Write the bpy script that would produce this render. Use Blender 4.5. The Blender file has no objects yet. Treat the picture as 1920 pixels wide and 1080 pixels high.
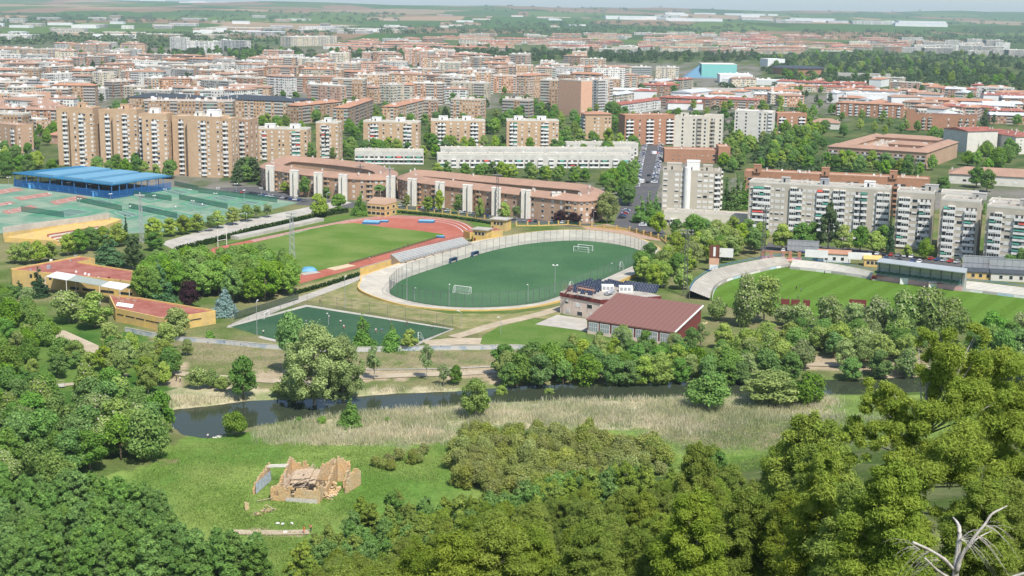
import bpy, math, random
import numpy as np
from mathutils import Vector, Matrix
random.seed(7)
rng = np.random.default_rng(7)
D = bpy.data
SC = bpy.context.scene
COL = SC.collection
R = math.radians
# ------------------------------------------------------------------ camera
H, F, Y0, ROLL = 110.0, 2550.0, 10.0, 0.0145
PITCH = math.atan((540 - Y0) / F)
cF = Vector((0, math.cos(PITCH), -math.sin(PITCH)))
U0 = Vector((0, math.sin(PITCH), math.cos(PITCH)))
X0 = Vector((1, 0, 0))
cU = U0 * math.cos(ROLL) - X0 * math.sin(ROLL)
cR = X0 * math.cos(ROLL) + U0 * math.sin(ROLL)
CAM = Vector((0, 0, H))


def ray(px, py):
    return cF * F + cR * (px - 960) + cU * (540 - py)


def W(px, py, z=0.0):
    d = ray(px, py)
    return CAM + d * ((z - H) / d.z)


def P(p):
    d = Vector(p) - CAM
    k = d.dot(cF)
    return 960 + F * d.dot(cR) / k, 540 - F * d.dot(cU) / k


def mpp(p):
    return (Vector(p) - CAM).dot(cF) / F


def Pn(x, y, z):
    dz = z - H
    k = x * cF.x + y * cF.y + dz * cF.z
    k = np.where(k < 1, 1, k)
    return 960 + F * (x * cR.x + y * cR.y + dz * cR.z) / k, 540 - F * (x * cU.x + y * cU.y + dz * cU.z) / k


def inpoly(px, py, poly):
    ins = np.zeros(np.shape(px), bool)
    n = len(poly)
    for i in range(n):
        x1, y1 = poly[i]
        x2, y2 = poly[(i + 1) % n]
        if y1 == y2:
            continue
        c = ((y1 > py) != (y2 > py)) & (px < (x2 - x1) * (py - y1) / (y2 - y1) + x1)
        ins ^= c
    return ins


def polydist(x, y, poly, closed=True):
    d = np.full(np.shape(x), 1e9)
    n = len(poly)
    for i in range(n if closed else n - 1):
        ax, ay = poly[i][:2]
        bx, by = poly[(i + 1) % n][:2]
        dx, dy = bx - ax, by - ay
        L = dx * dx + dy * dy + 1e-9
        t = np.clip(((x - ax) * dx + (y - ay) * dy) / L, 0, 1)
        d = np.minimum(d, np.hypot(x - ax - t * dx, y - ay - t * dy))
    return d


def smooth(pts, closed=True, k=5):
    """Catmull-Rom through the points."""
    out, n = [], len(pts)
    pts = [Vector(p) for p in pts]
    for i in range(n if closed else n - 1):
        p0 = pts[(i - 1) % n] if closed or i > 0 else pts[i]
        p1, p2 = pts[i], pts[(i + 1) % n]
        p3 = pts[(i + 2) % n] if closed or i + 2 < n else p2
        for j in range(k):
            t = j / k
            out.append(0.5 * ((2 * p1) + (p2 - p0) * t + (2 * p0 - 5 * p1 + 4 * p2 - p3) * t * t + (3 * p1 - p0 - 3 * p2 + p3) * t ** 3))
    if not closed:
        out.append(pts[-1])
    return out


def vnoise(x, y, seed=0):
    """smooth value noise, numpy"""
    xi, yi = np.floor(x).astype(np.int64), np.floor(y).astype(np.int64)
    fx, fy = x - xi, y - yi
    fx, fy = fx * fx * (3 - 2 * fx), fy * fy * (3 - 2 * fy)

    def h(a, b):
        n = (a * 374761393 + b * 668265263 + seed * 974634541) & 0x7fffffff
        n = ((n ^ (n >> 13)) * 1274126177) & 0x7fffffff
        return ((n ^ (n >> 16)) & 0xffff) / 65535.0
    return (h(xi, yi) * (1 - fx) + h(xi + 1, yi) * fx) * (1 - fy) + (h(xi, yi + 1) * (1 - fx) + h(xi + 1, yi + 1) * fx) * fy


def fbm(x, y, seed=0, o=4):
    s, a, t = 0, 0.5, 0
    for i in range(o):
        s = s + a * vnoise(x * 2 ** i, y * 2 ** i, seed + i)
        t += a
        a *= 0.5
    return s / t


# ------------------------------------------------------------------ materials
def nt(name):
    m = D.materials.new(name)
    m.use_nodes = True
    t = m.node_tree
    t.nodes.clear()
    out = t.nodes.new('ShaderNodeOutputMaterial')
    return m, t, out


def N(t, typ, **kw):
    n = t.nodes.new(typ)
    for k, v in kw.items():
        if k.startswith('i_'):
            n.inputs[int(k[2:])].default_value = v
        else:
            setattr(n, k, v)
    return n


def L(t, a, b):
    t.links.new(a, b)


def math_n(t, op, a, b=None, c=None):
    n = N(t, 'ShaderNodeMath', operation=op)
    for i, v in enumerate((a, b, c)):
        if v is None:
            continue
        if isinstance(v, (int, float)):
            n.inputs[i].default_value = v
        else:
            L(t, v, n.inputs[i])
    return n.outputs[0]


def mixc(t, fac, a, b, mode='MIX'):
    n = N(t, 'ShaderNodeMix', data_type='RGBA', blend_type=mode)
    for i, v in ((0, fac), (6, a), (7, b)):
        if isinstance(v, (int, float)):
            n.inputs[i].default_value = v
        elif isinstance(v, tuple):
            n.inputs[i].default_value = (*v, 1)
        else:
            L(t, v, n.inputs[i])
    return n.outputs[2]


def noise(t, scale, det=3, vec=None, rough=0.55):
    n = N(t, 'ShaderNodeTexNoise')
    n.inputs['Scale'].default_value = scale
    n.inputs['Detail'].default_value = det
    n.inputs['Roughness'].default_value = rough
    if vec is not None:
        L(t, vec, n.inputs['Vector'])
    return n.outputs['Fac']


def ramp(t, fac, lo, hi, a=0.0, b=1.0):
    n = N(t, 'ShaderNodeMapRange')
    L(t, fac, n.inputs[0])
    for i, v in enumerate((lo, hi, a, b)):
        n.inputs[i + 1].default_value = v
    return n.outputs[0]


def pos(t):
    return N(t, 'ShaderNodeNewGeometry').outputs['Position']


MAT = {}


def mat(name, col, rough=0.85, var=0.18, scale=0.6, col2=None, scale2=0.08, metal=0.0, spec=0.3, objvar=0.0):
    """Plain weathered surface: colour broken by fine and coarse noise."""
    if name in MAT:
        return MAT[name]
    m, t, out = nt(name)
    p = pos(t)
    b = N(t, 'ShaderNodeBsdfPrincipled')
    b.inputs['Roughness'].default_value = rough
    b.inputs['Metallic'].default_value = metal
    b.inputs['Specular IOR Level'].default_value = spec
    c = mixc(t, 0.0, col, col)
    if col2:
        f = ramp(t, noise(t, scale2, 4, p), 0.38, 0.62)
        c = mixc(t, f, col, col2)
    v = ramp(t, noise(t, scale, 4, p), 0.25, 0.75, 1 - var, 1 + var)
    if objvar:
        oi = N(t, 'ShaderNodeObjectInfo').outputs['Random']
        v = math_n(t, 'MULTIPLY', v, ramp(t, oi, 0, 1, 1 - objvar, 1 + objvar))
    comb = N(t, 'ShaderNodeCombineColor')
    for i in range(3):
        L(t, v, comb.inputs[i])
    c = mixc(t, 1.0, c, comb.outputs[0], 'MULTIPLY')
    L(t, c, b.inputs['Base Color'])
    L(t, b.outputs[0], out.inputs[0])
    MAT[name] = m
    return m


def foliage(name, transl=0.3, hue=(0.486, 0.506), val=(0.82, 1.2), sat=(0.85, 1.08)):
    """Leaves: colour from the leaf's own attribute, shifted a little per tree."""
    if name in MAT:
        return MAT[name]
    m, t, out = nt(name)
    a = N(t, 'ShaderNodeAttribute', attribute_name='Col').outputs['Color']
    oi = N(t, 'ShaderNodeObjectInfo').outputs['Random']
    hs = N(t, 'ShaderNodeHueSaturation')
    L(t, a, hs.inputs['Color'])
    L(t, ramp(t, oi, 0, 1, *hue), hs.inputs['Hue'])
    L(t, ramp(t, math_n(t, 'FRACT', math_n(t, 'MULTIPLY', oi, 7.3)), 0, 1, *val), hs.inputs['Value'])
    L(t, ramp(t, math_n(t, 'FRACT', math_n(t, 'MULTIPLY', oi, 13.7)), 0, 1, *sat), hs.inputs['Saturation'])
    d = N(t, 'ShaderNodeBsdfDiffuse')
    tr = N(t, 'ShaderNodeBsdfTranslucent')
    L(t, hs.outputs[0], d.inputs[0])
    L(t, hs.outputs[0], tr.inputs[0])
    mx = N(t, 'ShaderNodeMixShader')
    mx.inputs[0].default_value = transl
    L(t, d.outputs[0], mx.inputs[1])
    L(t, tr.outputs[0], mx.inputs[2])
    L(t, mx.outputs[0], out.inputs[0])
    MAT[name] = m
    return m


def facade(name, wall, pale=(0.62, 0.60, 0.55), cw=3.1, ch=2.95, balcony=0.4, blind=0.42):
    """Far housing: storeys of blinds, glass and balcony strips laid out in metres on the wall's own coordinates."""
    if name in MAT:
        return MAT[name]
    m, t, out = nt(name)
    uv = N(t, 'ShaderNodeUVMap').outputs[0]
    s = N(t, 'ShaderNodeSeparateXYZ')
    L(t, uv, s.inputs[0])
    oi = N(t, 'ShaderNodeObjectInfo').outputs['Random']
    u = math_n(t, 'DIVIDE', math_n(t, 'ADD', s.outputs[0], math_n(t, 'MULTIPLY', oi, 300.0)), cw)
    v = math_n(t, 'DIVIDE', s.outputs[1], ch)
    cu, cv = math_n(t, 'FLOOR', u), math_n(t, 'FLOOR', v)
    fu, fv = math_n(t, 'FRACT', u), math_n(t, 'FRACT', v)
    w1 = N(t, 'ShaderNodeTexWhiteNoise', noise_dimensions='1D')
    L(t, cu, w1.inputs['W'])
    w2 = N(t, 'ShaderNodeTexWhiteNoise', noise_dimensions='2D')
    cb = N(t, 'ShaderNodeCombineXYZ')
    L(t, cu, cb.inputs[0])
    L(t, cv, cb.inputs[1])
    L(t, cb.outputs[0], w2.inputs['Vector'])
    isbal = math_n(t, 'LESS_THAN', w1.outputs[0], balcony)
    inu = math_n(t, 'LESS_THAN', math_n(t, 'ABSOLUTE', math_n(t, 'SUBTRACT', fu, 0.5)), 0.22)
    inv = math_n(t, 'LESS_THAN', math_n(t, 'ABSOLUTE', math_n(t, 'SUBTRACT', fv, 0.55)), 0.24)
    win = math_n(t, 'MULTIPLY', inu, inv)
    isblind = math_n(t, 'LESS_THAN', w2.outputs[0], blind)
    wincol = mixc(t, isblind, (0.05, 0.055, 0.06), (0.58, 0.57, 0.54))
    c = mixc(t, win, mixc(t, 0.0, wall, wall), wincol)
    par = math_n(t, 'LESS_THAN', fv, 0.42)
    balcol = mixc(t, par, (0.09, 0.085, 0.08), pale)  # above the parapet, the shadow inside each balcony is painted in
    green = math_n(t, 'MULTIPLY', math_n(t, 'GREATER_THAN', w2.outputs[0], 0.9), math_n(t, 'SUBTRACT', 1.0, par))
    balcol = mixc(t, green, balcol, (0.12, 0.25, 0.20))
    inb = math_n(t, 'LESS_THAN', math_n(t, 'ABSOLUTE', math_n(t, 'SUBTRACT', fu, 0.5)), 0.46)
    c = mixc(t, math_n(t, 'MULTIPLY', isbal, inb), c, balcol)
    vv = ramp(t, oi, 0, 1, 0.66, 1.08)
    comb = N(t, 'ShaderNodeCombineColor')
    for i in range(3):
        L(t, vv, comb.inputs[i])
    c = mixc(t, 1.0, c, comb.outputs[0], 'MULTIPLY')
    b = N(t, 'ShaderNodeBsdfPrincipled')
    b.inputs['Roughness'].default_value = 0.8
    L(t, c, b.inputs['Base Color'])
    L(t, b.outputs[0], out.inputs[0])
    MAT[name] = m
    return m


# ------------------------------------------------------------------ mesh building
class MB:
    def __init__(s):
        s.v, s.f, s.m = [], [], []
        s.M = None

    def add(s, vs, fs, mi=0):
        o = len(s.v)
        if s.M is not None:
            vs = [s.M @ Vector(p) for p in vs]
        s.v.extend([tuple(p) for p in vs])
        s.f.extend([tuple(i + o for i in f) for f in fs])
        s.m.extend([mi] * len(fs))
        return s

    def box(s, x0, y0, z0, x1, y1, z1, mi=0):
        return s.add([(x0, y0, z0), (x1, y0, z0), (x1, y1, z0), (x0, y1, z0), (x0, y0, z1), (x1, y0, z1), (x1, y1, z1), (x0, y1, z1)],
                     [(0, 3, 2, 1), (4, 5, 6, 7), (0, 1, 5, 4), (1, 2, 6, 5), (2, 3, 7, 6), (3, 0, 4, 7)], mi)

    def prism(s, poly, z0, z1, mi=0, top=None):
        n = len(poly)
        s.add([(p[0], p[1], z0) for p in poly] + [(p[0], p[1], z1) for p in poly], [(i, (i + 1) % n, (i + 1) % n + n, i + n) for i in range(n)], mi)
        s.add([(p[0], p[1], z1) for p in poly], [tuple(range(n))], mi if top is None else top)
        return s

    def poly(s, pts, mi=0):
        return s.add(pts, [tuple(range(len(pts)))], mi)

    def tube(s, pts, rad, n=6, mi=0):
        pts = [Vector(p) for p in pts]
        if not isinstance(rad, (list, tuple)):
            rad = [rad] * len(pts)
        vs, fs = [], []
        for i, p in enumerate(pts):
            d = (pts[min(i + 1, len(pts) - 1)] - pts[max(i - 1, 0)]).normalized()
            a = d.cross(Vector((0, 0, 1)) if abs(d.z) < 0.9 else Vector((1, 0, 0))).normalized()
            b = d.cross(a)
            for j in range(n):
                an = 2 * math.pi * j / n
                vs.append(p + (a * math.cos(an) + b * math.sin(an)) * rad[i])
        for i in range(len(pts) - 1):
            for j in range(n):
                k = (j + 1) % n
                fs.append((i * n + j, i * n + k, (i + 1) * n + k, (i + 1) * n + j))
        fs.append(tuple(range(n))[::-1])
        fs.append(tuple(range((len(pts) - 1) * n, len(pts) * n)))
        return s.add(vs, fs, mi)

    def bar(s, a, b, w, h=None, mi=0):
        return s.tube([a, b], w / 2, 4, mi)

    def mesh(s, name, mats, uv=False, smooth_=False):
        me = D.meshes.new(name)
        me.from_pydata(s.v, [], s.f)
        for m in (mats if isinstance(mats, (list, tuple)) else [mats]):
            me.materials.append(m)
        me.polygons.foreach_set('material_index', s.m)
        if smooth_:
            me.polygons.foreach_set('use_smooth', [True] * len(s.f))
        if uv:
            lay = me.uv_layers.new(name='UVMap').data
            for p in me.polygons:
                n = p.normal
                for li in p.loop_indices:
                    c = me.vertices[me.loops[li].vertex_index].co
                    if abs(n.z) < 0.6:
                        lay[li].uv = (c.x * -n.y + c.y * n.x, c.z)
                    else:
                        lay[li].uv = (c.x, c.y)
        me.update()
        return me

    def build(s, name, mats, parent=None, **kw):
        return link(name, s.mesh(name, mats, **kw), parent)


def link(name, data, parent=None, M=None):
    o = D.objects.new(name, data)
    COL.objects.link(o)
    if parent is not None:
        o.parent = parent
    if M is not None:
        o.matrix_basis = M
    return o


def tag(o, label=None, cat=None, group=None, kind=None):
    if label: o['label'] = label
    if cat: o['category'] = cat
    if group: o['group'] = group
    if kind: o['kind'] = kind
    return o


def thing(name, label, cat, loc=(0, 0, 0), rz=0.0, group=None):
    o = link(name, None)
    o.empty_display_size = 0.1
    o.location = loc
    o.rotation_euler = (0, 0, rz)
    return tag(o, label, cat, group)


def dup(root, loc, rz=0.0, sc=None, label=None, group=None):
    r = root.copy()
    COL.objects.link(r)
    r.location = loc
    r.rotation_euler = (0, 0, rz)
    if sc is not None:
        r.scale = sc
    if label: r['label'] = label
    if group: r['group'] = group
    for ch in root.children:
        c = ch.copy()
        COL.objects.link(c)
        c.parent = r
        for g in ch.children:
            d = g.copy()
            COL.objects.link(d)
            d.parent = c
    return r


ONES = 'first second third fourth fifth sixth seventh eighth ninth tenth eleventh twelfth thirteenth fourteenth fifteenth sixteenth seventeenth eighteenth nineteenth'.split()
TENS = {2: 'twent', 3: 'thirt', 4: 'fort', 5: 'fift', 6: 'sixt', 7: 'sevent', 8: 'eight', 9: 'ninet'}


def nth(i):
    if i < 20:
        return ONES[i - 1]
    if i >= 100:
        return 'hundred-and-' + nth(i - 100) if i > 100 else 'hundredth'
    t, o = divmod(i, 10)
    return TENS[t] + ('ieth' if o == 0 else 'y-' + ONES[o - 1])


def label_rows(items, place, nrow=None):
    """items: (root, description). Names each by its row, nearest first, and its place in the row from the left."""
    if not items:
        return
    q = [(P(o.location), o, d) for o, d in items]
    nrow = nrow or max(1, round(len(q) / 14))
    q.sort(key=lambda a: -a[0][1])
    per = math.ceil(len(q) / nrow)
    for k in range(nrow):
        row = sorted(q[k * per:(k + 1) * per], key=lambda a: a[0][0])
        for i, (_, o, d) in enumerate(row):
            rw = 'front' if k == 0 else nth(k + 1)
            o['label'] = f"{d}, {nth(i + 1)} from left in {rw} row {place}" if nrow > 1 else f"{d}, {nth(i + 1)} from left {place}"


# ------------------------------------------------------------------ terrain
TH = [-0.75, -0.36, -0.2, -0.1, 0.0, 0.1, 0.2, 0.3, 0.75]
ZA = [48, 50, 52, 54, 57, 58, 60, 64, 66]
RF = [240, 240, 242, 250, 285, 312, 330, 345, 380]
RIV_N = [(318, 772), (325, 800), (345, 815), (390, 822), (425, 812), (470, 800), (560, 785), (640, 776), (700, 768), (800, 763), (880, 758), (960, 753), (1050, 749), (1150, 746), (1280, 743), (1420, 739), (1540, 740), (1720, 735), (1930, 724), (2200, 705)]
RIV_F = [(2200, 685), (1930, 700), (1600, 712), (1420, 715), (1280, 717), (1150, 719), (1000, 723), (900, 731), (850, 735), (740, 739), (650, 746), (560, 750), (470, 752), (400, 761), (330, 768)]
ZW = -1.2
RIVER = [W(a, b, ZW).xy for a, b in RIV_N + RIV_F]


def hill(x, y):
    y = np.maximum(np.asarray(y, float), 1.0)
    th = np.clip(np.asarray(x, float) / y, -0.75, 0.75)
    za, rf = np.interp(th, TH, ZA), np.interp(th, TH, RF)
    near = 107 + (za - 107) * np.clip(y / 110.0, 0, 1)
    t = np.clip((y - 110) / (rf - 110), 0, 1)
    far = za * (1 - t) ** 1.12
    z = np.where(y < 110, near, far)
    return z


def terrain(x, y):
    x, y = np.asarray(x, float), np.asarray(y, float)
    z = hill(x, y)
    z = z + np.where(z > 0.5, (fbm(x / 14, y / 14, 5) - 0.5) * 2.5, (fbm(x / 30, y / 30, 9) - 0.5) * 0.35 * (y < 480))
    near = (y > 280) & (y < 560)
    if np.any(near):
        xs, ys = x[near] if x.ndim else x, y[near] if y.ndim else y
        d = polydist(xs, ys, RIVER)
        ins = inpoly(xs, ys, [tuple(p) for p in RIVER])
        sd = np.where(ins, -d, d)
        dip = np.interp(sd, [-6, 0, 1.5, 7], [-3.0, -1.5, -0.7, 0.0])
        if z.ndim:
            z[near] += dip
        else:
            z = z + dip
    far = y > 4200
    if np.any(far):
        rise = np.clip((y - 4800) / 9000.0, 0, 1)
        rise = rise * rise * (3 - 2 * rise)
        zz = rise * (58 + 190 * (fbm(x / 3600, y / 2400, 21, 5) - 0.42)) + np.clip((y - 4200) / 3000, 0, 1) * 34 * (fbm(x / 1500, y / 800, 33) - 0.4)
        zz = zz - np.clip((y - 16500) / 3000, 0, 1) * 160
        z = z + np.where(far, zz, 0)
    return z


def ground_z(x, y):
    return float(terrain(np.array([x]), np.array([y]))[0])


def WG(px, py):
    """point of the ground seen at a pixel, hillside included"""
    d = ray(px, py).normalized()
    t, step = 30.0, 2.0
    while t < 900:
        p = CAM + d * t
        if p.z <= float(hill(p.x, p.y)):
            return p
        t += step
    return W(px, py)
# ------------------------------------------------------------------ ground sheet
def zone_colours(x, y, z):
    px, py = Pn(x, y, np.zeros_like(x))
    jx = (fbm(x / 9, y / 9, 41) - 0.5) * 90
    jy = (fbm(x / 9, y / 9, 47) - 0.5) * 30
    qx, qy = px + jx, py + jy
    n1 = fbm(x / 16, y / 16, 3)[:, None]
    n2 = fbm(x / 5, y / 5, 13)[:, None]
    C = lambda *c: np.array(c)[None, :]
    mixa = lambda a, b, t: a * (1 - t) + b * t
    s = np.clip((n1 - 0.35) / 0.3, 0, 1)
    meadow = mixa(C(0.10, 0.19, 0.035), C(0.19, 0.26, 0.065), s)
    dry = mixa(C(0.25, 0.215, 0.125), C(0.15, 0.17, 0.07), np.clip((n2 - 0.45) / 0.3, 0, 1))
    reed = mixa(C(0.42, 0.37, 0.24), C(0.20, 0.24, 0.10), np.clip((n2 - 0.4) / 0.3, 0, 1))
    dirt = mixa(C(0.40, 0.32, 0.22), C(0.33, 0.27, 0.17), n2)
    park = mixa(C(0.20, 0.19, 0.09), C(0.09, 0.14, 0.035), s)
    hillc = mixa(C(0.16, 0.17, 0.075), C(0.075, 0.115, 0.03), s)
    city = mixa(C(0.20, 0.185, 0.16), C(0.11, 0.13, 0.07), np.clip((n1 - 0.42) / 0.2, 0, 1))
    fld = mixa(C(0.085, 0.125, 0.06), C(0.16, 0.15, 0.09), np.clip((fbm(x / 260, y / 200, 71)[:, None] - 0.42) / 0.2, 0, 1))
    c = np.repeat(C(0.2, 0.2, 0.15), len(x), 0)
    c = np.where((y < 760)[:, None], park, city)
    t = np.clip((y - 2600) / 1200, 0, 1)[:, None]
    c = mixa(c, fld, t)

    def put(poly, col):
        k = inpoly(qx, qy, poly)[:, None]
        return np.where(k, col, c)
    c = put([(-300, 600), (300, 600), (420, 640), (640, 655), (940, 655), (1920, 640), (2300, 640), (2300, 690), (1400, 716), (850, 735), (640, 747), (330, 770), (200, 800), (-300, 850)], park)
    c = put([(250, 640), (330, 632), (480, 655), (660, 662), (940, 660), (950, 690), (650, 692), (480, 690), (330, 670)], dry)           # grassy bank under the wall
    c = put([(-300, 585), (60, 575), (190, 615), (260, 640), (330, 668), (330, 765), (200, 800), (-300, 850)], mixa(C(0.05, 0.12, 0.022), C(0.11, 0.18, 0.04), s))
    c = put([(300, 680), (350, 680), (350, 730), (320, 735), (290, 700)], dirt)
    c = put([(470, 690), (700, 690), (960, 686), (1400, 672), (1760, 668), (1760, 700), (1400, 694), (960, 712), (760, 712), (640, 716), (480, 722)], dirt)
    c = put([(270, 755), (330, 730), (480, 728), (560, 740), (700, 726), (870, 722), (870, 740), (640, 750), (430, 765), (330, 772)], reed)
    c = put([(300, 860), (350, 815), (420, 815), (480, 806), (640, 778), (860, 766), (1150, 748), (1420, 740), (1720, 736), (2300, 700), (2300, 1300), (-300, 1300), (-300, 940), (120, 930)], meadow)
    c = put([(470, 812), (560, 790), (640, 779), (700, 772), (860, 762), (1000, 752), (1150, 748), (1300, 748), (1420, 742), (1560, 742), (1580, 790), (1480, 806), (1380, 800), (1290, 840), (1180, 800), (1000, 800), (900, 800), (850, 832), (760, 838), (600, 832), (500, 830)], reed)
    c = put([(1250, 800), (1380, 785), (1560, 800), (1560, 850), (1400, 830), (1290, 850)], dry)
    c = put([(440, 990), (480, 990), (575, 994), (575, 1002), (480, 1004), (440, 1002)], dirt)
    gr = mixa(C(0.05, 0.09, 0.03), C(0.12, 0.14, 0.055), s)
    c = put([(1440, 175), (1420, 108), (1600, 96), (2400, 104), (2400, 175)], gr)
    c = put([(420, 345), (440, 200), (1195, 205), (1195, 345)], gr)
    c = put([(-60, 345), (-60, 250), (130, 210), (140, 345)], gr)
    c = put([(1340, 345), (1360, 235), (1560, 215), (2300, 235), (2300, 345)], gr)
    c = put([(640, 116), (640, 100), (900, 88), (1460, 104), (1460, 118)], gr)
    hz = np.clip(z / 3.0, 0, 1)[:, None] * (y < 400)[:, None]
    return mixa(c, hillc, hz)


def make_ground():
    ys, y = [], 6.0
    while y < 21000:
        ys.append(y)
        y *= 1.0055 if 230 < y < 560 else (1.02 if y < 3000 else 1.03)
    ys = np.array(ys)
    th = np.linspace(-0.62, 0.62, 261)
    X = (ys[:, None] * th[None, :])
    Y = np.repeat(ys[:, None], len(th), 1)
    x, y = X.ravel(), Y.ravel()
    z = terrain(x, y)
    nr, nc = X.shape
    i = np.arange(nr * nc).reshape(nr, nc)
    f = np.stack([i[:-1, :-1], i[:-1, 1:], i[1:, 1:], i[1:, :-1]], -1).reshape(-1, 4)
    me = D.meshes.new('ground')
    me.vertices.add(len(x))
    me.vertices.foreach_set('co', np.stack([x, y, z], 1).ravel())
    me.loops.add(f.size)
    me.loops.foreach_set('vertex_index', f.ravel().astype(np.int32))
    me.polygons.add(len(f))
    me.polygons.foreach_set('loop_start', np.arange(0, f.size, 4, dtype=np.int32))
    me.polygons.foreach_set('loop_total', np.full(len(f), 4, np.int32))
    me.polygons.foreach_set('use_smooth', np.ones(len(f), bool))
    me.update()
    at = me.color_attributes.new('Col', 'FLOAT_COLOR', 'POINT')
    c = zone_colours(x, y, z)
    at.data.foreach_set('color', np.concatenate([c, np.ones((len(c), 1))], 1).astype(np.float32).ravel())
    m, t, out = nt('ground_soil')
    p = pos(t)
    col = N(t, 'ShaderNodeAttribute', attribute_name='Col').outputs['Color']
    v1 = ramp(t, noise(t, 0.9, 5, p, 0.7), 0.3, 0.7, 0.72, 1.28)
    v2 = ramp(t, noise(t, 0.12, 4, p), 0.3, 0.7, 0.85, 1.15)
    vv = math_n(t, 'MULTIPLY', v1, v2)
    cb = N(t, 'ShaderNodeCombineColor')
    for k in range(3):
        L(t, vv, cb.inputs[k])
    near = mixc(t, 1.0, col, cb.outputs[0], 'MULTIPLY')
    # far farmland: fields of green crop, fallow and red earth
    mp = N(t, 'ShaderNodeMapping')
    L(t, p, mp.inputs[0])
    mp.inputs['Scale'].default_value = (1 / 520, 1 / 900, 0)
    vo = N(t, 'ShaderNodeTexVoronoi', distance='CHEBYCHEV')
    vo.inputs['Scale'].default_value = 1.0
    L(t, mp.outputs[0], vo.inputs['Vector'])
    sp = N(t, 'ShaderNodeSeparateColor')
    L(t, vo.outputs['Color'], sp.inputs[0])
    cr = N(t, 'ShaderNodeValToRGB')
    cr.color_ramp.interpolation = 'CONSTANT'
    els = [(0, (0.07, 0.13, 0.035)), (0.28, (0.10, 0.15, 0.05)), (0.44, (0.25, 0.165, 0.10)), (0.66, (0.06, 0.10, 0.035)), (0.76, (0.34, 0.24, 0.15)), (0.92, (0.11, 0.17, 0.045))]
    for k, (q, cc) in enumerate(els):
        e = cr.color_ramp.elements[k] if k < 2 else cr.color_ramp.elements.new(q)
        e.position = q
        e.color = (*cc, 1)
    L(t, sp.outputs[0], cr.inputs[0])
    big = ramp(t, noise(t, 1 / 1500, 4, p), 0.42, 0.6)
    fcol = mixc(t, math_n(t, 'MULTIPLY', big, 0.25), cr.outputs[0], (0.085, 0.12, 0.06))
    sy = N(t, 'ShaderNodeSeparateXYZ')
    L(t, p, sy.inputs[0])
    c2 = mixc(t, ramp(t, sy.outputs[1], 3300, 4600), near, fcol)
    b = N(t, 'ShaderNodeBsdfDiffuse')
    L(t, c2, b.inputs[0])
    L(t, b.outputs[0], out.inputs[0])
    me.materials.append(m)
    tag(link('ground', me), kind='structure')


make_ground()

# ------------------------------------------------------------------ flat sheets
def sheet(name, pts, z, m, kind='structure', sm=False):
    if sm:
        pts = [tuple(p) for p in smooth(pts)]
    ps = [W(a, b, z) for a, b in pts]
    o = MB().poly(ps).build(name, m)
    if kind:
        o['kind'] = kind
    return o


def ribbon(name, pts, width, z, m, px=True, kind='structure', parent=None, k=4):
    """A strip of constant width along a line on the ground."""
    ps = [W(a, b, z) if px else Vector((a, b, z)) for a, b in pts]
    ps = smooth(ps, False, k) if len(ps) > 2 else ps
    mb = MB()
    Lf, Rt = [], []
    for i, p in enumerate(ps):
        d = ps[min(i + 1, len(ps) - 1)] - ps[max(i - 1, 0)]
        n = Vector((-d.y, d.x, 0)).normalized() * width / 2
        Lf.append(p + n)
        Rt.append(p - n)
    n = len(ps)
    mb.add(Lf + Rt, [(i, i + n, i + n + 1, i + 1) for i in range(n - 1)])
    o = mb.build(name, m, parent)
    if kind:
        o['kind'] = kind
    return o


def band(mb, A, B, mi=0, closed=False):
    n = len(A)
    mb.add(list(A) + list(B), [(i, (i + 1) % n, (i + 1) % n + n, i + n) for i in range(n if closed else n - 1)], mi)


# water
wm, t, out = nt('river_water')
p = pos(t)
b = N(t, 'ShaderNodeBsdfPrincipled')
b.inputs['Base Color'].default_value = (0.040, 0.050, 0.030, 1)
b.inputs['Roughness'].default_value = 0.06
b.inputs['IOR'].default_value = 1.2
bp = N(t, 'ShaderNodeBump')
bp.inputs['Strength'].default_value = 0.05
bp.inputs['Distance'].default_value = 0.3
mpn = N(t, 'ShaderNodeMapping')
mpn.inputs['Scale'].default_value = (0.5, 1.2, 1)
L(t, p, mpn.inputs[0])
L(t, noise(t, 1.0, 3, mpn.outputs[0]), bp.inputs['Height'])
L(t, bp.outputs[0], b.inputs['Normal'])
L(t, b.outputs[0], out.inputs[0])
MB().poly([W(a, b_ + (5 if i < len(RIV_N) else -5), ZW) for i, (a, b_) in enumerate(RIV_N + RIV_F)]).build('river_water', wm)['kind'] = 'structure'

# ground-cover materials
def grass_mat(name, a, b_, s=0.15, fine=1.2):
    return mat(name, a, 0.9, 0.2, fine, b_, s, spec=0.1)


m_dirt = mat('pale_dirt', (0.47, 0.39, 0.28), 0.95, 0.15, 0.5, (0.38, 0.31, 0.21), 0.1)
m_conc = mat('concrete', (0.46, 0.43, 0.37), 0.9, 0.14, 0.4, (0.38, 0.35, 0.30), 0.12)
m_cream = mat('cream_concrete', (0.52, 0.475, 0.385), 0.9, 0.2, 0.4, (0.42, 0.385, 0.32), 0.1)
m_asph = mat('asphalt', (0.085, 0.085, 0.09), 0.9, 0.15, 0.5, (0.11, 0.105, 0.10), 0.1)
m_pave = mat('pavement', (0.34, 0.30, 0.26), 0.9, 0.14, 0.6, (0.28, 0.24, 0.20), 0.15)
m_grass = grass_mat('infield_grass', (0.095, 0.175, 0.024), (0.155, 0.215, 0.05), 0.045)
m_lawn = grass_mat('lawn_grass', (0.09, 0.165, 0.026), (0.135, 0.195, 0.045), 0.08)
m_turf = mat('artificial_turf', (0.046, 0.115, 0.048), 0.9, 0.18, 0.8, (0.066, 0.142, 0.060), 0.03, spec=0.1)
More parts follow.
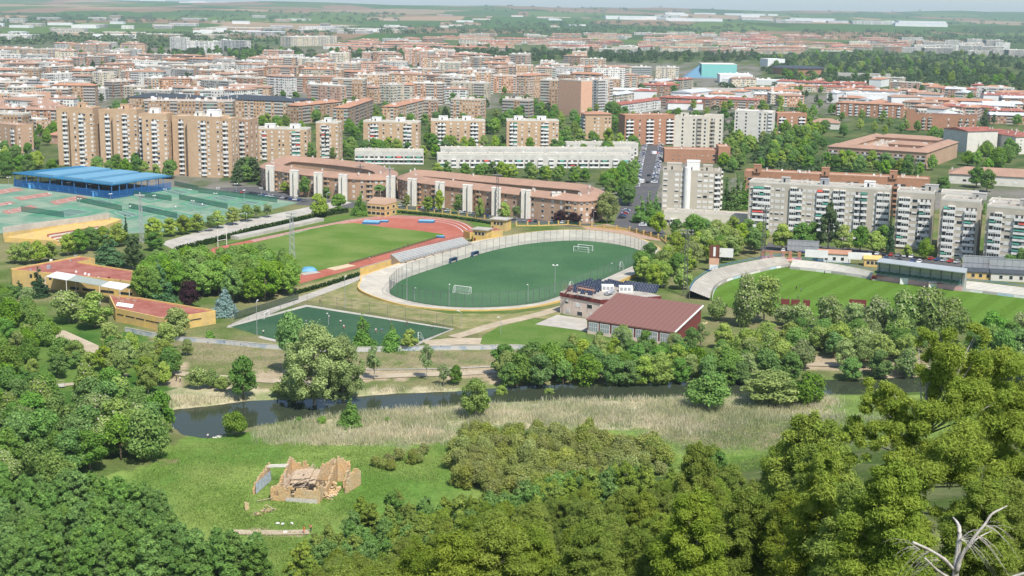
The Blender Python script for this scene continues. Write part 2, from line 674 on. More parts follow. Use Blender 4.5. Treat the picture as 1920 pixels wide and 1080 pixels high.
m_turf2 = mat('small_turf', (0.034, 0.085, 0.044), 0.9, 0.18, 0.8, (0.05, 0.108, 0.054), 0.05, spec=0.1)
m_track = mat('running_track', (0.36, 0.105, 0.065), 0.9, 0.12, 0.4, (0.42, 0.14, 0.09), 0.05)
m_line = mat('white_line', (0.75, 0.74, 0.72), 0.8, 0.05)
m_court = mat('tennis_hard_court', (0.075, 0.23, 0.14), 0.9, 0.14, 0.3, (0.12, 0.29, 0.175), 0.045)
m_court2 = mat('tennis_court_inner', (0.095, 0.17, 0.14), 0.9, 0.14, 0.3, (0.12, 0.22, 0.16), 0.08)
m_clay = mat('clay_court', (0.36, 0.17, 0.13), 0.95, 0.1, 0.3, (0.40, 0.21, 0.16), 0.1)
m_verge = grass_mat('verge_grass', (0.17, 0.19, 0.06), (0.30, 0.26, 0.13), 0.16, 0.5)
m_hedge = foliage('hedge_leaf', 0.2)

# --- velodrome: scrub round it, banked track, turf pitch
sheet('scrub_ground', [(480, 560), (640, 515), (690, 500), (700, 540), (735, 570), (840, 588), (960, 588), (1050, 575), (1050, 600), (1000, 596), (900, 628), (850, 612), (580, 565)], 0.06, m_verge)
VIN = [(733, 552), (737, 538), (762, 521), (830, 498), (900, 476), (960, 462), (1020, 454), (1080, 451), (1140, 456), (1190, 466), (1212, 480), (1200, 492), (1170, 506), (1120, 528), (1050, 555), (1000, 569), (920, 576), (840, 575), (775, 566)]
VOUT = [(680, 545), (678, 526), (690, 514), (790, 481), (880, 455), (940, 444), (1000, 435), (1065, 431), (1140, 435), (1210, 451), (1240, 472), (1236, 491), (1205, 506), (1150, 530), (1065, 558), (1000, 573.5), (920, 580), (838, 579), (750, 569)]
vin = [W(*p, 0.14) for p in [tuple(q) for q in smooth(VIN)]]
vout = [W(*p, float(np.interp(p[1], [450, 500, 545, 575], [2.3, 1.6, 1.0, .45]))) for p in [tuple(q) for q in smooth(VOUT)]]
vo0 = [Vector((p.x, p.y, 0)) for p in vout]
vlip = [p + (p - q).normalized() * 0.8 for p, q in zip(vout, vin)]
mb = MB()
band(mb, vin, vout, 0, True)
band(mb, vout, vlip, 1, True)
band(mb, vlip, [Vector((p.x, p.y, 0)) for p in vlip], 1, True)
velo = mb.build('velodrome_track', [m_cream, mat('ochre_wall', (0.58, 0.40, 0.14), 0.9, 0.12)], smooth_=False)
tag(velo, 'banked cream concrete cycle track curving round the dark green oval pitch', 'cycle track')
wl = [a.lerp(b_, 0.22) + Vector((0, 0, 0.05)) for a, b_ in zip(vin, vout)]
wl2 = [a.lerp(b_, 0.245) + Vector((0, 0, 0.05)) for a, b_ in zip(vin, vout)]
mb = MB()
band(mb, wl, wl2, 0, True)
mb.build('lane_line', mat('track_line', (0.30, 0.29, 0.28)), velo)
MB().poly([p + Vector((0, 0, 0.02)) for p in vin]).build('football_pitch', m_turf)['kind'] = 'structure'

# --- athletics ground
TR_OUT = [(490, 552), (525, 543), (565, 531), (735, 485), (822, 462), (868, 449), (886, 437), (888, 428), (872, 418), (845, 411), (800, 406), (745, 403.5), (700, 406), (650, 413), (560, 431), (460, 452), (400, 465), (350, 500), (400, 540)]
sheet('running_track', TR_OUT, 0.09, m_track)
sheet('infield_grass', [(440, 460), (480, 454), (550, 435.5), (630, 420), (665, 418), (722, 426), (790, 433), (832, 439), (828, 443), (780, 457), (732, 472), (652, 494), (600, 507), (552, 517), (470, 540), (410, 520), (400, 480)], 0.13, m_grass)
sheet('track_verge', [(400, 462), (470, 447), (560, 427), (650, 409), (700, 402), (745, 400), (800, 402), (848, 407), (880, 414), (895, 428), (890, 438), (900, 442), (930, 430), (900, 412), (850, 400), (760, 392), (690, 396), (600, 410), (470, 440)], 0.05, m_lawn)
for off in (0.10, 0.36, 0.62):                      # lane lines round the far bend
    o_ = [(888, 434), (887, 428), (872, 418), (845, 411), (800, 406), (745, 403.5), (700, 406), (650, 413), (560, 431), (470, 450)]
    i_ = [(858, 438), (850, 431), (835, 424), (812, 419), (780, 414), (740, 411), (705, 412.5), (655, 419), (565, 437), (478, 455)]
    ribbon('lane_line', [(a[0] * (1 - off) + b_[0] * off, a[1] * (1 - off) + b_[1] * off) for a, b_ in zip(o_, i_)], 0.35, 0.13, m_line)
sheet('jump_pit', [(612, 503), (652, 495), (668, 498), (628, 507)], 0.16, mat('sand', (0.55, 0.44, 0.28)))
sheet('mat_apron', [(562, 512), (590, 508), (602, 511), (570, 516)], 0.16, m_conc)

# --- roads and paths
sheet('avenue', [(1214, 255), (1244, 255), (1236, 300), (1238, 345), (1215, 400), (1250, 440), (1195, 428), (1170, 410), (1190, 350), (1206, 300)], 0.05, m_asph)
sheet('avenue_far', [(1160, 395), (1195, 340), (1215, 345), (1245, 445), (1190, 432), (1150, 424)], 0.045, m_asph)
sheet('car_park', [(400, 352), (490, 350), (560, 372), (750, 384), (900, 402), (1110, 418), (1130, 428), (1060, 424), (900, 414), (740, 394), (560, 384), (470, 368)], 0.04, m_asph)
sheet('car_park', [(1420, 470), (1580, 478), (1660, 490), (1820, 510), (1920, 520), (1920, 505), (1840, 498), (1600, 465), (1440, 455)], 0.04, m_asph)
sheet('promenade', [(300, 455), (420, 420), (560, 392), (640, 375), (660, 380), (600, 396), (470, 427), (380, 452), (330, 470)], 0.05, m_conc)
sheet('plaza', [(1090, 424), (1140, 420), (1180, 430), (1230, 440), (1240, 452), (1180, 444), (1110, 436)], 0.05, mat('red_paving', (0.40, 0.27, 0.2)))
ribbon('service_path', [(440, 612), (500, 585), (575, 557), (640, 533), (690, 512), (740, 497)], 5.5, 0.12, m_conc)
ribbon('service_path', [(850, 632), (885, 622), (930, 608), (1000, 592), (1060, 575)], 5.0, 0.12, m_dirt)
ribbon('dirt_patch', [(800, 645), (850, 640), (905, 640)], 9, 0.10, m_dirt)
ribbon('river_path', [(300, 690), (340, 700), (480, 712), (560, 714), (660, 708), (760, 703), (860, 700), (960, 694), (1100, 688), (1300, 684), (1500, 682), (1700, 688), (1900, 690)], 4.5, 0.18, m_dirt)
ribbon('stone_kerb', [(640, 693), (760, 692), (860, 690), (960, 684)], 0.9, 0.2, m_conc)
ribbon('river_path', [(100, 622), (135, 638), (165, 652), (182, 665)], 7.5, 0.18, m_dirt)
ribbon('river_path', [(60, 726), (110, 722), (150, 718), (190, 711), (240, 702)], 3, 0.18, m_dirt)
ribbon('farm_track', [(430, 997), (480, 998), (530, 998), (580, 997)], 2.6, 0.25, m_dirt)
sheet('front_lawn', [(905, 630), (935, 612), (1003, 597), (1020, 606), (1095, 620), (1170, 640), (1200, 660), (1000, 650), (900, 645)], 0.1, m_lawn)
sheet('patio', [(1003, 608), (1045, 590), (1100, 598), (1102, 622), (1080, 618)], 0.14, m_conc)
# --- small turf field
sheet('field_kerb', [(574, 571), (852, 616.5), (780, 648), (690, 659), (600, 659), (495, 636), (424, 613)], 0.08, m_conc)
sheet('turf_field', [(575.5, 575), (845, 617.5), (776, 644), (690, 655), (600, 655), (500, 632.5), (433, 612.5)], 0.13, m_turf2)
# --- tennis club
sheet('tennis_ground', [(-40, 440), (-40, 345), (20, 345), (212, 372), (322, 351), (420, 360), (520, 374), (560, 380), (470, 402), (330, 432), (215, 440), (140, 430)], 0.05, mat('court_apron', (0.12, 0.24, 0.16), 0.9, 0.15, 0.2, (0.24, 0.31, 0.22), 0.06))


def court(a, b_, c, d, m, inner=None):
    o = sheet('tennis_court', [a, b_, c, d], 0.10, m)
    mid = ((a[0] + b_[0] + c[0] + d[0]) / 4, (a[1] + b_[1] + c[1] + d[1]) / 4)
    s = [(mid[0] + (p[0] - mid[0]) * 0.62, mid[1] + (p[1] - mid[1]) * 0.62) for p in (a, b_, c, d)]
    if inner:
        sheet('tennis_court', s, 0.13, inner)
    for i in range(4):
        ribbon('court_line', [s[i], s[(i + 1) % 4]], 0.22, 0.16, m_line)
    ribbon('court_line', [((s[0][0] + s[1][0]) / 2, (s[0][1] + s[1][1]) / 2), ((s[2][0] + s[3][0]) / 2, (s[2][1] + s[3][1]) / 2)], 0.22, 0.16, m_line)


for q in [((240, 368), (285, 359), (325, 371), (280, 381)), ((290, 358), (330, 350.5), (372, 361), (330, 370)), ((146, 376), (185, 369.5), (232, 380), (190, 388)), ((236, 393), (280, 384), (326, 394), (282, 404)),
          ((332, 382), (372, 372), (418, 382), (378, 392)), ((378, 371), (415, 363), (462, 372), (424, 381)), ((286, 405), (328, 396), (372, 405), (332, 416)), ((425, 382), (466, 373), (505, 379), (468, 390)),
          ((200, 396), (232, 391), (278, 404), (240, 412)), ((50, 404), (130, 386), (200, 396), (130, 410))]:
    court(*q, m_court, m_court2)
for q in [((25, 370), (88, 361), (100, 366), (40, 376)), ((92, 378), (148, 366), (165, 371), (105, 384)), ((2, 396), (58, 384), (72, 390), (15, 402)), ((-20, 384), (18, 377), (30, 381), (-10, 389)), ((-20, 358), (30, 352), (48, 356), (-10, 366))]:
    court(*q, m_clay)
# --- stadium pitch, mown in bands
sm_, t, out = nt('mown_grass')
p = pos(t)
a1, a2 = W(1480, 503), W(1920, 556)
dv = (a2 - a1).normalized()
dt = N(t, 'ShaderNodeVectorMath', operation='DOT_PRODUCT')
L(t, p, dt.inputs[0])
dt.inputs[1].default_value = dv
st = ramp(t, math_n(t, 'SINE', math_n(t, 'MULTIPLY', dt.outputs['Value'], math.pi / 5.0)), -0.5, 0.5)
c = mixc(t, st, (0.092, 0.17, 0.024), (0.108, 0.198, 0.032))
v = ramp(t, noise(t, 0.5, 5, p), 0.3, 0.7, 0.86, 1.14)
cb = N(t, 'ShaderNodeCombineColor')
for k in range(3):
    L(t, v, cb.inputs[k])
c = mixc(t, 1.0, c, cb.outputs[0], 'MULTIPLY')
b = N(t, 'ShaderNodeBsdfDiffuse')
L(t, c, b.inputs[0])
L(t, b.outputs[0], out.inputs[0])
sheet('stadium_pitch', [(1328, 562), (1345, 540), (1382, 519), (1440, 505), (1478, 502), (1560, 510), (1640, 520), (1800, 540), (1930, 556), (2100, 578), (2150, 640), (1900, 625), (1700, 600), (1500, 590), (1380, 580)], 0.10, sm_)
# ------------------------------------------------------------------ building kit
m_white = mat('white_render', (0.72, 0.71, 0.67), 0.8, 0.08, 0.3)
m_offw = mat('offwhite_render', (0.60, 0.57, 0.50), 0.85, 0.1, 0.3)
m_beige = mat('beige_concrete', (0.47, 0.425, 0.345), 0.85, 0.09, 0.25, (0.43, 0.39, 0.32), 0.05)
m_ivory = mat('ivory_concrete', (0.62, 0.575, 0.47), 0.85, 0.08, 0.25, (0.57, 0.53, 0.44), 0.05)
m_grey = mat('grey_concrete', (0.40, 0.385, 0.35), 0.85, 0.1, 0.3)
m_brick = mat('tan_brick', (0.51, 0.355, 0.222), 0.9, 0.13, 0.6, (0.46, 0.318, 0.20), 0.06)
m_brick2 = mat('brown_brick', (0.46, 0.305, 0.20), 0.9, 0.13, 0.6, (0.415, 0.27, 0.178), 0.06)
m_brick3 = mat('red_brick', (0.40, 0.205, 0.125), 0.9, 0.13, 0.6, (0.36, 0.19, 0.115), 0.06)
m_pink = mat('salmon_render', (0.62, 0.37, 0.25), 0.9, 0.08, 0.4)
m_ochre = mat('ochre_render', (0.64, 0.43, 0.13), 0.9, 0.14, 0.5, (0.54, 0.38, 0.16), 0.2)
m_tile = mat('roof_tile', (0.38, 0.235, 0.165), 0.9, 0.14, 1.2, (0.33, 0.205, 0.145), 0.12)
m_tile2 = mat('orange_tile', (0.45, 0.235, 0.14), 0.9, 0.16, 1.2, (0.38, 0.20, 0.13), 0.12)
m_redroof = mat('red_roof', (0.29, 0.09, 0.065), 0.9, 0.18, 0.5, (0.36, 0.145, 0.105), 0.16)
m_slate = mat('dark_roof', (0.055, 0.065, 0.075), 0.7, 0.15, 0.5)
m_gravel = mat('roof_gravel', (0.42, 0.39, 0.33), 0.95, 0.18, 0.6, (0.33, 0.29, 0.24), 0.2)
m_terr = mat('terrace_tile', (0.42, 0.25, 0.17), 0.95, 0.15, 0.6, (0.48, 0.36, 0.27), 0.15)
m_glass = mat('dark_glass', (0.03, 0.036, 0.04), 0.15, 0.1, 0.5, spec=0.5)
m_shade = mat('dark_shade_tone', (0.07, 0.065, 0.06), 0.8, 0.2, 0.6)  # dark tone painted for the shade in balcony openings; stand doors share it
m_blind = mat('roller_blind', (0.62, 0.60, 0.56), 0.8, 0.05, objvar=0.12)
m_frame = mat('window_frame', (0.60, 0.58, 0.54), 0.7, 0.05)
m_maroon = mat('maroon_panel', (0.16, 0.035, 0.03), 0.7, 0.1, 0.5)
m_green = mat('green_awning', (0.06, 0.22, 0.16), 0.8, 0.1, objvar=0.25)
m_redaw = mat('red_awning', (0.45, 0.07, 0.05), 0.8, 0.1)
m_steel = mat('galvanised_steel', (0.42, 0.43, 0.44), 0.5, 0.1, metal=0.4)
m_dksteel = mat('dark_steel', (0.10, 0.105, 0.11), 0.6, 0.1)
m_blue = mat('blue_paint', (0.05, 0.18, 0.42), 0.6, 0.1)
KIT = {}


def kit_window(kind):
    """a framed opening 1.3 m wide on a wall facing -y: roller blind down, half down, or bare glass"""
    if kind not in KIT:
        wd, ht = {'wide': (2.2, 1.35), 'slit': (0.7, 0.8)}.get(kind.split('_')[0], (1.3, 1.4))
        mb = MB()
        mb.box(-wd / 2 - .08, -.07, -.08, wd / 2 + .08, .05, ht + .08, 0)
        if kind.endswith('blind'):
            mb.box(-wd / 2, -.10, 0, wd / 2, -.06, ht, 1)
        elif kind.endswith('half'):
            mb.box(-wd / 2, -.10, ht * .45, wd / 2, -.06, ht, 1)
            mb.box(-wd / 2, -.085, 0, wd / 2, -.06, ht * .45 - .01, 2)
        else:
            mb.box(-wd / 2, -.085, 0, wd / 2, -.06, ht, 2)
        KIT[kind] = mb.mesh('window_' + kind, [m_frame, m_blind, m_glass])
    return KIT[kind]


def kit_balcony(style):
    if style not in KIT:
        mb = MB()
        typ, _, c = style.partition('_')
        pm = {'white': m_white, 'brick': m_brick, 'beige': m_beige, 'steel': m_steel, '': m_white, 'grey': m_grey, 'red': m_brick3}[c]
        if typ == 'gallery':                       # glazed-in gallery
            mb.box(-1.6, -1.0, -.12, 1.6, .05, 1.0, 0)
            mb.box(-1.52, -.95, 1.0, 1.52, .05, 2.3, 1)
            for x in (-1.6, -.55, .5, 1.5):
                mb.box(x, -1.0, 1.0, x + .1, -.9, 2.3, 0)
            mb.box(-1.6, -1.0, 2.3, 1.6, .05, 2.75, 0)
        elif typ == 'strip':                       # long open balcony
            mb.box(-3.2, -1.3, -.15, 3.2, .05, 0, 0)
            mb.box(-3.2, -1.3, 0, 3.2, -1.2, 1.0, 0)
            mb.box(-3.0, -.04, .05, 3.0, .04, 2.3, 2)
            mb.box(-3.2, -1.2, 0, -3.1, 0, 1, 0)
            mb.box(3.1, -1.2, 0, 3.2, 0, 1, 0)
            mb.box(-1.2, -.06, .05, .4, -.03, 2.2, 3)
        else:
            mb.box(-1.6, -1.1, -.15, 1.6, .05, 0, 0)
            mb.box(-1.6, -1.1, 0, 1.6, -1.0, 1.0, 0)
            mb.box(-1.6, -1.0, 0, -1.52, 0, 1.0, 0)
            mb.box(1.52, -1.0, 0, 1.6, 0, 1.0, 0)
            mb.box(-1.5, -.04, .02, 1.5, .04, 2.35, 2)
            mb.box(-.2, -.06, .05, 1.0, -.03, 2.1, 3)
        KIT[style] = mb.mesh(style, [pm, m_glass, m_shade, m_blind])
    return KIT[style]


def kit_awning(m):
    k = 'aw' + m.name
    if k not in KIT:
        mb = MB()
        mb.add([(-1.5, -.12, 2.3), (1.5, -.12, 2.3), (1.5, -1.35, 1.45), (-1.5, -1.35, 1.45), (-1.5, -.12, 2.25), (1.5, -.12, 2.25), (1.5, -1.35, 1.4), (-1.5, -1.35, 1.4)],
               [(0, 1, 2, 3), (7, 6, 5, 4), (3, 2, 6, 7), (0, 3, 7, 4), (1, 5, 6, 2)])
        KIT[k] = mb.mesh('awning', m)
    return KIT[k]


def kit_chimney():
    if 'ch' not in KIT:
        mb = MB()
        mb.box(-.45, -.35, 0, .45, .35, 1.5, 0).box(-.55, -.45, 1.5, .55, .45, 1.65, 1)
        KIT['ch'] = mb.mesh('chimney', [m_offw, m_grey])
    return KIT['ch']


def kit_dish():
    if 'di' not in KIT:
        mb = MB()
        mb.tube([(0, 0, 0), (0, 0, 1.0)], .05, 4, 0)
        n = 10
        mb.add([(0, -.25, 1.3)] + [(math.cos(a * .628) * .55, -.5 + .18 * math.sin(a * .628), 1.35 + math.sin(a * .628) * .55) for a in range(n)], [(0, 1 + (i + 1) % n, 1 + i) for i in range(n)], 0)
        KIT['di'] = mb.mesh('satellite_dish', m_white)
    return KIT['di']


FOOT = []                                           # circles already built on


def occupy(x, y, r):
    FOOT.append((x, y, r))


def free(x, y, r):
    return all((x - a) ** 2 + (y - b_) ** 2 > (r + c) ** 2 for a, b_, c in FOOT)


def fit_openings(root, V, rnd, fl, bal, blind, base, awn=0.0, limit=100):
    """windows and balconies, each an object of its own; what is past the limit on one building goes into one more mesh"""
    wins, bals, aws = [], [], []

    def run(pat, p0, dirv, length, rz, h):
        if not pat:
            return
        nf = max(1, int((h - base - .3) / fl))
        n = len(pat)
        for k in range(nf):
            z = base + k * fl
            for i, ch in enumerate(pat):
                if ch == '.':
                    continue
                s = (i + .5) / n * length
                q = (p0[0] + dirv[0] * s, p0[1] + dirv[1] * s)
                if ch in 'wsdW':
                    kd = {'w': 'plain', 'd': 'plain', 's': 'slit', 'W': 'wide'}[ch]
                    r = rnd.random()
                    st = '_glass' if ch == 'd' else ('_blind' if r < blind else ('_half' if r < blind + .2 else '_glass'))
                    wins.append((kit_window(kd + st), Matrix.Translation((*q, z + .75)) @ Matrix.Rotation(rz, 4, 'Z')))
                else:
                    ty = {'B': 'balcony', 'G': 'gallery', 'S': 'strip'}[ch]
                    if ch == 'B' and rnd.random() < .25:
                        ty = 'gallery'
                    bals.append((kit_balcony(ty + '_' + bal), Matrix.Translation((*q, z + .12)) @ Matrix.Rotation(rz, 4, 'Z')))
                    if rnd.random() < awn and ty != 'gallery':
                        aws.append((kit_awning(m_green if rnd.random() < .75 else m_redaw), bals[-1][1]))
    for x0, x1, y0, y1, h, fr, le, ri in V:
        run(fr, (x0, y0), (1, 0), x1 - x0, 0, h)
        run(ri, (x1, y0), (0, 1), y1 - y0, math.pi / 2, h)
        run(le, (x0, y1), (0, -1), y1 - y0, -math.pi / 2, h)
    for nm, lst in (('window', wins), ('balcony', bals), ('awning', aws)):
        for me, M in lst[:limit]:
            link(nm, me, root, M)
        if len(lst) > limit:
            mb, mats = MB(), []
            for me, M in lst[limit:]:
                mb.M = M
                vs = [v.co for v in me.vertices]
                for m in me.materials:
                    if m not in mats:
                        mats.append(m)
                o = len(mb.v)
                mb.v.extend(tuple(M @ v) for v in vs)
                for pl in me.polygons:
                    mb.f.append(tuple(i + o for i in pl.vertices))
                    mb.m.append(mats.index(me.materials[pl.material_index]))
            mb.M = None
            mb.build(nm, mats, root)['kind'] = 'stuff'


def roof_flat(mb, x0, x1, y0, y1, h, par=.7):
    mb.box(x0 + .28, y0 + .28, h - .1, x1 - .28, y1 - .28, h + .06, 0)
    e = .04
    mb.box(x0 - e, y0 - e, h - .3, x1 + e, y0 + .28, h + par, 1)
    mb.box(x0 - e, y1 - .28, h - .3, x1 + e, y1 + e, h + par, 1)
    mb.box(x0 - e, y0 + .28, h - .3, x0 + .28, y1 - .28, h + par, 1)
    mb.box(x1 - .28, y0 + .28, h - .3, x1 + e, y1 - .28, h + par, 1)


def roof_hip(mb, x0, x1, y0, y1, h, rise=2.6, ov=.7, gable=False, mi=0):
    x0, x1, y0, y1 = x0 - ov, x1 + ov, y0 - ov, y1 + ov
    if x1 - x0 >= y1 - y0:
        k = (y1 - y0) / 2 * (0.02 if gable else .9)
        a, b_ = (x0 + k, (y0 + y1) / 2), (x1 - k, (y0 + y1) / 2)
        tv = [(x0, y0, h), (x1, y0, h), (x1, y1, h), (x0, y1, h), (*a, h + rise), (*b_, h + rise)]
        fs = [(0, 1, 5, 4), (1, 2, 5), (2, 3, 4, 5), (3, 0, 4)]
    else:
        k = (x1 - x0) / 2 * (0.02 if gable else .9)
        a, b_ = ((x0 + x1) / 2, y0 + k), ((x0 + x1) / 2, y1 - k)
        tv = [(x0, y0, h), (x1, y0, h), (x1, y1, h), (x0, y1, h), (*a, h + rise), (*b_, h + rise)]
        fs = [(0, 1, 4), (1, 2, 5, 4), (2, 3, 5), (3, 0, 4, 5)]
    mb.add(tv, fs, mi)
    mb.box(x0, y0, h - .3, x1, y1, h - .003, mi)


def building(name, label, A, B, h, d, wall, front='', left='', right='', roof='flat', roofm=None, parm=None, vols=(), fl=2.95, blind=.6, bal='white',
             machine=(), chim=4, dish=0, cat='apartment block', group=None, base=1.0, awn=0.0, rise=2.6, top_band=None):
    a, b_ = W(*A, h), W(*B, h)
    dx = b_ - a
    w, ang = math.hypot(dx.x, dx.y), math.atan2(dx.y, dx.x)
    root = thing(name, label, cat, (a.x, a.y, 0), ang, group)
    rnd = random.Random(hash(A) & 0xffff)
    V = [(0, w, 0, d, h, front, left, right)] + [tuple(v) for v in vols]
    mb = MB()
    for x0, x1, y0, y1, hh, *_ in V:
        mb.box(x0, y0, 0, x1, y1, hh, 0)
    mb.build('wall', wall, root)
    rm = roofm or m_gravel
    mb = MB()
    for x0, x1, y0, y1, hh, *_ in V:
        if roof == 'flat':
            roof_flat(mb, x0, x1, y0, y1, hh)
        else:
            roof_hip(mb, x0, x1, y0, y1, hh, rise, gable=roof == 'gable')
    ro = mb.build('roof', [rm, parm or wall], root)
    for x0, x1, y0, y1, hh, mm in machine:
        mb = MB()
        mb.box(x0, y0, h - .05, x1, y1, h + hh, 0).box(x0 - .15, y0 - .15, h + hh, x1 + .15, y1 + .15, h + hh + .2, 0)
        mb.box(x0 + .3 * (x1 - x0), y0 - .06, h + .3, x0 + .3 * (x1 - x0) + .9, y0 + .02, h + 2.1, 1)
        mb.build('machine_room', [mm, m_glass], ro)
    for i in range(chim):
        x0, x1, y0, y1, hh = V[i % len(V)][:5]
        link('chimney', kit_chimney(), ro, Matrix.Translation((rnd.uniform(x0 + 1, x1 - 1), rnd.uniform(y0 + 1.5, y1 - 1), hh + (.05 if roof == 'flat' else rise * .55))))
    for i in range(dish):
        link('satellite_dish', kit_dish(), ro, Matrix.Translation((rnd.uniform(1, w - 1), rnd.uniform(1, d - 1), h + (.05 if roof == 'flat' else rise * .5))))
    fit_openings(root, V, rnd, fl, bal, blind, base, awn)
    for x0, x1, y0, y1, hh, *_ in V:
        n = max(1, int((x1 - x0) / max(4, y1 - y0)))
        for i in range(n):
            q = root.matrix_basis @ Vector((x0 + (i + .5) / n * (x1 - x0), (y0 + y1) / 2, 0)) if False else Matrix.Translation(root.location) @ Matrix.Rotation(ang, 4, 'Z') @ Vector((x0 + (i + .5) / n * (x1 - x0), (y0 + y1) / 2, 0))
            occupy(q.x, q.y, .55 * max(y1 - y0, (x1 - x0) / n))
    return root, w


# ------------------------------------------------------------------ tan brick towers beside the blue canopy
tw = 'tan brick towers by the tennis club'
for A, B, lab in (((129, 203), (173, 204), 'tall tan brick tower at the outer end of its row, over the blue canopy'),
                  ((210, 206), (256, 207), 'tall tan brick tower with orange roof tiles, second of the row behind the blue canopy'),
                  ((265, 214), (312, 215), 'tall tan brick tower with one white roof box, third of the row behind the canopy')):
    building('apartment_tower', lab, A, B, 39, 15, m_brick, '.w.Bw.w', '', 'w.s.w', roofm=m_terr, vols=[(-11.5 if '265' not in str(A) else -4, -.003, 6, 15, 38, '.B.', '', '')],
             machine=[(3, 9, 7, 11, 3.2, m_white if '265' in str(A) else m_brick)], chim=3, group=tw, dish=1)
building('apartment_tower', 'widest tan brick tower with white roof boxes, end of its row nearest the sports ground', (350, 219), (412, 221), 38, 16, m_brick, '..wBw.w', '', 'w.s.w',
         roofm=m_offw, vols=[(-12.5, -.003, 5, 15, 37.5, '.B.', '', ''), (20.3, 28, 4, 15, 37, '.B.', '', 'ww')], machine=[(11, 19, 6, 11, 4.2, m_white), (2, 7, 8, 12, 2.5, m_offw)], chim=3, group=tw, dish=2)
building('apartment_block', 'lower tan brick block with dark balconies beside the widest brick tower', (440, 225), (467, 226), 34, 14, m_brick2, 'wBw', '', 'ww', roofm=m_gravel, chim=2)
# brick slabs behind the curved blocks
bs = 'tan brick slabs behind the curved blocks'
for A, B, lab, pat in (((478, 241), (576, 243), 'tan brick slab with two white roof boxes and red awnings, nearest the brick towers', '.wB.w.ww.wBB.w'),
                       ((592, 230), (634, 231), 'narrow tan brick slab with a white balcony stack, half behind the awning slab', '.wBBw.w'),
                       ((681, 228), (785, 230), 'tan brick slab with two white-boxed balcony stacks above the small white block', '.wBB.w.w.w.BB.w'),
                       ((808, 226), (910, 227), 'tan brick slab with white roof boxes, above the long white terraces, second from the avenue', '.wBB.w.w.w.BB.w'),
                       ((950, 226), (1048, 227), 'tan brick slab with white balcony stacks, the one nearest the avenue', '.BB.w.w.w.BB.ww')):
    h = 22.5 if A[0] != 592 else 26
    building('apartment_slab', lab, A, B, h, 13, m_brick, pat, 'w.w', 's.w.s', roofm=m_gravel, parm=m_offw, machine=[(6, 13, 4, 9, 3, m_white), (24, 31, 4, 9, 3, m_white)] if B[0] - A[0] > 60 else [(5, 10, 4, 9, 3, m_white)],
             chim=4, dish=3, group=bs, awn=.35 if A[0] == 478 else .12)
building('apartment_tower', 'orange brick tower with red tiled roof and one dark balcony side', (1098, 214), (1147, 214), 21, 17, m_brick, '..ww.ww', 'BBB', '', 'hip', m_tile2, chim=3, rise=1.8)
building('apartment_tower', 'brick tower banded with white, dark balconies, beside the top of the avenue', (1172, 217), (1266, 216), 24, 14, m_brick3, 'SwSwS', '', 'B', bal='white', roofm=m_terr, chim=4, dish=2)
building('apartment_tower', 'ivory tower of stepped blocks behind the low brick hall', (1265, 219), (1328, 221), 28, 16, m_ivory, '.d.dGd', 'd.d', 'd.d', roofm=m_gravel, vols=[(22, 36, 5, 20, 29, 'd.B.d', '', 'd')],
         machine=[(4, 10, 5, 10, 2.5, m_ivory)], chim=5, dish=3, bal='beige', blind=.2)
building('apartment_tower', 'white tower with a blue-glass balcony side, between ivory and banded brick towers', (1378, 208), (1430, 210), 25, 15, m_offw, 'd.d..d', '', '', roofm=m_white, vols=[(19, 32, 1, 14, 25, 'GdG', '', '')], chim=3, dish=1, blind=.3)
building('apartment_tower', 'round-cornered brick tower banded with white, beyond the white tower', (1458, 213), (1513, 213), 18, 15, m_brick3, 'SwS', '', 'w', roofm=m_terr, chim=2, bal='white')
# long low white terraces
lw = 'low white terrace blocks'
for A, B, h, d, lab, pat in (((665, 283), (794, 284), 9.3, 12, 'short low white block with green awnings, over the curved brick blocks', 'SSSSSSS'),
                             ((820, 290), (1184, 291), 9.3, 11, 'longest low white terrace with galleries, in front of its twin', 'SGSSSGSSSGGSSSSSGS'),
                             ((826, 279), (1190, 280), 9.3, 11, 'long low white terrace right behind the longest one', 'SSSSSSSSSSSSSSSS'),
                             ((1062, 269), (1197, 270), 9.3, 11, 'third low white terrace, short, beside the top of the avenue', 'SSSSSS')):
    building('terrace_block', lab, A, B, h, d, mat('worn_white', (0.52, 0.50, 0.45), .85, .2, .3), pat, '', 'w.w', roofm=m_gravel, parm=m_offw, chim=16, dish=4, group=lw, awn=.45, base=.4)

# ------------------------------------------------------------------ curved brick blocks round their courts


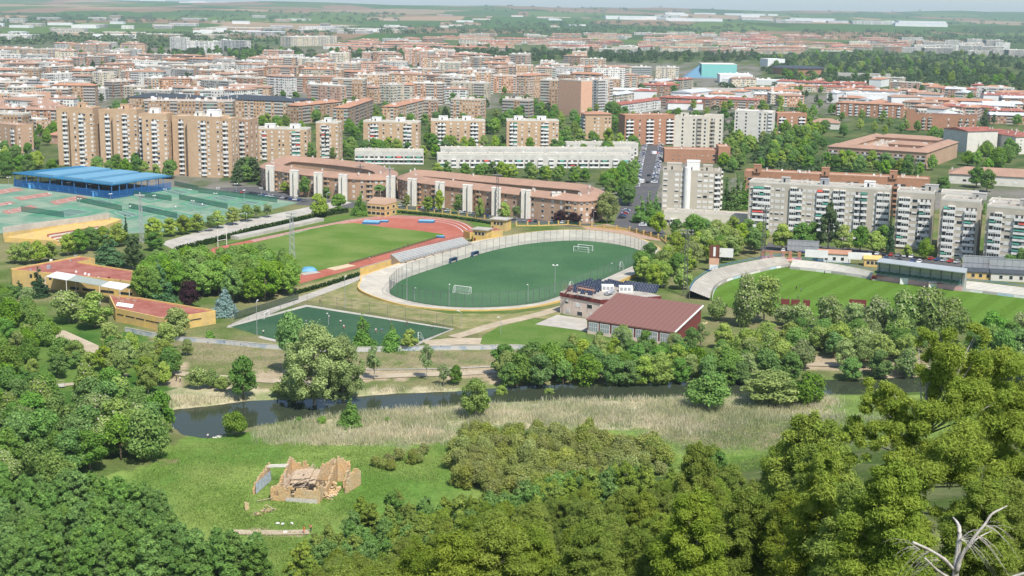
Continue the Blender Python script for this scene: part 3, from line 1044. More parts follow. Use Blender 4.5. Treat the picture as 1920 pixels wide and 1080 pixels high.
def curved_block(label, outer, towers, h=12.0, wing=12.0, seed=1):
    pts = [W(a, b_, h) for a, b_ in outer]
    c = sum(pts, Vector()) / len(pts)
    pts = [Vector((p.x - c.x, p.y - c.y, 0)) for p in pts]
    n = len(pts)
    cen = Vector((0, 0, 0))
    nor = []
    for i in range(n):
        d = (pts[(i + 1) % n] - pts[(i - 1) % n]).normalized()
        nn = Vector((-d.y, d.x, 0))
        nor.append(nn)
    area = sum(pts[i].x * pts[(i + 1) % n].y - pts[(i + 1) % n].x * pts[i].y for i in range(n))
    sg = 1 if area > 0 else -1
    inn = [p + q * sg * wing for p, q in zip(pts, nor)]
    mid = [p + q * sg * wing / 2 for p, q in zip(pts, nor)]
    eav = [p - q * sg * .8 for p, q in zip(pts, nor)]
    ein = [p + q * sg * (wing + .8) for p, q in zip(pts, nor)]
    z = lambda L_, zz: [Vector((p.x, p.y, zz)) for p in L_]
    root = thing('curved_apartment_block', label, 'apartment block', (c.x, c.y, 0))
    mb = MB()
    band(mb, z(pts, 0), z(pts, h), 0, True)
    band(mb, z(inn, h), z(inn, 0), 0, True)
    mb.build('wall', m_brick2, root)
    mb = MB()
    band(mb, z(eav, h), z(mid, h + 2.6), 0, True)
    band(mb, z(mid, h + 2.6), z(ein, h), 0, True)
    band(mb, z(eav, h - .35), z(eav, h), 0, True)
    band(mb, z(ein, h), z(ein, h - .35), 0, True)
    band(mb, z(pts, h - .35), z(eav, h - .35), 0, True)
    ro = mb.build('roof', m_tile, root)
    rnd = random.Random(seed)
    for i in range(12):
        p = mid[rnd.randrange(n)]
        link('chimney', kit_chimney(), ro, Matrix.Translation((p.x + rnd.uniform(-2, 2), p.y + rnd.uniform(-2, 2), h + 1.9)))
    for a, b_ in towers:                                        # pale stair towers, two by two
        q = W(a, b_, 0) - Vector((c.x, c.y, 0))
        mb = MB()
        mb.box(q.x - 1.3, q.y - 2.2, 0, q.x + 1.3, q.y + 2.6, h + 2.6, 0).box(q.x - 1.4, q.y - 2.3, h + 2.6, q.x + 1.4, q.y + 2.7, h + 2.85, 0)
        mb.box(q.x - .3, q.y - 2.26, 1, q.x + .3, q.y - 2.2, h, 1)
        mb.build('stair_tower', [m_offw, m_ivory], root)
    cnt, extra = 0, []
    for i in range(n):
        p, q = pts[i], pts[(i + 1) % n]
        e = q - p
        out_n = -nor[i] * sg
        if out_n.y > .5:
            continue
        k = max(1, int(e.length / 3.4))
        rz = math.atan2(e.y, e.x) if sg > 0 else math.atan2(-e.y, -e.x)
        for j in range(k):
            s = p.lerp(q, (j + .5) / k)
            for f in range(4):
                M = Matrix.Translation((s.x, s.y, .5 + f * 2.9 + .7)) @ Matrix.Rotation(rz, 4, 'Z')
                big = (i * 3 + j) % 5 == 2
                me = kit_balcony('balcony_brick') if big else kit_window('plain_' + rnd.choice(['glass', 'half', 'blind']))
                if big:
                    M = Matrix.Translation((s.x, s.y, .6 + f * 2.9)) @ Matrix.Rotation(rz, 4, 'Z')
                if cnt < 198:
                    link('balcony' if big else 'window', me, root, M)
                    cnt += 1
    for p in mid:
        occupy(p.x + c.x, p.y + c.y, 12)
    return root


curved_block('long curved brown brick block with pale paired stair towers, nearer the tennis courts',
             [tuple(p) for p in smooth([(489, 313), (520, 320), (565, 327), (605, 331), (655, 335), (700, 337), (728, 336), (743, 329), (740, 321), (715, 314), (670, 308), (620, 303), (570, 299), (535, 298), (505, 303)], True, 3)],
             [(504, 356.5), (511, 358), (549, 366.5), (556, 367.5), (594, 371.5), (601, 372.5), (640, 375.5), (647, 376.5), (729, 379.5), (737, 379)])
curved_block('long curved brown brick block whose rounded end faces the avenue',
             [tuple(p) for p in smooth([(748, 335), (790, 343), (840, 349), (890, 355), (940, 361), (990, 367), (1045, 373), (1085, 377), (1115, 375), (1133, 367), (1130, 358), (1105, 352), (1050, 347), (980, 341), (900, 334), (830, 327), (780, 324), (755, 328)], True, 3)],
             [(769, 384), (777, 385), (821, 391), (829, 392), (872, 397), (881, 398), (926, 403), (934, 404), (981, 408), (990, 409), (1038, 413), (1046, 413)], seed=4)

# ------------------------------------------------------------------ grey and beige blocks on the avenue's far side
building('apartment_tower', 'grey-beige tower with a white round stair shaft on the avenue corner', (1243, 320), (1340, 323), 22, 15, m_beige, 'W.WW..WWW', '', 'B', roofm=m_gravel, vols=[(28.2, 32, 1, 14, 22, 'B', '', 'B')],
         machine=[(2, 10, 4, 11, 3.5, m_beige), (13, 20, 3, 12, 5, m_white), (22, 27, 4, 10, 3, m_beige)], chim=4, bal='white', blind=.75)
st_ = D.objects[[o.name for o in COL.objects if o.name.startswith('apartment_tower')][-1]]
mb = MB()
mb.tube([(13.6, -1.0, 0), (13.6, -1.0, 24.5)], 1.9, 14, 0)
mb.build('stair_shaft', m_white, st_)
building('shop_row', 'low beige two-storey shops at the foot of the grey tower', (1245, 398), (1408, 407), 6.5, 12, m_ivory, 'WGW.W.GWW.WGW', '', '', roofm=m_gravel, chim=4, cat='shops', blind=.4, base=.6)
building('low_brick_hall', 'low orange brick hall with round stair end, behind the grey tower', (1246, 281), (1356, 283), 9, 16, m_brick3, '.sssssssW.', '', '', roofm=m_terr, vols=[(38.5, 47, -4, 14, 12, '', '', '')], chim=2, cat='hall', blind=0)
bb = 'beige slab blocks facing the stadium'
building('apartment_slab', 'longest beige slab block, many white balcony stacks, beside the brick terrace', (1405, 341), (1668, 356), 26, 13, m_beige, 'wBBGwWw.GBwWwBBwGBwWBB.wGG', '', '', roofm=m_gravel, parm=m_offw,
         machine=[(15, 19, 4, 8, 2.5, m_grey), (34, 38, 4, 8, 2.8, m_steel), (55, 60, 4, 8, 2.8, m_white)], chim=8, group=bb, bal='white', blind=.8, awn=.25)
for A, B, lab, c in (((1682, 359), (1752, 363), 'beige slab block with pale end wall, just past the longest slab', 1), ((1766, 374), (1838, 379), 'beige slab block with pale end wall, between two like it', 2), ((1851, 386), (1935, 393), 'beige slab block with pale end wall, last of the stepped row by the stadium stand', 3)):
    building('apartment_slab', lab, A, B, 27, 14, m_beige, '.BGwWwBB.', '', '', roofm=m_gravel, parm=m_offw, vols=[(19.5, 36, 7, 20, 26.4, 'wWBw', '', '')],
             machine=[(12, 18, 8, 12, 2.8, m_grey)], chim=3, group=bb, bal='white', blind=.7, awn=.28, dish=1)
building('stepped_terrace', 'orange brick terrace with three tall stair turrets behind the longest beige slab', (1396, 322), (1744, 338), 21, 12, m_brick3, 'W.SwWS.wWS.WwS.W', '', 'w', roofm=m_terr,
         machine=[(5, 9, -1, 4, 4, m_brick3), (42, 46, -1, 4, 4, m_brick3), (78, 82, -1, 4, 4, m_brick3)], chim=14, dish=3, bal='red', blind=.2)
# broad brown-roofed block round a roof terrace
r_, w_ = building('courtyard_block', 'broad low block with overhanging brown tiled roofs round a cluttered roof terrace', (1553, 274), (1738, 286), 12, 10, m_brick2, 'SSSSSSSSS', 'SSS', '', 'hip', m_tile, chim=0, rise=2.2, bal='grey', cat='apartment block')
for x0, x1, y0, y1, hh in ((-.2, 12, 10.4, 112, 12), (w_ - 12, w_ + .2, 10.4, 96, 12), (12.3, w_ - 12.3, 84, 100, 13.5), (w_ * .45, w_ - 12.3, 44, 56, 12.5)):
    mb = MB()
    mb.box(x0, y0, 0, x1, y1, hh, 0)
    mb.build('wall', m_brick2, r_)
    mb = MB()
    roof_hip(mb, x0, x1, y0, y1, hh, 2.2)
    mb.build('roof', m_tile, r_)
mb = MB()
mb.box(12.3, 10.4, 0, w_ - 12.3, 83.7, 9.5, 0)
tr_ = mb.build('roof_terrace', m_terr, r_)
for i in range(60):
    q = random.uniform(14, w_ - 15), random.choice([random.uniform(14, 42), random.uniform(58, 82)])
    mb = MB()
    s = random.uniform(.9, 2.6)
    mb.box(q[0], q[1], 9.5, q[0] + s, q[1] + s, 9.5 + random.uniform(.8, 2.6), 0)
    mb.build('chimney', random.choice([m_offw, m_white, m_ivory]), tr_)
for oy in (10, 45, 80):
    occupy(r_.location.x + w_ * .25, r_.location.y + oy, 26)
    occupy(r_.location.x + w_ * .75, r_.location.y + oy, 26)
# gable-ended white blocks at the right and the school
building('gabled_block', 'white end wall block with red tiled roof beside tall poplar trees', (1770, 240), (1815, 246), 17, 30, m_offw, '', 'w.w.w.w', '', 'gable', m_redroof, chim=6, rise=2.0)
building('gabled_block', 'grey sided block with cluttered red roof beyond the white end wall block', (1843, 246), (1905, 256), 14, 30, m_offw, '', 'w.w.w.w', 'w.w', 'gable', m_redroof, chim=10, rise=2.0)
building('school', 'long low school with brown tiled roof behind the beige slabs', (1780, 325), (1960, 334), 6.5, 22, m_offw, 'W.W.W.W.W.W.W.W', '', '', 'hip', m_tile, chim=3, rise=4.0, cat='school')
building('apartment_block', 'brick block with dark flat roof edge and tall brick end, beyond the courtyard block', (1716, 214), (1832, 218), 15, 14, m_brick3, '.BB..w.BBw', 'w', '', roofm=m_slate, vols=[(-8, -.003, -2, 12, 19, '', '', '')], chim=8, dish=3, bal='beige')
building('apartment_block', 'brick block with pale ridge roof and white balconies, behind the dark flat roof', (1725, 186), (1868, 191), 12, 14, m_brick3, 'B.BB.B.BB.BB', '', '', 'hip', m_tile2, chim=8, dish=2, rise=2.5)
building('apartment_block', 'long orange brick block with white stacked balconies and red roof, above the pale hangar', (1568, 192), (1692, 197), 14, 14, m_brick3, 'BwBBwBwBBwB', '', '', 'hip', m_tile2, chim=8, dish=2, rise=1.5)
building('village_hall', 'small brown pyramid-roofed hall with white base behind the poplars', (1520, 229), (1573, 231), 6, 16, m_offw, '', '', '', 'hip', m_tile, chim=1, rise=3.5, cat='hall')
building('apartment_block', 'brick corner block with white balcony side at the photo edge near the street trees', (-10, 232), (30, 236), 20, 14, m_brick2, 'BwB', '', 'w.w', roofm=m_terr, chim=2, dish=1)
building('apartment_block', 'orange brick block whose blank gable faces the tree-lined side street', (66, 176), (95, 174), 18, 22, m_pink, 'BB..', '', '', roofm=m_terr, chim=2, dish=1)
for A, B, lab in (((90, 232), (130, 238), 'small red-tiled house cluster beside the first brick tower'), ((92, 252), (128, 256), 'lower red-tiled house among trees beside the first brick tower')):
    building('tiled_house', lab, A, B, 7, 10, m_pink, 'w.w', '', '', 'hip', m_tile2, chim=2, cat='house')
# ------------------------------------------------------------------ helpers for placed solids
def rel(o, p):
    return (p[0] - o[0], p[1] - o[1], p[2] if len(p) > 2 else 0)


def pxpoly(pts, z, o):
    return [rel(o, W(a, b_, z)) for a, b_ in pts]


def slab_from(pts_px, z, thick, o, mb, mi=0):
    """a plate whose upper face lies where the photo shows it; per-corner heights allowed"""
    zs = z if isinstance(z, (list, tuple)) else [z] * len(pts_px)
    top = [Vector(rel(o, W(a, b_, q))) for (a, b_), q in zip(pts_px, zs)]
    n = len(top)
    lo = [p - Vector((0, 0, thick)) for p in top]
    mb.add(top + lo, [tuple(range(n)), tuple(range(2 * n - 1, n - 1, -1))] + [(i, i + n, (i + 1) % n + n, (i + 1) % n) for i in range(n)], mi)
    return top


# ------------------------------------------------------------------ blue canopy over the covered courts
o = W(209, 360)
cv = thing('court_canopy', 'big blue steel canopy with three raised pale roof lights over fenced courts', 'canopy', (o.x, o.y, 0))
mcan = mat('canopy_blue', (0.026, 0.145, 0.27), 0.75, 0.1, 0.3, (0.034, 0.175, 0.31), 0.06, spec=0.2)
mcan2 = mat('canopy_light_blue', (0.14, 0.31, 0.43), 0.75, 0.06, 0.1)
mb = MB()
CP = [(22, 324), (150, 310.5), (322, 329.5), (209, 346.5)]
top = slab_from(CP, 8.2, .5, o, mb)
ro = mb.build('roof', mcan, cv)


def bil(u, v, z):
    p = (top[0] * (1 - u) + top[3] * u) * (1 - v) + (top[1] * (1 - u) + top[2] * u) * v
    return Vector((p.x, p.y, z))


for u0, u1 in ((.20, .40), (.50, .70), (.78, .985)):
    mb = MB()
    mb.add([bil(u0, .05, 8.22), bil(u1, .05, 8.22), bil(u1, .92, 8.22), bil(u0, .92, 8.22), bil(u0, .05, 9.3), bil(u1, .05, 9.3), bil(u1, .92, 9.3), bil(u0, .92, 9.3)],
           [(4, 5, 6, 7), (0, 1, 5, 4), (1, 2, 6, 5), (2, 3, 7, 6), (3, 0, 4, 7)])
    mb.build('roof_light', mcan2, ro)
for a, b_ in ((0, 3), (3, 2), (0, 1), (1, 2)):
    for i in range(8):
        p = top[a].lerp(top[b_], i / 8) * .97
        mb = MB()
        mb.tube([(p.x, p.y, 0), (p.x, p.y, 7.9)], .22, 6)
        mb.build('column', m_blue, cv)
mnet = nt('blue_mesh')
m_, t, out = mnet
b = N(t, 'ShaderNodeBsdfDiffuse')
b.inputs[0].default_value = (0.03, 0.13, 0.34, 1)
tp = N(t, 'ShaderNodeBsdfTransparent')
mx = N(t, 'ShaderNodeMixShader')
mx.inputs[0].default_value = .62
L(t, tp.outputs[0], mx.inputs[1])
L(t, b.outputs[0], mx.inputs[2])
L(t, mx.outputs[0], out.inputs[0])
for a, b_ in ((0, 3), (3, 2), (0, 1)):
    p, q = top[a] * .985, top[b_] * .985
    mb = MB()
    mb.add([(p.x, p.y, .02), (q.x, q.y, .02), (q.x, q.y, 4.4), (p.x, p.y, 4.4)], [(0, 1, 2, 3)])
    mb.build('mesh_screen', m_, cv)
mb = MB()
mb.poly([bil(.02, .02, .3), bil(.98, .02, .3), bil(.98, .98, .3), bil(.02, .98, .3)])
mb.build('court_floor', mat('canopy_floor', (0.10, 0.11, 0.12)), cv)
for u in (.12, .3, .48, .66, .84):
    mb = MB()
    p = bil(u, .10, 0)
    mb.box(p.x - 5, p.y - .4, .3, p.x + 5, p.y + .4, 3.6)
    mb.build('court_wall', m_blue, cv)
for i, (a, b_) in enumerate(((63, 353), (100, 356), (120, 358), (137, 360), (183, 368))):
    p = W(a, b_)
    bx = thing('court_cabin', f'small blue cabin along the canopy side, {nth(i + 1)} from the canopy corner tip', 'cabin', (p.x, p.y, 0), 0.5, 'blue cabins by the canopy')
    MB().box(-3, -1.5, .1, 3, 1.5, 2.8).build('wall', mat('cabin_blue', (0.10, 0.34, 0.62), 0.6, 0.08), bx)
    MB().box(-3.2, -1.7, 2.8, 3.2, 1.7, 3.0).build('roof', mcan2, bx)

# ------------------------------------------------------------------ ochre fronton with banded steps
o = W(110, 470)
fr = thing('bathing_wall', 'yellow retaining building with grey parapet wall and red banded steps below the courts', 'building', (o.x, o.y, 0))
mb = MB()
q = [(4, 424), (205, 397), (228, 409), (120, 452), (118, 478), (8, 465)]
tops = [Vector(rel(o, W(a, b_, 5.5))) for a, b_ in ((5, 426), (205, 400))]
bk = [p + Vector((0, 1.0, 0)) for p in tops]
mb.add([(tops[0].x, tops[0].y, 2.8), (tops[1].x, tops[1].y, 2.8), tops[1], tops[0], (bk[0].x, bk[0].y, 0), (bk[1].x, bk[1].y, 0), bk[1], bk[0]],
       [(0, 1, 2, 3), (3, 2, 6, 7), (5, 4, 7, 6), (1, 5, 6, 2), (4, 0, 3, 7)])
mb.build('parapet', m_conc, fr)
mb = MB()
mb.add([(tops[0].x, tops[0].y - .05, 0), (tops[1].x, tops[1].y - .05, 0), (tops[1].x, tops[1].y - .05, 2.8), (tops[0].x, tops[0].y - .05, 2.8), (tops[0].x, tops[0].y + .5, 2.8), (tops[1].x, tops[1].y + .5, 2.8)], [(0, 1, 2, 3), (3, 2, 5, 4)])
p4 = [Vector(rel(o, W(a, b_, 2.2))) for a, b_ in ((8, 445), (120, 452), (228, 411), (205, 407))]
n = 4
mb.add(p4 + [Vector((p.x, p.y, 0)) for p in p4], [(0, 1, 2, 3)] + [(i, i + n, (i + 1) % n + n, (i + 1) % n) for i in range(n)])
mb.build('wall', m_ochre, fr)
for i in range(6):
    mb = MB()
    t0 = i / 6
    a0, a1 = Vector(rel(o, W(88 + 10 * t0 * 2.5, 444 + t0 * 9, 2.3))), Vector(rel(o, W(186 + 4 * t0, 428.5 + t0 * 9, 2.3)))
    z = 3.4 - i * .2
    mb.add([(a0.x, a0.y, z), (a1.x, a1.y, z), (a1.x, a1.y + 1.0, z), (a0.x, a0.y + 1.0, z), (a0.x, a0.y, 2), (a1.x, a1.y, 2)], [(0, 1, 2, 3), (4, 5, 1, 0)], 0)
    mb.build('step', m_offw if i % 2 else m_redroof, fr)


# ------------------------------------------------------------------ two ochre club buildings with red roofs
def club(label, roof_px, h, front_windows, par=.5):
    o = W(*roof_px[0], 0)
    root = thing('club_building', label, 'sports building', (o.x, o.y, 0))
    pts = [Vector(rel(o, W(a, b_, h))) for a, b_ in roof_px]
    n = len(pts)
    area = sum(pts[i].x * pts[(i + 1) % n].y - pts[(i + 1) % n].x * pts[i].y for i in range(n))
    sg = 1 if area > 0 else -1
    mb = MB()
    band(mb, [Vector((p.x, p.y, 0)) for p in pts], [Vector((p.x, p.y, h + par)) for p in pts], 0, True)
    inn = []
    for i in range(n):
        d = (pts[(i + 1) % n] - pts[i - 1]).normalized()
        inn.append(pts[i] + Vector((-d.y, d.x, 0)) * .45 * sg)
    band(mb, [Vector((p.x, p.y, h + par)) for p in pts], [Vector((p.x, p.y, h + par)) for p in inn], 0, True)
    band(mb, [Vector((p.x, p.y, h + par)) for p in inn], [Vector((p.x, p.y, h)) for p in inn], 0, True)
    mb.build('wall', m_ochre, root)
    ro = MB().poly([Vector((p.x, p.y, h)) for p in inn]).build('roof', m_redroof, root)
    for (i, s, z, ww, hh) in front_windows:
        p, q = pts[i], pts[(i + 1) % n]
        e = (q - p).normalized()
        c = p.lerp(q, s)
        mb = MB()
        mb.M = Matrix.Translation((c.x, c.y, z)) @ Matrix.Rotation(math.atan2(e.y, e.x), 4, 'Z')
        mb.box(-ww / 2, -.05, 0, ww / 2, .05, hh, 0).box(-ww / 2 - .1, -.12, -.12, ww / 2 + .1, .04, -.01, 1)
        mb.build('window', [m_glass, m_ochre], root)
    return root, o, ro, pts


c1, o1, r1, p1 = club('two-storey yellow clubhouse with flat red roof and two white canopies',
                      [(20, 506), (150, 482), (178, 486), (147, 493), (260, 511), (263, 531), (125, 517), (22, 507.5)], 6.0,
                      [(5, .15, 3.6, 2.2, 1.2), (5, .3, 3.6, 2, 1.2), (5, .48, 3.6, 2, 1.2), (5, .62, 3.6, 2, 1.2), (5, .85, 3.6, 1.5, 1.6), (5, .2, .9, 6, 1), (5, .45, .9, 6, 1), (5, .7, .9, 6, 1), (5, .9, .9, 4, 1),
                       (6, .3, 3.8, 1.2, 1.5), (6, .65, 3.8, 1.2, 1.5), (6, .5, .8, 8, .8), (4, .5, .6, 2, 2)])
for lab, q in (('wider white flat canopy on the clubhouse', [(86, 518), (106, 509), (143, 515), (126, 525)]), ('white flat canopy over the clubhouse terrace bar', [(189, 536), (206, 527), (245, 533), (228, 543)])):
    mb = MB()
    slab_from(q, 7.0, .25, o1, mb)
    for a, b_ in q:
        p = rel(o1, W(a, b_, 7.0))
        mb.tube([(p[0] * .99, p[1], .1), (p[0] * .99, p[1], 6.8)], .12, 5)
    mb.build('canopy', m_white, c1)['label'] = lab
mb = MB()
slab_from([(126, 525), (143, 515.5), (205, 527.5), (189, 536)], 6.9, .12, o1, mb)
mb.build('glazed_roof', mat('grey_sheeting', (0.33, 0.36, 0.30), 0.5, 0.15), c1)
for a, b_, s in ((96, 491, 1.0), (142, 483, 1.0), (92, 504, 1.4), (143, 511, .7), (160, 515, .8), (167, 517, .8), (185, 522, .6), (204, 523, .8), (226, 527, .5), (58, 507, .6), (132, 490, .7)):
    p = rel(o1, W(a, b_, 6.0))
    MB().box(p[0] - s / 2, p[1] - s / 2, 5.95, p[0] + s / 2, p[1] + s / 2, 6 + s).build('roof_vent', random.choice([m_white, m_steel, m_maroon]), r1)
c2, o2, r2, p2 = club('single-storey yellow changing-room building with flat red roof and slit windows',
                      [(204, 555), (262, 560), (404, 584.5), (310, 600), (216, 580)], 4.3,
                      [(3, .12, 2.5, 4.5, .45), (3, .3, 2.5, 4.5, .45), (3, .5, 2.5, 4.5, .45), (3, .7, 2.5, 4.5, .45), (3, .9, 2.5, 3.5, .45), (2, .42, 2.5, 5, .45), (2, .8, 2.5, 3.5, .45)])
for i in range(5):
    p = rel(o2, W(222 + i * 6, 572.5 + i * .9, 4.3))
    mb = MB()
    mb.add([(p[0] - .6, p[1] - .9, 4.35), (p[0] + .6, p[1] - .9, 4.35), (p[0] + .6, p[1] + .9, 5.2), (p[0] - .6, p[1] + .9, 5.2), (p[0] + .6, p[1] + .9, 4.3), (p[0] - .6, p[1] + .9, 4.3)], [(0, 1, 2, 3), (3, 2, 4, 5), (1, 4, 2), (0, 3, 5)])
    mb.build('skylight', m_white, r2)
for a, b_ in ((208, 557), (222, 560), (240, 563), (252, 566), (228, 566)):
    p = rel(o2, W(a, b_, 4.3))
    MB().tube([(p[0], p[1], 4.25), (p[0], p[1], 4.9)], .9, 9).build('roof_vent', m_tile, r2)

# ------------------------------------------------------------------ small ochre pavilions by the running track
pv_ = thing('pavilion', 'small two-storey yellow pavilion with rooftop garden beyond the running track', 'pavilion')
o = W(690, 400)
pv_.location = (o.x, o.y, 0)
mb = MB()
pp = pxpoly([(688, 382), (722, 385), (743, 379.5), (742, 373), (700, 370)], 6.2, o)
mb.prism(pp, 0, 6.2, 0, 1)
mb.build('wall', [m_ochre, m_conc], pv_)
e = [Vector(p) for p in pp]
for i, k in ((0, 4), (1, 2)):
    d = e[i + 1] - e[i]
    for zz in (.9, 3.9):
        for j in range(k):
            c = e[i].lerp(e[i + 1], (j + .5) / k)
            link('window', kit_window('wide_glass'), pv_, Matrix.Translation((c.x, c.y, zz)) @ Matrix.Rotation(math.atan2(d.y, d.x), 4, 'Z'))
for z in (3.1, 6.3):
    mb = MB()
    q = [Vector((p.x * 1.01, p.y * 1.01, z)) for p in e]
    mb.prism([(p.x, p.y) for p in q], z - .1, z + .25)
    mb.build('cornice', m_brick2, pv_)
for lab, a, b_, w_, d_, h in (('square yellow gate lodge with flat overhanging roof beside the track bend', 899, 455, 7, 6, 6), ('yellow two-storey lodge with red terrace near the velodrome gate', 934, 433, 8, 7, 5.5)):
    p = W(a, b_)
    g = thing('gate_lodge', lab, 'lodge', (p.x, p.y, 0), -.4)
    MB().box(-w_ / 2, 0, 0, w_ / 2, d_, h).build('wall', m_ochre, g)
    MB().box(-w_ / 2 - .7, -.7, h, w_ / 2 + .7, d_ + .7, h + .45).build('roof', m_conc, g)
    for x in (-1.8, 0, 1.8):
        link('window', kit_window('plain_glass'), g, Matrix.Translation((x, 0, h - 2.4)))
    MB().box(-w_ / 2 + .5, -.06, .02, -w_ / 2 + 1.5, .05, 2.1).build('door', m_maroon, g)
p = W(912, 446)
g = thing('terrace_annex', 'low yellow annex with red terrace roof between the two gate lodges', 'annex', (p.x, p.y, 0), .5)
MB().box(-9, 0, 0, 9, 7, 3.2).build('wall', m_ochre, g)
MB().box(-8.6, .4, 3.21, 8.6, 6.6, 3.35).build('roof', m_redroof, g)

# ------------------------------------------------------------------ grandstand between track and velodrome
o = W(750, 505)
gs = thing('grandstand', 'open grey concrete grandstand of long steps between the running track and turf oval', 'grandstand', (o.x, o.y, 0))
bl, br = Vector(rel(o, W(732, 477, 4.6))), Vector(rel(o, W(866, 444.5, 4.6)))
fl_, fr_ = Vector(rel(o, W(752, 492, 2.2))), Vector(rel(o, W(884, 457, 2.2)))
NS = 7
mb = MB()
for i in range(NS):
    t0, t1 = i / NS, (i + 1) / NS
    z = 4.6 - (4.6 - 2.2) * (i / (NS - 1))
    a, b_, c, d = bl.lerp(fl_, t0), br.lerp(fr_, t0), br.lerp(fr_, t1), bl.lerp(fl_, t1)
    s = lambda p, zz: (p.x, p.y, zz)
    mb.add([s(a, z), s(b_, z), s(c, z), s(d, z), s(d, z - .34), s(c, z - .34)], [(0, 3, 2, 1), (3, 4, 5, 2)], 0)
mb.build('seating_steps', mat('stand_concrete', (0.42, 0.42, 0.40), 0.9, 0.12, 0.5), gs)
mb = MB()
s = lambda p, zz: (p.x, p.y, zz)
mb.add([s(bl, 0), s(br, 0), s(br, 4.6), s(bl, 4.6), s(fl_, 0), s(fr_, 0), s(fr_, 2.2), s(fl_, 2.2)], [(1, 0, 3, 2), (0, 4, 7, 3), (5, 1, 2, 6), (4, 5, 6, 7)])
mb.build('wall', m_brick, gs)
for i in range(8):
    c = fl_.lerp(fr_, (i + .5) / 8)
    MB().box(c.x - .5, c.y - .75, .1, c.x + .5, c.y - .6, 1.9).build('door', m_shade, gs)
for a, b_ in ((fl_, fr_), (bl, br)):
    mb = MB()
    z = a.z
    for zz in (.5, 1.0):
        mb.tube([(a.x, a.y, z + zz), (b_.x, b_.y, z + zz)], .05, 4)
    for i in range(25):
        c = a.lerp(b_, i / 24)
        mb.tube([(c.x, c.y, z), (c.x, c.y, z + 1.0)], .045, 4)
    mb.build('railing', m_dksteel, gs)


def wall_line(name, label, pts, z, h, th, m, cat='wall', cap=None, px=True, zbase=0.0):
    ps = [W(a, b_, z) if px else Vector((a, b_, z)) for a, b_ in pts]
    o = ps[0].copy()
    root = thing(name, label, cat, (o.x, o.y, 0))
    mb = MB()
    A, B_ = [], []
    for i, p in enumerate(ps):
        d = (ps[min(i + 1, len(ps) - 1)] - ps[max(i - 1, 0)]).normalized()
        nn = Vector((-d.y, d.x, 0)) * th / 2
        A.append(p - o + nn)
        B_.append(p - o - nn)
    f = lambda L_, zz: [Vector((p.x, p.y, zz)) for p in L_]
    band(mb, f(B_, zbase), f(B_, h))
    band(mb, f(B_, h), f(A, h))
    band(mb, f(A, h), f(A, zbase))
    n = len(ps)
    for e in (0, n - 1):
        mb.add([(A[e].x, A[e].y, zbase), (B_[e].x, B_[e].y, zbase), (B_[e].x, B_[e].y, h), (A[e].x, A[e].y, h)], [(0, 1, 2, 3)])
    mb.build('wall_face', m, root)
    if cap:
        mb = MB()
        f2 = lambda L1, L2, k, zz: [Vector((p.x + (p.x - q.x) * k, p.y + (p.y - q.y) * k, zz)) for p, q in zip(L1, L2)]
        band(mb, f2(B_, A, .15, h + .12), f2(A, B_, .15, h + .12))
        band(mb, f2(B_, A, .15, h), f2(B_, A, .15, h + .12))
        mb.build('coping', cap, root)
    return root


wall_line('boundary_wall', 'plain yellow wall running from the grandstand toward the river path', [(675, 517), (733, 500)], 0, 3.2, .4, m_ochre, cap=m_conc)
gm, t, out = nt('graffiti_wall')                    # grey wall with faded spray paint
p = pos(t)
c = mixc(t, ramp(t, noise(t, .35, 4, p), .5, .6), (0.50, 0.49, 0.46), (0.33, 0.38, 0.43))
c = mixc(t, ramp(t, noise(t, .9, 3, p), .62, .66), c, (0.12, 0.2, 0.3))
b = N(t, 'ShaderNodeBsdfDiffuse')
L(t, c, b.inputs[0])
L(t, b.outputs[0], out.inputs[0])
wall_line('river_wall', 'long low grey wall with faded graffiti along the river bank', [(235, 622), (290, 633), (340, 640), (410, 645), (480, 652), (560, 658), (660, 660), (800, 657), (880, 656), (960, 655), (1010, 657)], 0, 1.5, .35, gm, cap=m_conc)
wall_line('yellow_kerb_wall', 'low yellow parapet wall behind the far curve of the cycle track', [(1120, 426), (1180, 432), (1238, 448), (1258, 466)], 0, 1.1, .3, m_ochre)

# hedges


def hedge(label, pts, h, wd):
    ps = [W(a, b_, 0) for a, b_ in pts]
    mb = MB()
    V_, F_ = [], []
    o = ps[0]
    rn = random.Random(int(pts[0][0]))
    cs = []
    for i in range(len(ps) - 1):
        e = ps[i + 1] - ps[i]
        for k in range(int(e.length * wd * 13)):
            c = ps[i].lerp(ps[i + 1], rn.random()) - o
            nrm = Vector((-e.y, e.x, 0)).normalized()
            c += nrm * rn.uniform(-wd / 2, wd / 2)
            z = rn.uniform(.1, h)
            s = rn.uniform(.18, .38)
            a = Vector((rn.gauss(0, 1), rn.gauss(0, 1), rn.gauss(0, 1))).normalized() * s
            b2 = a.cross(Vector((rn.gauss(0, 1), rn.gauss(0, 1), rn.gauss(0, 1)))).normalized() * s
            q = Vector((c.x, c.y, z))
            k0 = len(V_)
            V_ += [q - a - b2, q + a - b2, q + a + b2, q - a + b2]
            F_.append((k0, k0 + 1, k0 + 2, k0 + 3))
            cs += [rn.uniform(.75, 1.25)] * 4
    me = D.meshes.new('hedge')
    me.from_pydata([tuple(v) for v in V_], [], F_)
    me.materials.append(m_hedge)
    ca = me.color_attributes.new('Col', 'FLOAT_COLOR', 'POINT')
    ca.data.foreach_set('color', np.array([(0.035 * c, 0.075 * c, 0.02 * c, 1) for c in cs], np.float32).ravel())
    h_ = link('hedge', me)
    h_.location = (o.x, o.y, 0)
    return tag(h_, label, 'hedge')


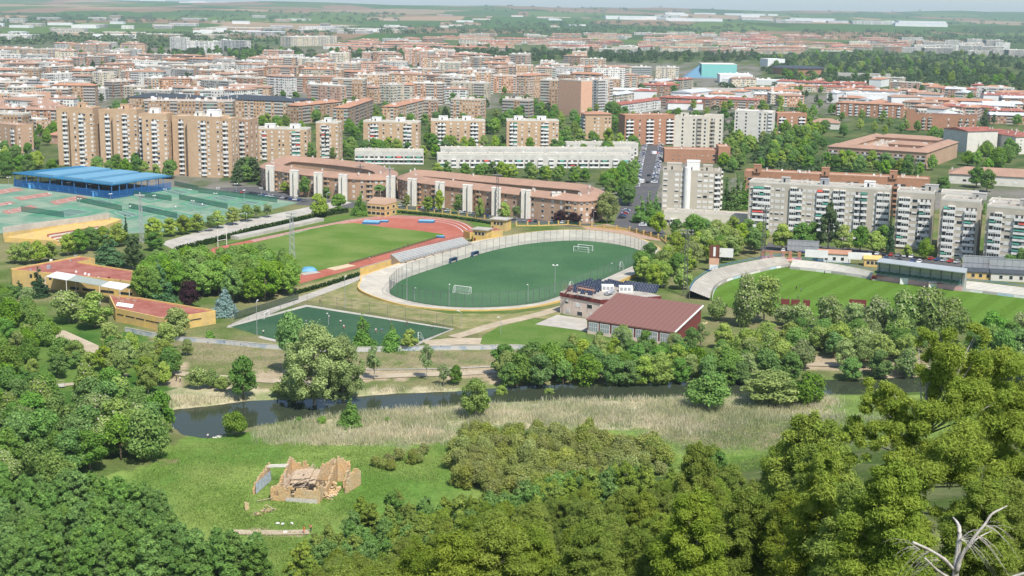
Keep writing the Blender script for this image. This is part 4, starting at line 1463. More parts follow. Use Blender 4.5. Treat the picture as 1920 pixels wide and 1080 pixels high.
hedge('clipped dark hedge along the path below the running track', [(556, 552), (620, 534), (674, 517)], 1.5, 1.6)
hedge('long clipped dark hedge beside the concrete steps of the running track', [(330, 473), (420, 450), (480, 433), (540, 421), (600, 407), (652, 398)], 2.4, 2.4)
hedge('low clipped hedge behind the yellow pillars past the far track bend', [(745, 399), (800, 404), (860, 411), (925, 421)], 1.3, 1.6)
wall_line('track_steps', 'pale concrete spectator steps between hedge and running track', [(440, 449), (520, 432), (600, 414)], 0, 1.6, 5.0, m_conc, cat='steps')

# ------------------------------------------------------------------ hall with solar panels and the maroon gym
o = W(1051, 597)
hl = thing('sports_hall', 'pink two-storey sports hall with rooftop solar panels and maroon roof edge', 'sports hall', (o.x, o.y, 0))
hh = 7.6
hp = [(1051, 549), (1122, 562), (1150, 545), (1237, 553), (1228, 540), (1098, 533)]
hpw = pxpoly([(1051, 549), (1126, 563), (1238, 556), (1180, 541), (1098, 530)], hh, o)
mb = MB()
mpink = mat('pale_pink_render', (0.68, 0.54, 0.45), 0.85, 0.1, 0.4)
mb.prism(hpw, 0, hh - 1.2, 0)
mb.build('wall', mpink, hl)
mb = MB()
cx, cy_ = sum(p[0] for p in hpw) / 5, sum(p[1] for p in hpw) / 5
big = [(cx + (p[0] - cx) * 1.02, cy_ + (p[1] - cy_) * 1.02) for p in hpw]
mb.prism(big, hh - 1.2, hh + .25, 0, 1)
hr = mb.build('roof', [m_maroon, m_gravel], hl)
e0, e1 = Vector(hpw[0]), Vector(hpw[1])
ed = (e1 - e0).normalized()
ea = math.atan2(ed.y, ed.x)
for s, z, k in ((.16, 4.2, 'plain_half'), (.45, 3.6, 'wide_blind'), (.74, 3.9, 'wide_glass'), (.2, .8, 'plain_blind'), (.5, .6, 'wide_glass'), (.78, .9, 'plain_blind')):
    c = e0.lerp(e1, s)
    link('window', kit_window(k), hl, Matrix.Translation((c.x, c.y, z)) @ Matrix.Rotation(ea, 4, 'Z'))
mb = MB()
mb.M = Matrix.Translation(e0.lerp(e1, .68)) @ Matrix.Rotation(ea, 4, 'Z')
mb.box(-3.6, -1.6, 3.2, 3.6, -.06, 3.4)
for x in (-3.5, 0, 3.5):
    mb.tube([(x, -1.5, 0), (x, -1.5, 4.4)], .07, 5)
mb.tube([(-3.6, -1.55, 4.4), (3.6, -1.55, 4.4)], .06, 5)
mb.build('balcony', m_brick3, hl)
mb = MB()                                           # steel fire stair
mb.M = Matrix.Translation(e0.lerp(e1, .33)) @ Matrix.Rotation(ea, 4, 'Z')
for k in range(12):
    mb.box(-3.0 + k * .28, -2.2, .2 + k * .27, -2.6 + k * .28, -1.1, .27 + k * .27)
    mb.box(.5 - k * .28, -3.4, 3.3 - .1 - k * .0, .55 - k * .28, -3.38, 3.3)
for x in (-3, -1.5, 0, .4):
    for y in (-2.3, -1.0):
        mb.tube([(x, y, 0), (x, y, 4.3)], .06, 4)
for y in (-2.3, -1.0):
    mb.tube([(-3, y, 1.0), (.4, y, 4.3)], .05, 4)
    mb.tube([(-3, y, .3), (.4, y, 3.4)], .08, 4)
mb.build('fire_stair', mat('rust_steel', (0.34, 0.16, 0.11)), hl)
m_pv = mat('solar_glass', (0.012, 0.02, 0.045), 0.2, 0.1, 2.0, spec=0.5)
mb = MB()
mb.box(-1.0, -.02, 0, 1.0, .03, 2.6, 0)
for x in (-1.0, -.34, .32, .98):
    mb.box(x - .02, -.05, 0, x + .02, -.02, 2.6, 1)
pvm = mb.mesh('solar_panel', [m_pv, m_steel])
cnt = 0
rowv = Vector(rel(o, W(1228, 541, hh))) - Vector(rel(o, W(1100, 530, hh)))
for r_i, (pa, pb, k) in enumerate((((1066, 548), (1104, 534), 8), ((1078, 550), (1120, 535), 8), ((1092, 553), (1134, 537), 8), ((1106, 555), (1136, 541), 6), ((1140, 535), (1164, 541), 6), ((1172, 538), (1228, 545), 11), ((1192, 547), (1226, 551), 7))):
    a, b_ = Vector(rel(o, W(*pa, hh))), Vector(rel(o, W(*pb, hh)))
    for j in range(k):
        c = a.lerp(b_, j / max(1, k - 1))
        link('solar_panel', pvm, hr, Matrix.Translation((c.x, c.y, hh + .3)) @ Matrix.Rotation(-.5, 4, 'Z') @ Matrix.Rotation(R(-48), 4, 'X'))
for a, b_, s in ((1139, 546, (4.5, 3, 2.2)), (1173, 548, (5, 2.6, 2.2))):
    p = rel(o, W(a, b_, hh))
    mb = MB()
    mb.box(p[0] - s[0] / 2, p[1] - s[1] / 2, hh + .2, p[0] + s[0] / 2, p[1] + s[1] / 2, hh + .2 + s[2], 0)
    for k in range(3):
        mb.box(p[0] - s[0] / 2 + .4 + k * 1.4, p[1] - s[1] / 2 - .03, hh + .8, p[0] - s[0] / 2 + 1.4 + k * 1.4, p[1] - s[1] / 2, hh + 2, 1)
    mb.build('air_handler', [m_white, m_steel], hr)
q = [Vector(rel(o, W(a, b_, z))) for a, b_, z in ((1132, 564, 4), (1133, 556, 7), (1140, 549, 9), (1150, 545, 9.2))]
MB().tube(smooth(q, False, 4), .7, 8).build('duct', m_steel, hr)
o = W(1100, 625)
gy = thing('gym_hall', 'gym hall with broad maroon sheet roof rising away from the lawn', 'gym', (o.x, o.y, 0))
RP = [(1099, 598, 5.2), (1264, 623, 5.2), (1318, 572, 10.5), (1157, 549, 10.5)]
rp = [Vector(rel(o, W(a, b_, z))) for a, b_, z in RP]
mgr, t, out = nt('gym_roof_sheet')
p = pos(t)
dvec = (rp[1] - rp[0]).normalized()
dt = N(t, 'ShaderNodeVectorMath', operation='DOT_PRODUCT')
L(t, p, dt.inputs[0])
dt.inputs[1].default_value = dvec
fr2 = math_n(t, 'FRACT', math_n(t, 'DIVIDE', dt.outputs['Value'], 1.9))
c = mixc(t, math_n(t, 'LESS_THAN', fr2, .2), (0.225, 0.105, 0.082), (0.172, 0.078, 0.06))
c = mixc(t, ramp(t, noise(t, .05, 4, p), .5, .7, 0, .5), c, (0.19, 0.115, 0.065))
b = N(t, 'ShaderNodeBsdfPrincipled')
b.inputs['Roughness'].default_value = .55
L(t, c, b.inputs['Base Color'])
L(t, b.outputs[0], out.inputs[0])
mb = MB()
lo = [p - Vector((0, 0, .45)) for p in rp]
mb.add(rp + lo, [(0, 1, 2, 3), (7, 6, 5, 4), (0, 4, 5, 1), (1, 5, 6, 2), (2, 6, 7, 3), (3, 7, 4, 0)])
mb.build('roof', mgr, gy)
inn = [p.lerp((rp[0] + rp[1] + rp[2] + rp[3]) / 4, .025) for p in rp]
mb = MB()
for i in range(4):
    j = (i + 1) % 4
    mb.add([(inn[i].x, inn[i].y, 0), (inn[j].x, inn[j].y, 0), (inn[j].x, inn[j].y, inn[j].z - .46), (inn[i].x, inn[i].y, inn[i].z - .46)], [(0, 1, 2, 3)], 0)
mb.build('wall', mat('maroon_cladding', (0.17, 0.045, 0.04), 0.6, 0.08, 0.5), gy)
a, b_ = rp[1], rp[2]
mb = MB()
off = Vector((.25, -.05, 0))
mb.add([a + off - Vector((0, 0, .5)), b_ + off - Vector((0, 0, .5)), b_ + off, a + off, a + Vector((0, 0, .05)), b_ + Vector((0, 0, .05))], [(0, 1, 2, 3), (3, 2, 5, 4)])
mb.build('verge_board', m_white, gy)
ed = inn[1] - inn[0]
ea = math.atan2(ed.y, ed.x)
mb = MB()
mb.M = Matrix.Translation((inn[0].x, inn[0].y, 0)) @ Matrix.Rotation(ea, 4, 'Z')
mb.box(.1, -.08, 0, ed.length - .1, -.02, 1.3, 0)
mb.build('plinth', mpink, gy)
for s in (.075, .21, .35, .49, .63, .77, .91):
    mb = MB()
    c = inn[0].lerp(inn[1], s)
    mb.M = Matrix.Translation((c.x, c.y, 0)) @ Matrix.Rotation(ea, 4, 'Z')
    mb.box(-1.9, -.1, 1.1, 1.9, -.03, 4.3, 0).box(-1.75, -.13, 1.25, 1.75, -.1, 4.15, 1)
    for k in range(5):
        mb.box(-1.75 + k * .85, -.16, 1.25, -1.67 + k * .85, -.13, 4.15, 0)
    mb.box(-1.75, -.16, 2.6, 1.75, -.13, 2.72, 0)
    mb.build('window', [m_white, mat('pale_glass', (0.28, 0.31, 0.32), 0.3, 0.1)], gy)
# timber planks by its far wall
for i in range(3):
    a, b_ = W(1292 + i * 7, 622 - i * 1), W(1312 + i * 7, 608 - i)
    mb = MB()
    e = b_ - a
    mb.M = Matrix.Translation(a) @ Matrix.Rotation(math.atan2(e.y, e.x), 4, 'Z')
    mb.box(0, -.25, .1, e.length, .25, .5)
    tag(mb.build('timber_beam', mat('pale_timber', (0.55, 0.46, 0.25))), f'pale timber beam on the ground by the gym hall end wall, {nth(i + 1)} from the wall', 'beam', 'timber beams by the gym')

# ------------------------------------------------------------------ stadium: curved terrace, straight terraces, covered stand
TO = [(1293, 545), (1299, 533), (1310, 522), (1340, 505), (1385, 494), (1440, 484), (1470, 481)]
TI = [(1331, 560), (1335, 543), (1350, 528), (1385, 516), (1440, 502), (1470, 497), (1482, 495)]


def terrace(label, out_px, in_px, zo, zi, steps, mats, k=6):
    A = [W(*tuple(q), zo) for q in smooth(out_px, False, k)]
    B_ = [W(*tuple(q), zi) for q in smooth(in_px, False, k)]
    o = A[0].copy()
    root = thing('spectator_terrace', label, 'terrace', (o.x, o.y, 0))
    A = [p - Vector((o.x, o.y, 0)) for p in A]
    B_ = [p - Vector((o.x, o.y, 0)) for p in B_]
    mb = MB()
    prev = None
    for i in range(steps):
        t0, t1 = i / steps, (i + 1) / steps
        z = zo + (zi - zo) * t0
        P0 = [Vector((a.x + (b_.x - a.x) * t0, a.y + (b_.y - a.y) * t0, z)) for a, b_ in zip(A, B_)]
        P1 = [Vector((a.x + (b_.x - a.x) * t1, a.y + (b_.y - a.y) * t1, z)) for a, b_ in zip(A, B_)]
        z2 = zo + (zi - zo) * t1 if i < steps - 1 else 0
        P2 = [Vector((p.x, p.y, z2)) for p in P1]
        band(mb, P1, P0)
        band(mb, P2, P1)
    mb.build('step_tiers', mats[0], root)
    mb = MB()
    band(mb, A, [Vector((p.x, p.y, 0)) for p in A])
    mb.build('back_wall', mats[1], root)
    mb = MB()
    for i in range(0, len(A)):
        mb.tube([A[i], A[i] + Vector((0, 0, 1.1))], .05, 4)
    mb.tube([p + Vector((0, 0, 1.1)) for p in A], .06, 4)
    mb.tube([p + Vector((0, 0, .6)) for p in A], .05, 4)
    mb.build('railing', m_blue, root)
    n = len(B_)
    for j in range(0, n - 2, 2):                         # advertising boards along the touchline
        p, q = B_[j], B_[min(j + 2, n - 1)]
        e = q - p
        if e.length < 1:
            continue
        mb = MB()
        mb.M = Matrix.Translation((p.x, p.y, 0)) @ Matrix.Rotation(math.atan2(e.y, e.x), 4, 'Z')
        mb.box(.1, -.9, .1, e.length - .1, -.8, 1.0)
        mb.build('board', random.choice([m_white, m_offw, m_grey, mat('pale_blue_board', (0.40, 0.52, 0.58))]), root)
    return root


terrace('curved pale concrete terrace steps at the goal end of the stadium', TO, TI, 3.4, .9, 9, [m_conc, m_grey])
terrace('straight pale concrete terrace between the pink gate and covered stand', [(1487, 486.5), (1560, 494), (1637, 509)], [(1481, 500), (1560, 508.5), (1637, 520)], 3.0, .9, 6, [m_offw, m_grey])
terrace('straight pale concrete terrace beyond the covered stand', [(1807, 526), (1870, 533), (1960, 545)], [(1802, 541), (1870, 549), (1960, 560)], 3.0, .9, 6, [m_offw, m_grey])
o = W(1640, 525)
ms = thing('covered_stand', 'main stadium stand with thin grey roof on posts and pink front rows', 'stand', (o.x, o.y, 0))
mb = MB()
slab_from([(1644, 490.5), (1811, 511.5), (1814, 503), (1650, 483.5)], [8.6, 8.6, 9.6, 9.6], .35, o, mb)
mb.build('roof', mat('grey_sheet_roof', (0.33, 0.36, 0.36), 0.5, 0.08, 0.2), ms)
f0, f1 = Vector(rel(o, W(1641, 522, 0.8))), Vector(rel(o, W(1804, 543, .8)))
k0, k1 = Vector(rel(o, W(1650, 483.5, 9.6))), Vector(rel(o, W(1814, 503, 9.6)))
k0.z = k1.z = 0
f0.z = f1.z = 0
mb = MB()
ST = 12
for i in range(ST):
    t0, t1 = i / ST, (i + 1) / ST
    z = 1.2 + i * .42
    a, b_, c, d = f0.lerp(k0, t0), f1.lerp(k1, t0), f1.lerp(k1, t1), f0.lerp(k0, t1)
    mi = 1 if i < 3 else 0
    mb.add([(a.x, a.y, z), (b_.x, b_.y, z), (c.x, c.y, z), (d.x, d.y, z), (a.x, a.y, z - .42 if i else 0), (b_.x, b_.y, z - .42 if i else 0)], [(0, 1, 2, 3), (4, 5, 1, 0)], mi)
mb.build('seating_tiers', [mat('stand_grey', (0.30, 0.31, 0.31)), mat('pink_seats', (0.62, 0.36, 0.34))], ms)
mb = MB()
mb.add([(k0.x, k0.y, 0), (k1.x, k1.y, 0), (k1.x, k1.y, 9.2), (k0.x, k0.y, 9.2)], [(0, 1, 2, 3)])
for a, b_ in ((f0, k0), (f1, k1)):
    mb.add([(a.x, a.y, 0), (b_.x, b_.y, 0), (b_.x, b_.y, 9.2), (a.lerp(b_, .45).x, a.lerp(b_, .45).y, 9), (a.lerp(b_, .35).x, a.lerp(b_, .35).y, 3), (a.x, a.y, 1.4)], [(0, 1, 2, 3, 4, 5)])
mb.build('wall', m_grey, ms)
for i in range(9):
    q = f0.lerp(f1, (i + .2) / 8.4).lerp(k0.lerp(k1, (i + .2) / 8.4), .42)
    MB().tube([(q.x, q.y, 2.5), (q.x, q.y, 8.6)], .14, 6).build('post', m_dksteel, ms)
for i in range(14):
    q = f0.lerp(f1, (i + .5) / 14).lerp(k0.lerp(k1, (i + .5) / 14), .38)
    MB().box(q.x - 2.2, q.y - .1, 3.2, q.x + 2.2, q.y, 4.3).build('glass_screen', mat('green_glass', (0.04, 0.10, 0.09), 0.2, .1), ms)
for s in (.33, .66):
    q = f0.lerp(f1, s)
    MB().box(q.x - 1.6, q.y - 1.2, .1, q.x + 1.6, q.y - .05, 2.6).build('tunnel', m_white, ms)
for i, s in enumerate((.12, .78)):
    q = W(1641, 524).lerp(W(1804, 545), s)
    dg_ = thing('dugout', ('maroon team dugout in front of the stand, the one nearer the pink gate', 'maroon team dugout in front of the stand, the one further from the pink gate')[i], 'dugout', (q.x, q.y - 1.5, .1), -.25, 'dugouts by the stand')
    mb = MB()
    mb.box(-6, 1.0, 0, 6, 1.2, 2.0).box(-6, -.6, 2.0, 6, 1.2, 2.15).box(-6, -.6, 0, -5.85, 1.0, 2.0).box(5.85, -.6, 0, 6, 1.0, 2.0)
    mb.build('shelter', mat('dugout_red', (0.33, 0.09, 0.06)), dg_)
    MB().box(-5.7, .3, 0, 5.7, .7, .5).build('bench', m_grey, dg_)
# gate, cabins and boards behind the straight terrace
for nm, lab, a, b_, ww, dd, h, wm_, rm_ in (('ticket_office', 'white ticket building with orange tiled roof behind the straight terrace', 1564, 492, 14, 6, 4, m_white, m_tile2), ('store_cabin', 'yellowish cabin beside the covered stand roof', 1635, 500, 7, 5, 3.4, m_ochre, m_ochre), ('store_cabin', 'yellow cabin with dark roof past the covered stand end', 1838, 524, 12, 5, 3.2, m_ochre, m_slate), ('store_cabin', 'long pale cabin beyond the last terrace', 1895, 528, 16, 5, 3.4, m_offw, m_slate)):
    p = W(a, b_)
    r_ = thing(nm, lab, 'cabin', (p.x, p.y, 0), -.22)
    MB().box(-ww / 2, 0, 0, ww / 2, dd, h).build('wall', wm_, r_)
    mb = MB()
    roof_hip(mb, -ww / 2, ww / 2, 0, dd, h + .02, 1.3, .4, True)
    mb.build('roof', rm_, r_)
    for x in (-ww / 4, 0, ww / 4):
        link('window', kit_window('plain_glass'), r_, Matrix.Translation((x, 0, 1)))


def billboard(label, a, b_, ww, hh_, zz, m, rz=-.22, bare=False):
    p = W(a, b_)
    r_ = thing('billboard', label, 'billboard', (p.x, p.y, 0), rz)
    mb = MB()
    if bare:                                                # seen from behind: a steel grid of panels
        mb.box(-ww / 2, 0, zz, ww / 2, .12, zz + hh_)
        for i in range(9):
            x = -ww / 2 + i * ww / 8
            mb.box(x - .06, -.12, zz - .1, x + .06, -.005, zz + hh_ + .1)
        for i in range(3):
            z = zz + .2 + i * (hh_ - .4) / 2
            mb.box(-ww / 2, -.2, z - .05, ww / 2, -.125, z + .05)
    else:
        mb.box(-ww / 2, 0, zz, ww / 2, .2, zz + hh_)
    mb.build('panel', m, r_)
    for x in (-ww / 2 + .4, ww / 2 - .4):
        MB().tube([(x, .3, 0), (x, .3, zz + hh_)], .12, 5).build('post', m_dksteel, r_)


billboard('white billboard on posts beside the pink gate', 1530, 492, 10, 3.4, 2.2, m_white)
billboard('white billboard right of the orange-roofed ticket building', 1611, 497, 10, 3.2, 2.4, m_white)
billboard('grey billboard seen from behind among parked cars', 1505, 481, 14, 5, 2.5, m_steel, bare=True)
billboard('grey billboard seen from behind, just past the covered stand', 1842, 519, 17, 6, 3, m_steel, bare=True)
billboard('wide grey billboard seen from behind at the photo edge', 1910, 526, 24, 6, 3, m_steel, bare=True)
billboard('small white board by the stadium trees above the curved terrace', 1361, 495, 6, 4, 3, m_white)
p = W(1338, 510)
py_ = thing('sign_pylon', 'tall narrow brown, salmon and white sign pylon behind the curved terrace', 'sign', (p.x, p.y, 0), -.2)
MB().box(-2.1, 0, 6.0, 2.1, .5, 11.5).build('top_panel', mat('sign_brown', (0.15, 0.055, 0.035)), py_)
MB().box(-.5, -.06, 6.8, .5, -.01, 10.8).build('emblem', m_white, py_)
MB().box(-2.1, 0, 3.2, 2.1, .5, 5.98).build('middle_panel', m_pink, py_)
MB().box(-1.8, 0, .8, 1.8, .5, 3.18).build('lower_panel', m_white, py_)
for x in (-1.5, 1.5):
    MB().tube([(x, .6, 0), (x, .6, 11)], .15, 5).build('post', m_dksteel, py_)
p = W(1464, 489)
gt = thing('stadium_gate', 'red and pink gate yard with square red pillars at the terrace corner', 'gate', (p.x, p.y, 0), -.2)
MB().box(-9, 0, 0, 9, 8, .25).build('forecourt', mat('pink_paving', (0.58, 0.30, 0.27)), gt)
for x in (-8, -4.5, 1, 4, 8):
    MB().box(x - .7, 4, .2, x + .7, 5.2, 3.6).build('pillar', m_brick3, gt)
MB().box(-8, 4.3, 2.9, 4, 4.9, 3.5).build('lintel', m_brick3, gt)
for i, (a, b_, w_) in enumerate(((1472, 573, 3.2), (1491, 574, 3.2), (1512, 575, 2.6), (1607, 586, 6.2))):
    p = W(a, b_)
    r_ = thing('pitchside_panel', f'{"tall maroon panel" if i == 3 else "low maroon panel"} on the tree side of the stadium pitch, {nth(i + 1)} from the curved terrace', 'panel', (p.x, p.y, .1), -.15, 'maroon pitchside panels')
    MB().box(-w_ / 2, 0, .2, w_ / 2, .3, 4.8 if i == 3 else 2.4).build('panel', m_maroon, r_)
    for x in (-w_ / 2 + .5, w_ / 2 - .5):
        MB().box(x - .1, .3, 0, x + .1, .5, 3).build('post', m_dksteel, r_)


# ------------------------------------------------------------------ goals
def goal(label, a, b_, rz, w_=7.32, h=2.44, z=.15, g='goals on the oval pitch'):
    p = W(a, b_)
    r_ = thing('football_goal', label, 'goal', (p.x, p.y, z), rz, g)
    mb = MB()
    for x in (-w_ / 2, w_ / 2):
        mb.tube([(x, 0, 0), (x, 0, h)], .12, 6)
    mb.tube([(-w_ / 2 - .1, 0, h), (w_ / 2 + .1, 0, h)], .12, 6)
    mb.build('frame', m_white, r_)
    mb = MB()
    for x in (-w_ / 2, w_ / 2):
        mb.tube([(x, 0, h), (x, .8, h), (x, 1.8, .05), (x, 0, .05)], .05, 4)
    mb.tube([(-w_ / 2, 1.8, .05), (w_ / 2, 1.8, .05)], .05, 4)
    mb.build('stay', m_white, r_)
    m, t, out = (MAT['net'], None, None) if 'net' in MAT else nt('goal_net')
    if t:
        d = N(t, 'ShaderNodeBsdfDiffuse')
        d.inputs[0].default_value = (.7, .7, .7, 1)
        tp = N(t, 'ShaderNodeBsdfTransparent')
        mx = N(t, 'ShaderNodeMixShader')
        mx.inputs[0].default_value = .12
        L(t, tp.outputs[0], mx.inputs[1])
        L(t, d.outputs[0], mx.inputs[2])
        L(t, mx.outputs[0], out.inputs[0])
        MAT['net'] = m
    x = w_ / 2
    MB().add([(-x, .8, h), (x, .8, h), (x, 1.8, .05), (-x, 1.8, .05)], [(0, 1, 2, 3)]).build('net', m, r_)


pa, pb = W(868, 548), W(1092, 472)
pax = math.atan2((pb - pa).y, (pb - pa).x) - math.pi / 2
goal('white goal at the near end of the oval pitch', 868, 549, pax + math.pi)
goal('white goal at the far end of the oval pitch, front of two', 1089, 473.5, pax)
goal('white goal at the far end of the oval pitch, behind another', 1097, 470, pax)
goal('small white training goal on the side track near the maroon hall', 1162, 503, pax - 1.2, 6, 2.1)
goal('white goal lying by the fence corner beside the solar hall', 1068, 541, pax - 1.2, 6, 2.1)
goal('small white goal on the little turf field, beside the path corner', 784, 638, pax - 1.0, 5, 2.0, .15, 'goals on the little field')
goal('small white goal on the little turf field, by the purple tree side', 500, 596, pax + 1.9, 5, 2.0, .15, 'goals on the little field')
p = W(417, 462)
rg = thing('rugby_post', 'white slender tall goal posts behind the plane grove', 'goal post', (p.x, p.y, 0), 1.0)
mb = MB()
for x in (-2.8, 2.8):
    mb.tube([(x, 0, 0), (x, 0, 8)], .13, 5)
mb.tube([(-2.8, 0, 3), (2.8, 0, 3)], .12, 5)
mb.build('frame', m_white, rg)
# mats and dugouts
for nm, lab, a, b_, w_, d_, h in (('landing_mat', 'large blue pole vault landing mat on the red bend', 697, 419, 8.5, 7, 1.0), ('landing_mat', 'narrow blue extension mat beside the large landing mat', 721, 416.5, 4, 3, .7), ('landing_mat', 'blue high jump landing mat on the red bend', 800, 417, 8, 5, .9), ('landing_mat', 'small blue covered mat at the grass corner near the grandstand', 826, 446, 4, 2.2, .8)):
    p = W(a, b_)
    r_ = thing(nm, lab, 'mat', (p.x, p.y, .12), -.1, 'blue landing mats')
    MB().box(-w_ / 2, -d_ / 2, 0, w_ / 2, d_ / 2, h).build('mat_body', mat('mat_blue', (0.04, 0.14, 0.28)), r_)
    MB().box(-w_ / 2 + .1, -d_ / 2 + .1, h, w_ / 2 - .1, d_ / 2 - .1, h + .15).build('mat_cover', mat('mat_light', (0.20, 0.42, 0.55)), r_)
p = W(580, 508)
r_ = thing('covered_heap', 'blue tarpaulin heap at the grass end by the plane grove', 'tarpaulin', (p.x, p.y, .15), .2)
mb = MB()
vs, fs = [], []
for i in range(7):
    for j in range(7):
        x, y = (i - 3) / 3, (j - 3) / 3
        zz = max(0, 1 - max(abs(x), abs(y)) ** 2) ** .5 * 1.5 * (.8 + .4 * random.random())
        vs.append((x * 3.2, y * 2.2, zz))
for i in range(6):
    for j in range(6):
        fs.append((i * 7 + j, (i + 1) * 7 + j, (i + 1) * 7 + j + 1, i * 7 + j + 1))
mb.add(vs, fs).build('tarpaulin', mat('tarp_blue', (0.10, 0.30, 0.50), .5), r_)
for i, (a, b_) in enumerate(((850, 493), (891, 481))):
    p = W(a, b_)
    r_ = thing('team_bench', f'dark blue team shelter beside the oval pitch, {nth(i + 1)} along the grandstand side', 'bench', (p.x, p.y, .3), pax + 1.6, 'team shelters by the oval pitch')
    mb = MB()
    mb.box(-2.6, .6, 0, 2.6, .7, 1.9).box(-2.6, -.5, 1.9, 2.6, .7, 2.0).box(-2.6, -.5, 0, -2.5, .6, 1.9).box(2.5, -.5, 0, 2.6, .6, 1.9)
    mb.build('shelter', mat('shelter_blue', (0.05, 0.09, 0.16)), r_)
    MB().box(-2.4, .1, 0, 2.4, .45, .45).build('seat', m_grey, r_)
# ------------------------------------------------------------------ fences, masts, lamps
def netmat(name, col, fac):
    m, t, out = nt(name)
    d = N(t, 'ShaderNodeBsdfDiffuse')
    d.inputs[0].default_value = (*col, 1)
    tp = N(t, 'ShaderNodeBsdfTransparent')
    mx = N(t, 'ShaderNodeMixShader')
    mx.inputs[0].default_value = fac
    L(t, tp.outputs[0], mx.inputs[1])
    L(t, d.outputs[0], mx.inputs[2])
    L(t, mx.outputs[0], out.inputs[0])
    return m


m_net = netmat('green_netting', (0.16, 0.24, 0.18), .20)
m_netd = netmat('green_windscreen', (0.03, 0.15, 0.10), .72)
m_wire = netmat('wire_mesh', (0.12, 0.15, 0.13), .10)


def fence(name, label, pts, h, step, net, post=None, rail=True, z=0.0, r=.07, px=True, sm=False):
    ps = [W(a, b_, z) for a, b_ in pts] if px else pts
    if sm:
        ps = smooth(ps, False, 4)
    o = ps[0].copy()
    root = thing(name, label, 'fence', tuple(o))
    ps = [p - o for p in ps]
    post = post or m_dksteel
    A = ps
    mb = MB()
    band(mb, [p + Vector((0, 0, .05)) for p in A], [p + Vector((0, 0, h)) for p in A])
    mb.build('netting', net, root)
    cnt = 0
    pm = None
    for i in range(len(ps) - 1):
        e = ps[i + 1] - ps[i]
        k = max(1, round(e.length / step))
        for j in range(k):
            q = ps[i].lerp(ps[i + 1], j / k)
            if pm is None:
                pm = MB().tube([(0, 0, 0), (0, 0, h + .1)], r, 5).mesh('post', post)
            if cnt < 100:
                link('post', pm, root, Matrix.Translation(q))
                cnt += 1
    if rail:
        mb = MB()
        mb.tube([p + Vector((0, 0, h)) for p in A], r * .6, 4)
        mb.build('top_rail', post, root)
    return root


fi = [tuple(q) for q in smooth(VIN)]
fence('pitch_fence', 'tall fine net fence on dark posts round the oval turf pitch', fi + [fi[0]], 5.5, 9, m_net, z=.3)
fence('field_fence', 'tall wire fence along the path sides of the small turf field', [(433, 611), (500, 591), (576, 572), (660, 584.5), (760, 601), (849, 616), (812, 633), (782, 647)], 4.5, 8, m_wire, r=.06)
fence('grove_fence', 'dark green screened fence between plane grove and the small field', [(440, 600), (500, 581), (560, 562)], 2.6, 4, netmat('dark_screen', (0.03, 0.06, 0.04), .7))
fence('track_fence', 'thin dark railing along the near straight of the running track', [(655, 496), (735, 473), (830, 444)], 1.1, 3, netmat('dark_wire', (0.10, 0.06, 0.05), .45))
for i, (a, b_, lab) in enumerate((((144, 378), (229, 396), 'green windscreen fence between courts, nearest the yellow steps'), ((239, 365), (322, 377), 'green windscreen fence between courts, along the canopy corner'), ((242, 391), (333, 410), 'green windscreen fence on the courts nearest the tree-lined promenade'),
                                  ((336, 374), (427, 392), 'green windscreen fence between courts, the longest toward the cars'), ((327, 348), (372, 358), 'green windscreen fence between canopy and brick towers'), ((40, 397), (120, 408), 'green windscreen fence behind the clay courts'), ((372, 361), (520, 380), 'green windscreen fence along the row of parked cars'))):
    fence('windscreen_fence', lab, [a, b_], 3.0, 6, m_netd, mat('green_steel', (0.05, 0.14, 0.10), .6), r=.06)
# pillar fence along the avenue: ochre pillars, green rails
for lab, pts in (('yellow pillar fence with green rails between cars and the running track', [(745, 393), (800, 398), (860, 405), (925, 414), (952, 422)]), ('yellow pillar fence with green rails behind the far curve of the velodrome', [(968, 424), (1010, 424), (1065, 422), (1110, 427), (1180, 434), (1262, 455)])):
    ps = [W(a, b_) for a, b_ in pts]
    root = thing('pillar_fence', lab, 'fence', tuple(ps[0]))
    pm = MB().box(-.35, -.35, 0, .35, .35, 2.2, 0).box(-.45, -.45, 2.2, .45, .45, 2.4, 0).mesh('pillar', m_ochre)
    rm = mat('green_rail', (0.04, 0.13, 0.07), .6)
    for i in range(len(ps) - 1):
        e = ps[i + 1] - ps[i]
        k = max(1, round(e.length / 6.0))
        an = math.atan2(e.y, e.x)
        for j in range(k):
            q = ps[i].lerp(ps[i + 1], j / k) - ps[0]
            link('pillar', pm, root, Matrix.Translation(q) @ Matrix.Rotation(an, 4, 'Z'))
            mb = MB()
            s = e.length / k
            mb.M = Matrix.Translation(q) @ Matrix.Rotation(an, 4, 'Z')
            mb.box(.36, -.15, 0, s - .36, .15, .6, 1)
            for z in (.9, 1.8):
                mb.box(.36, -.05, z, s - .36, .05, z + .1)
            for x in range(int(s / .35)):
                mb.box(.5 + x * .35, -.03, .6, .56 + x * .35, .03, 1.95)
            mb.build('rail_panel', [rm, m_ochre], root)


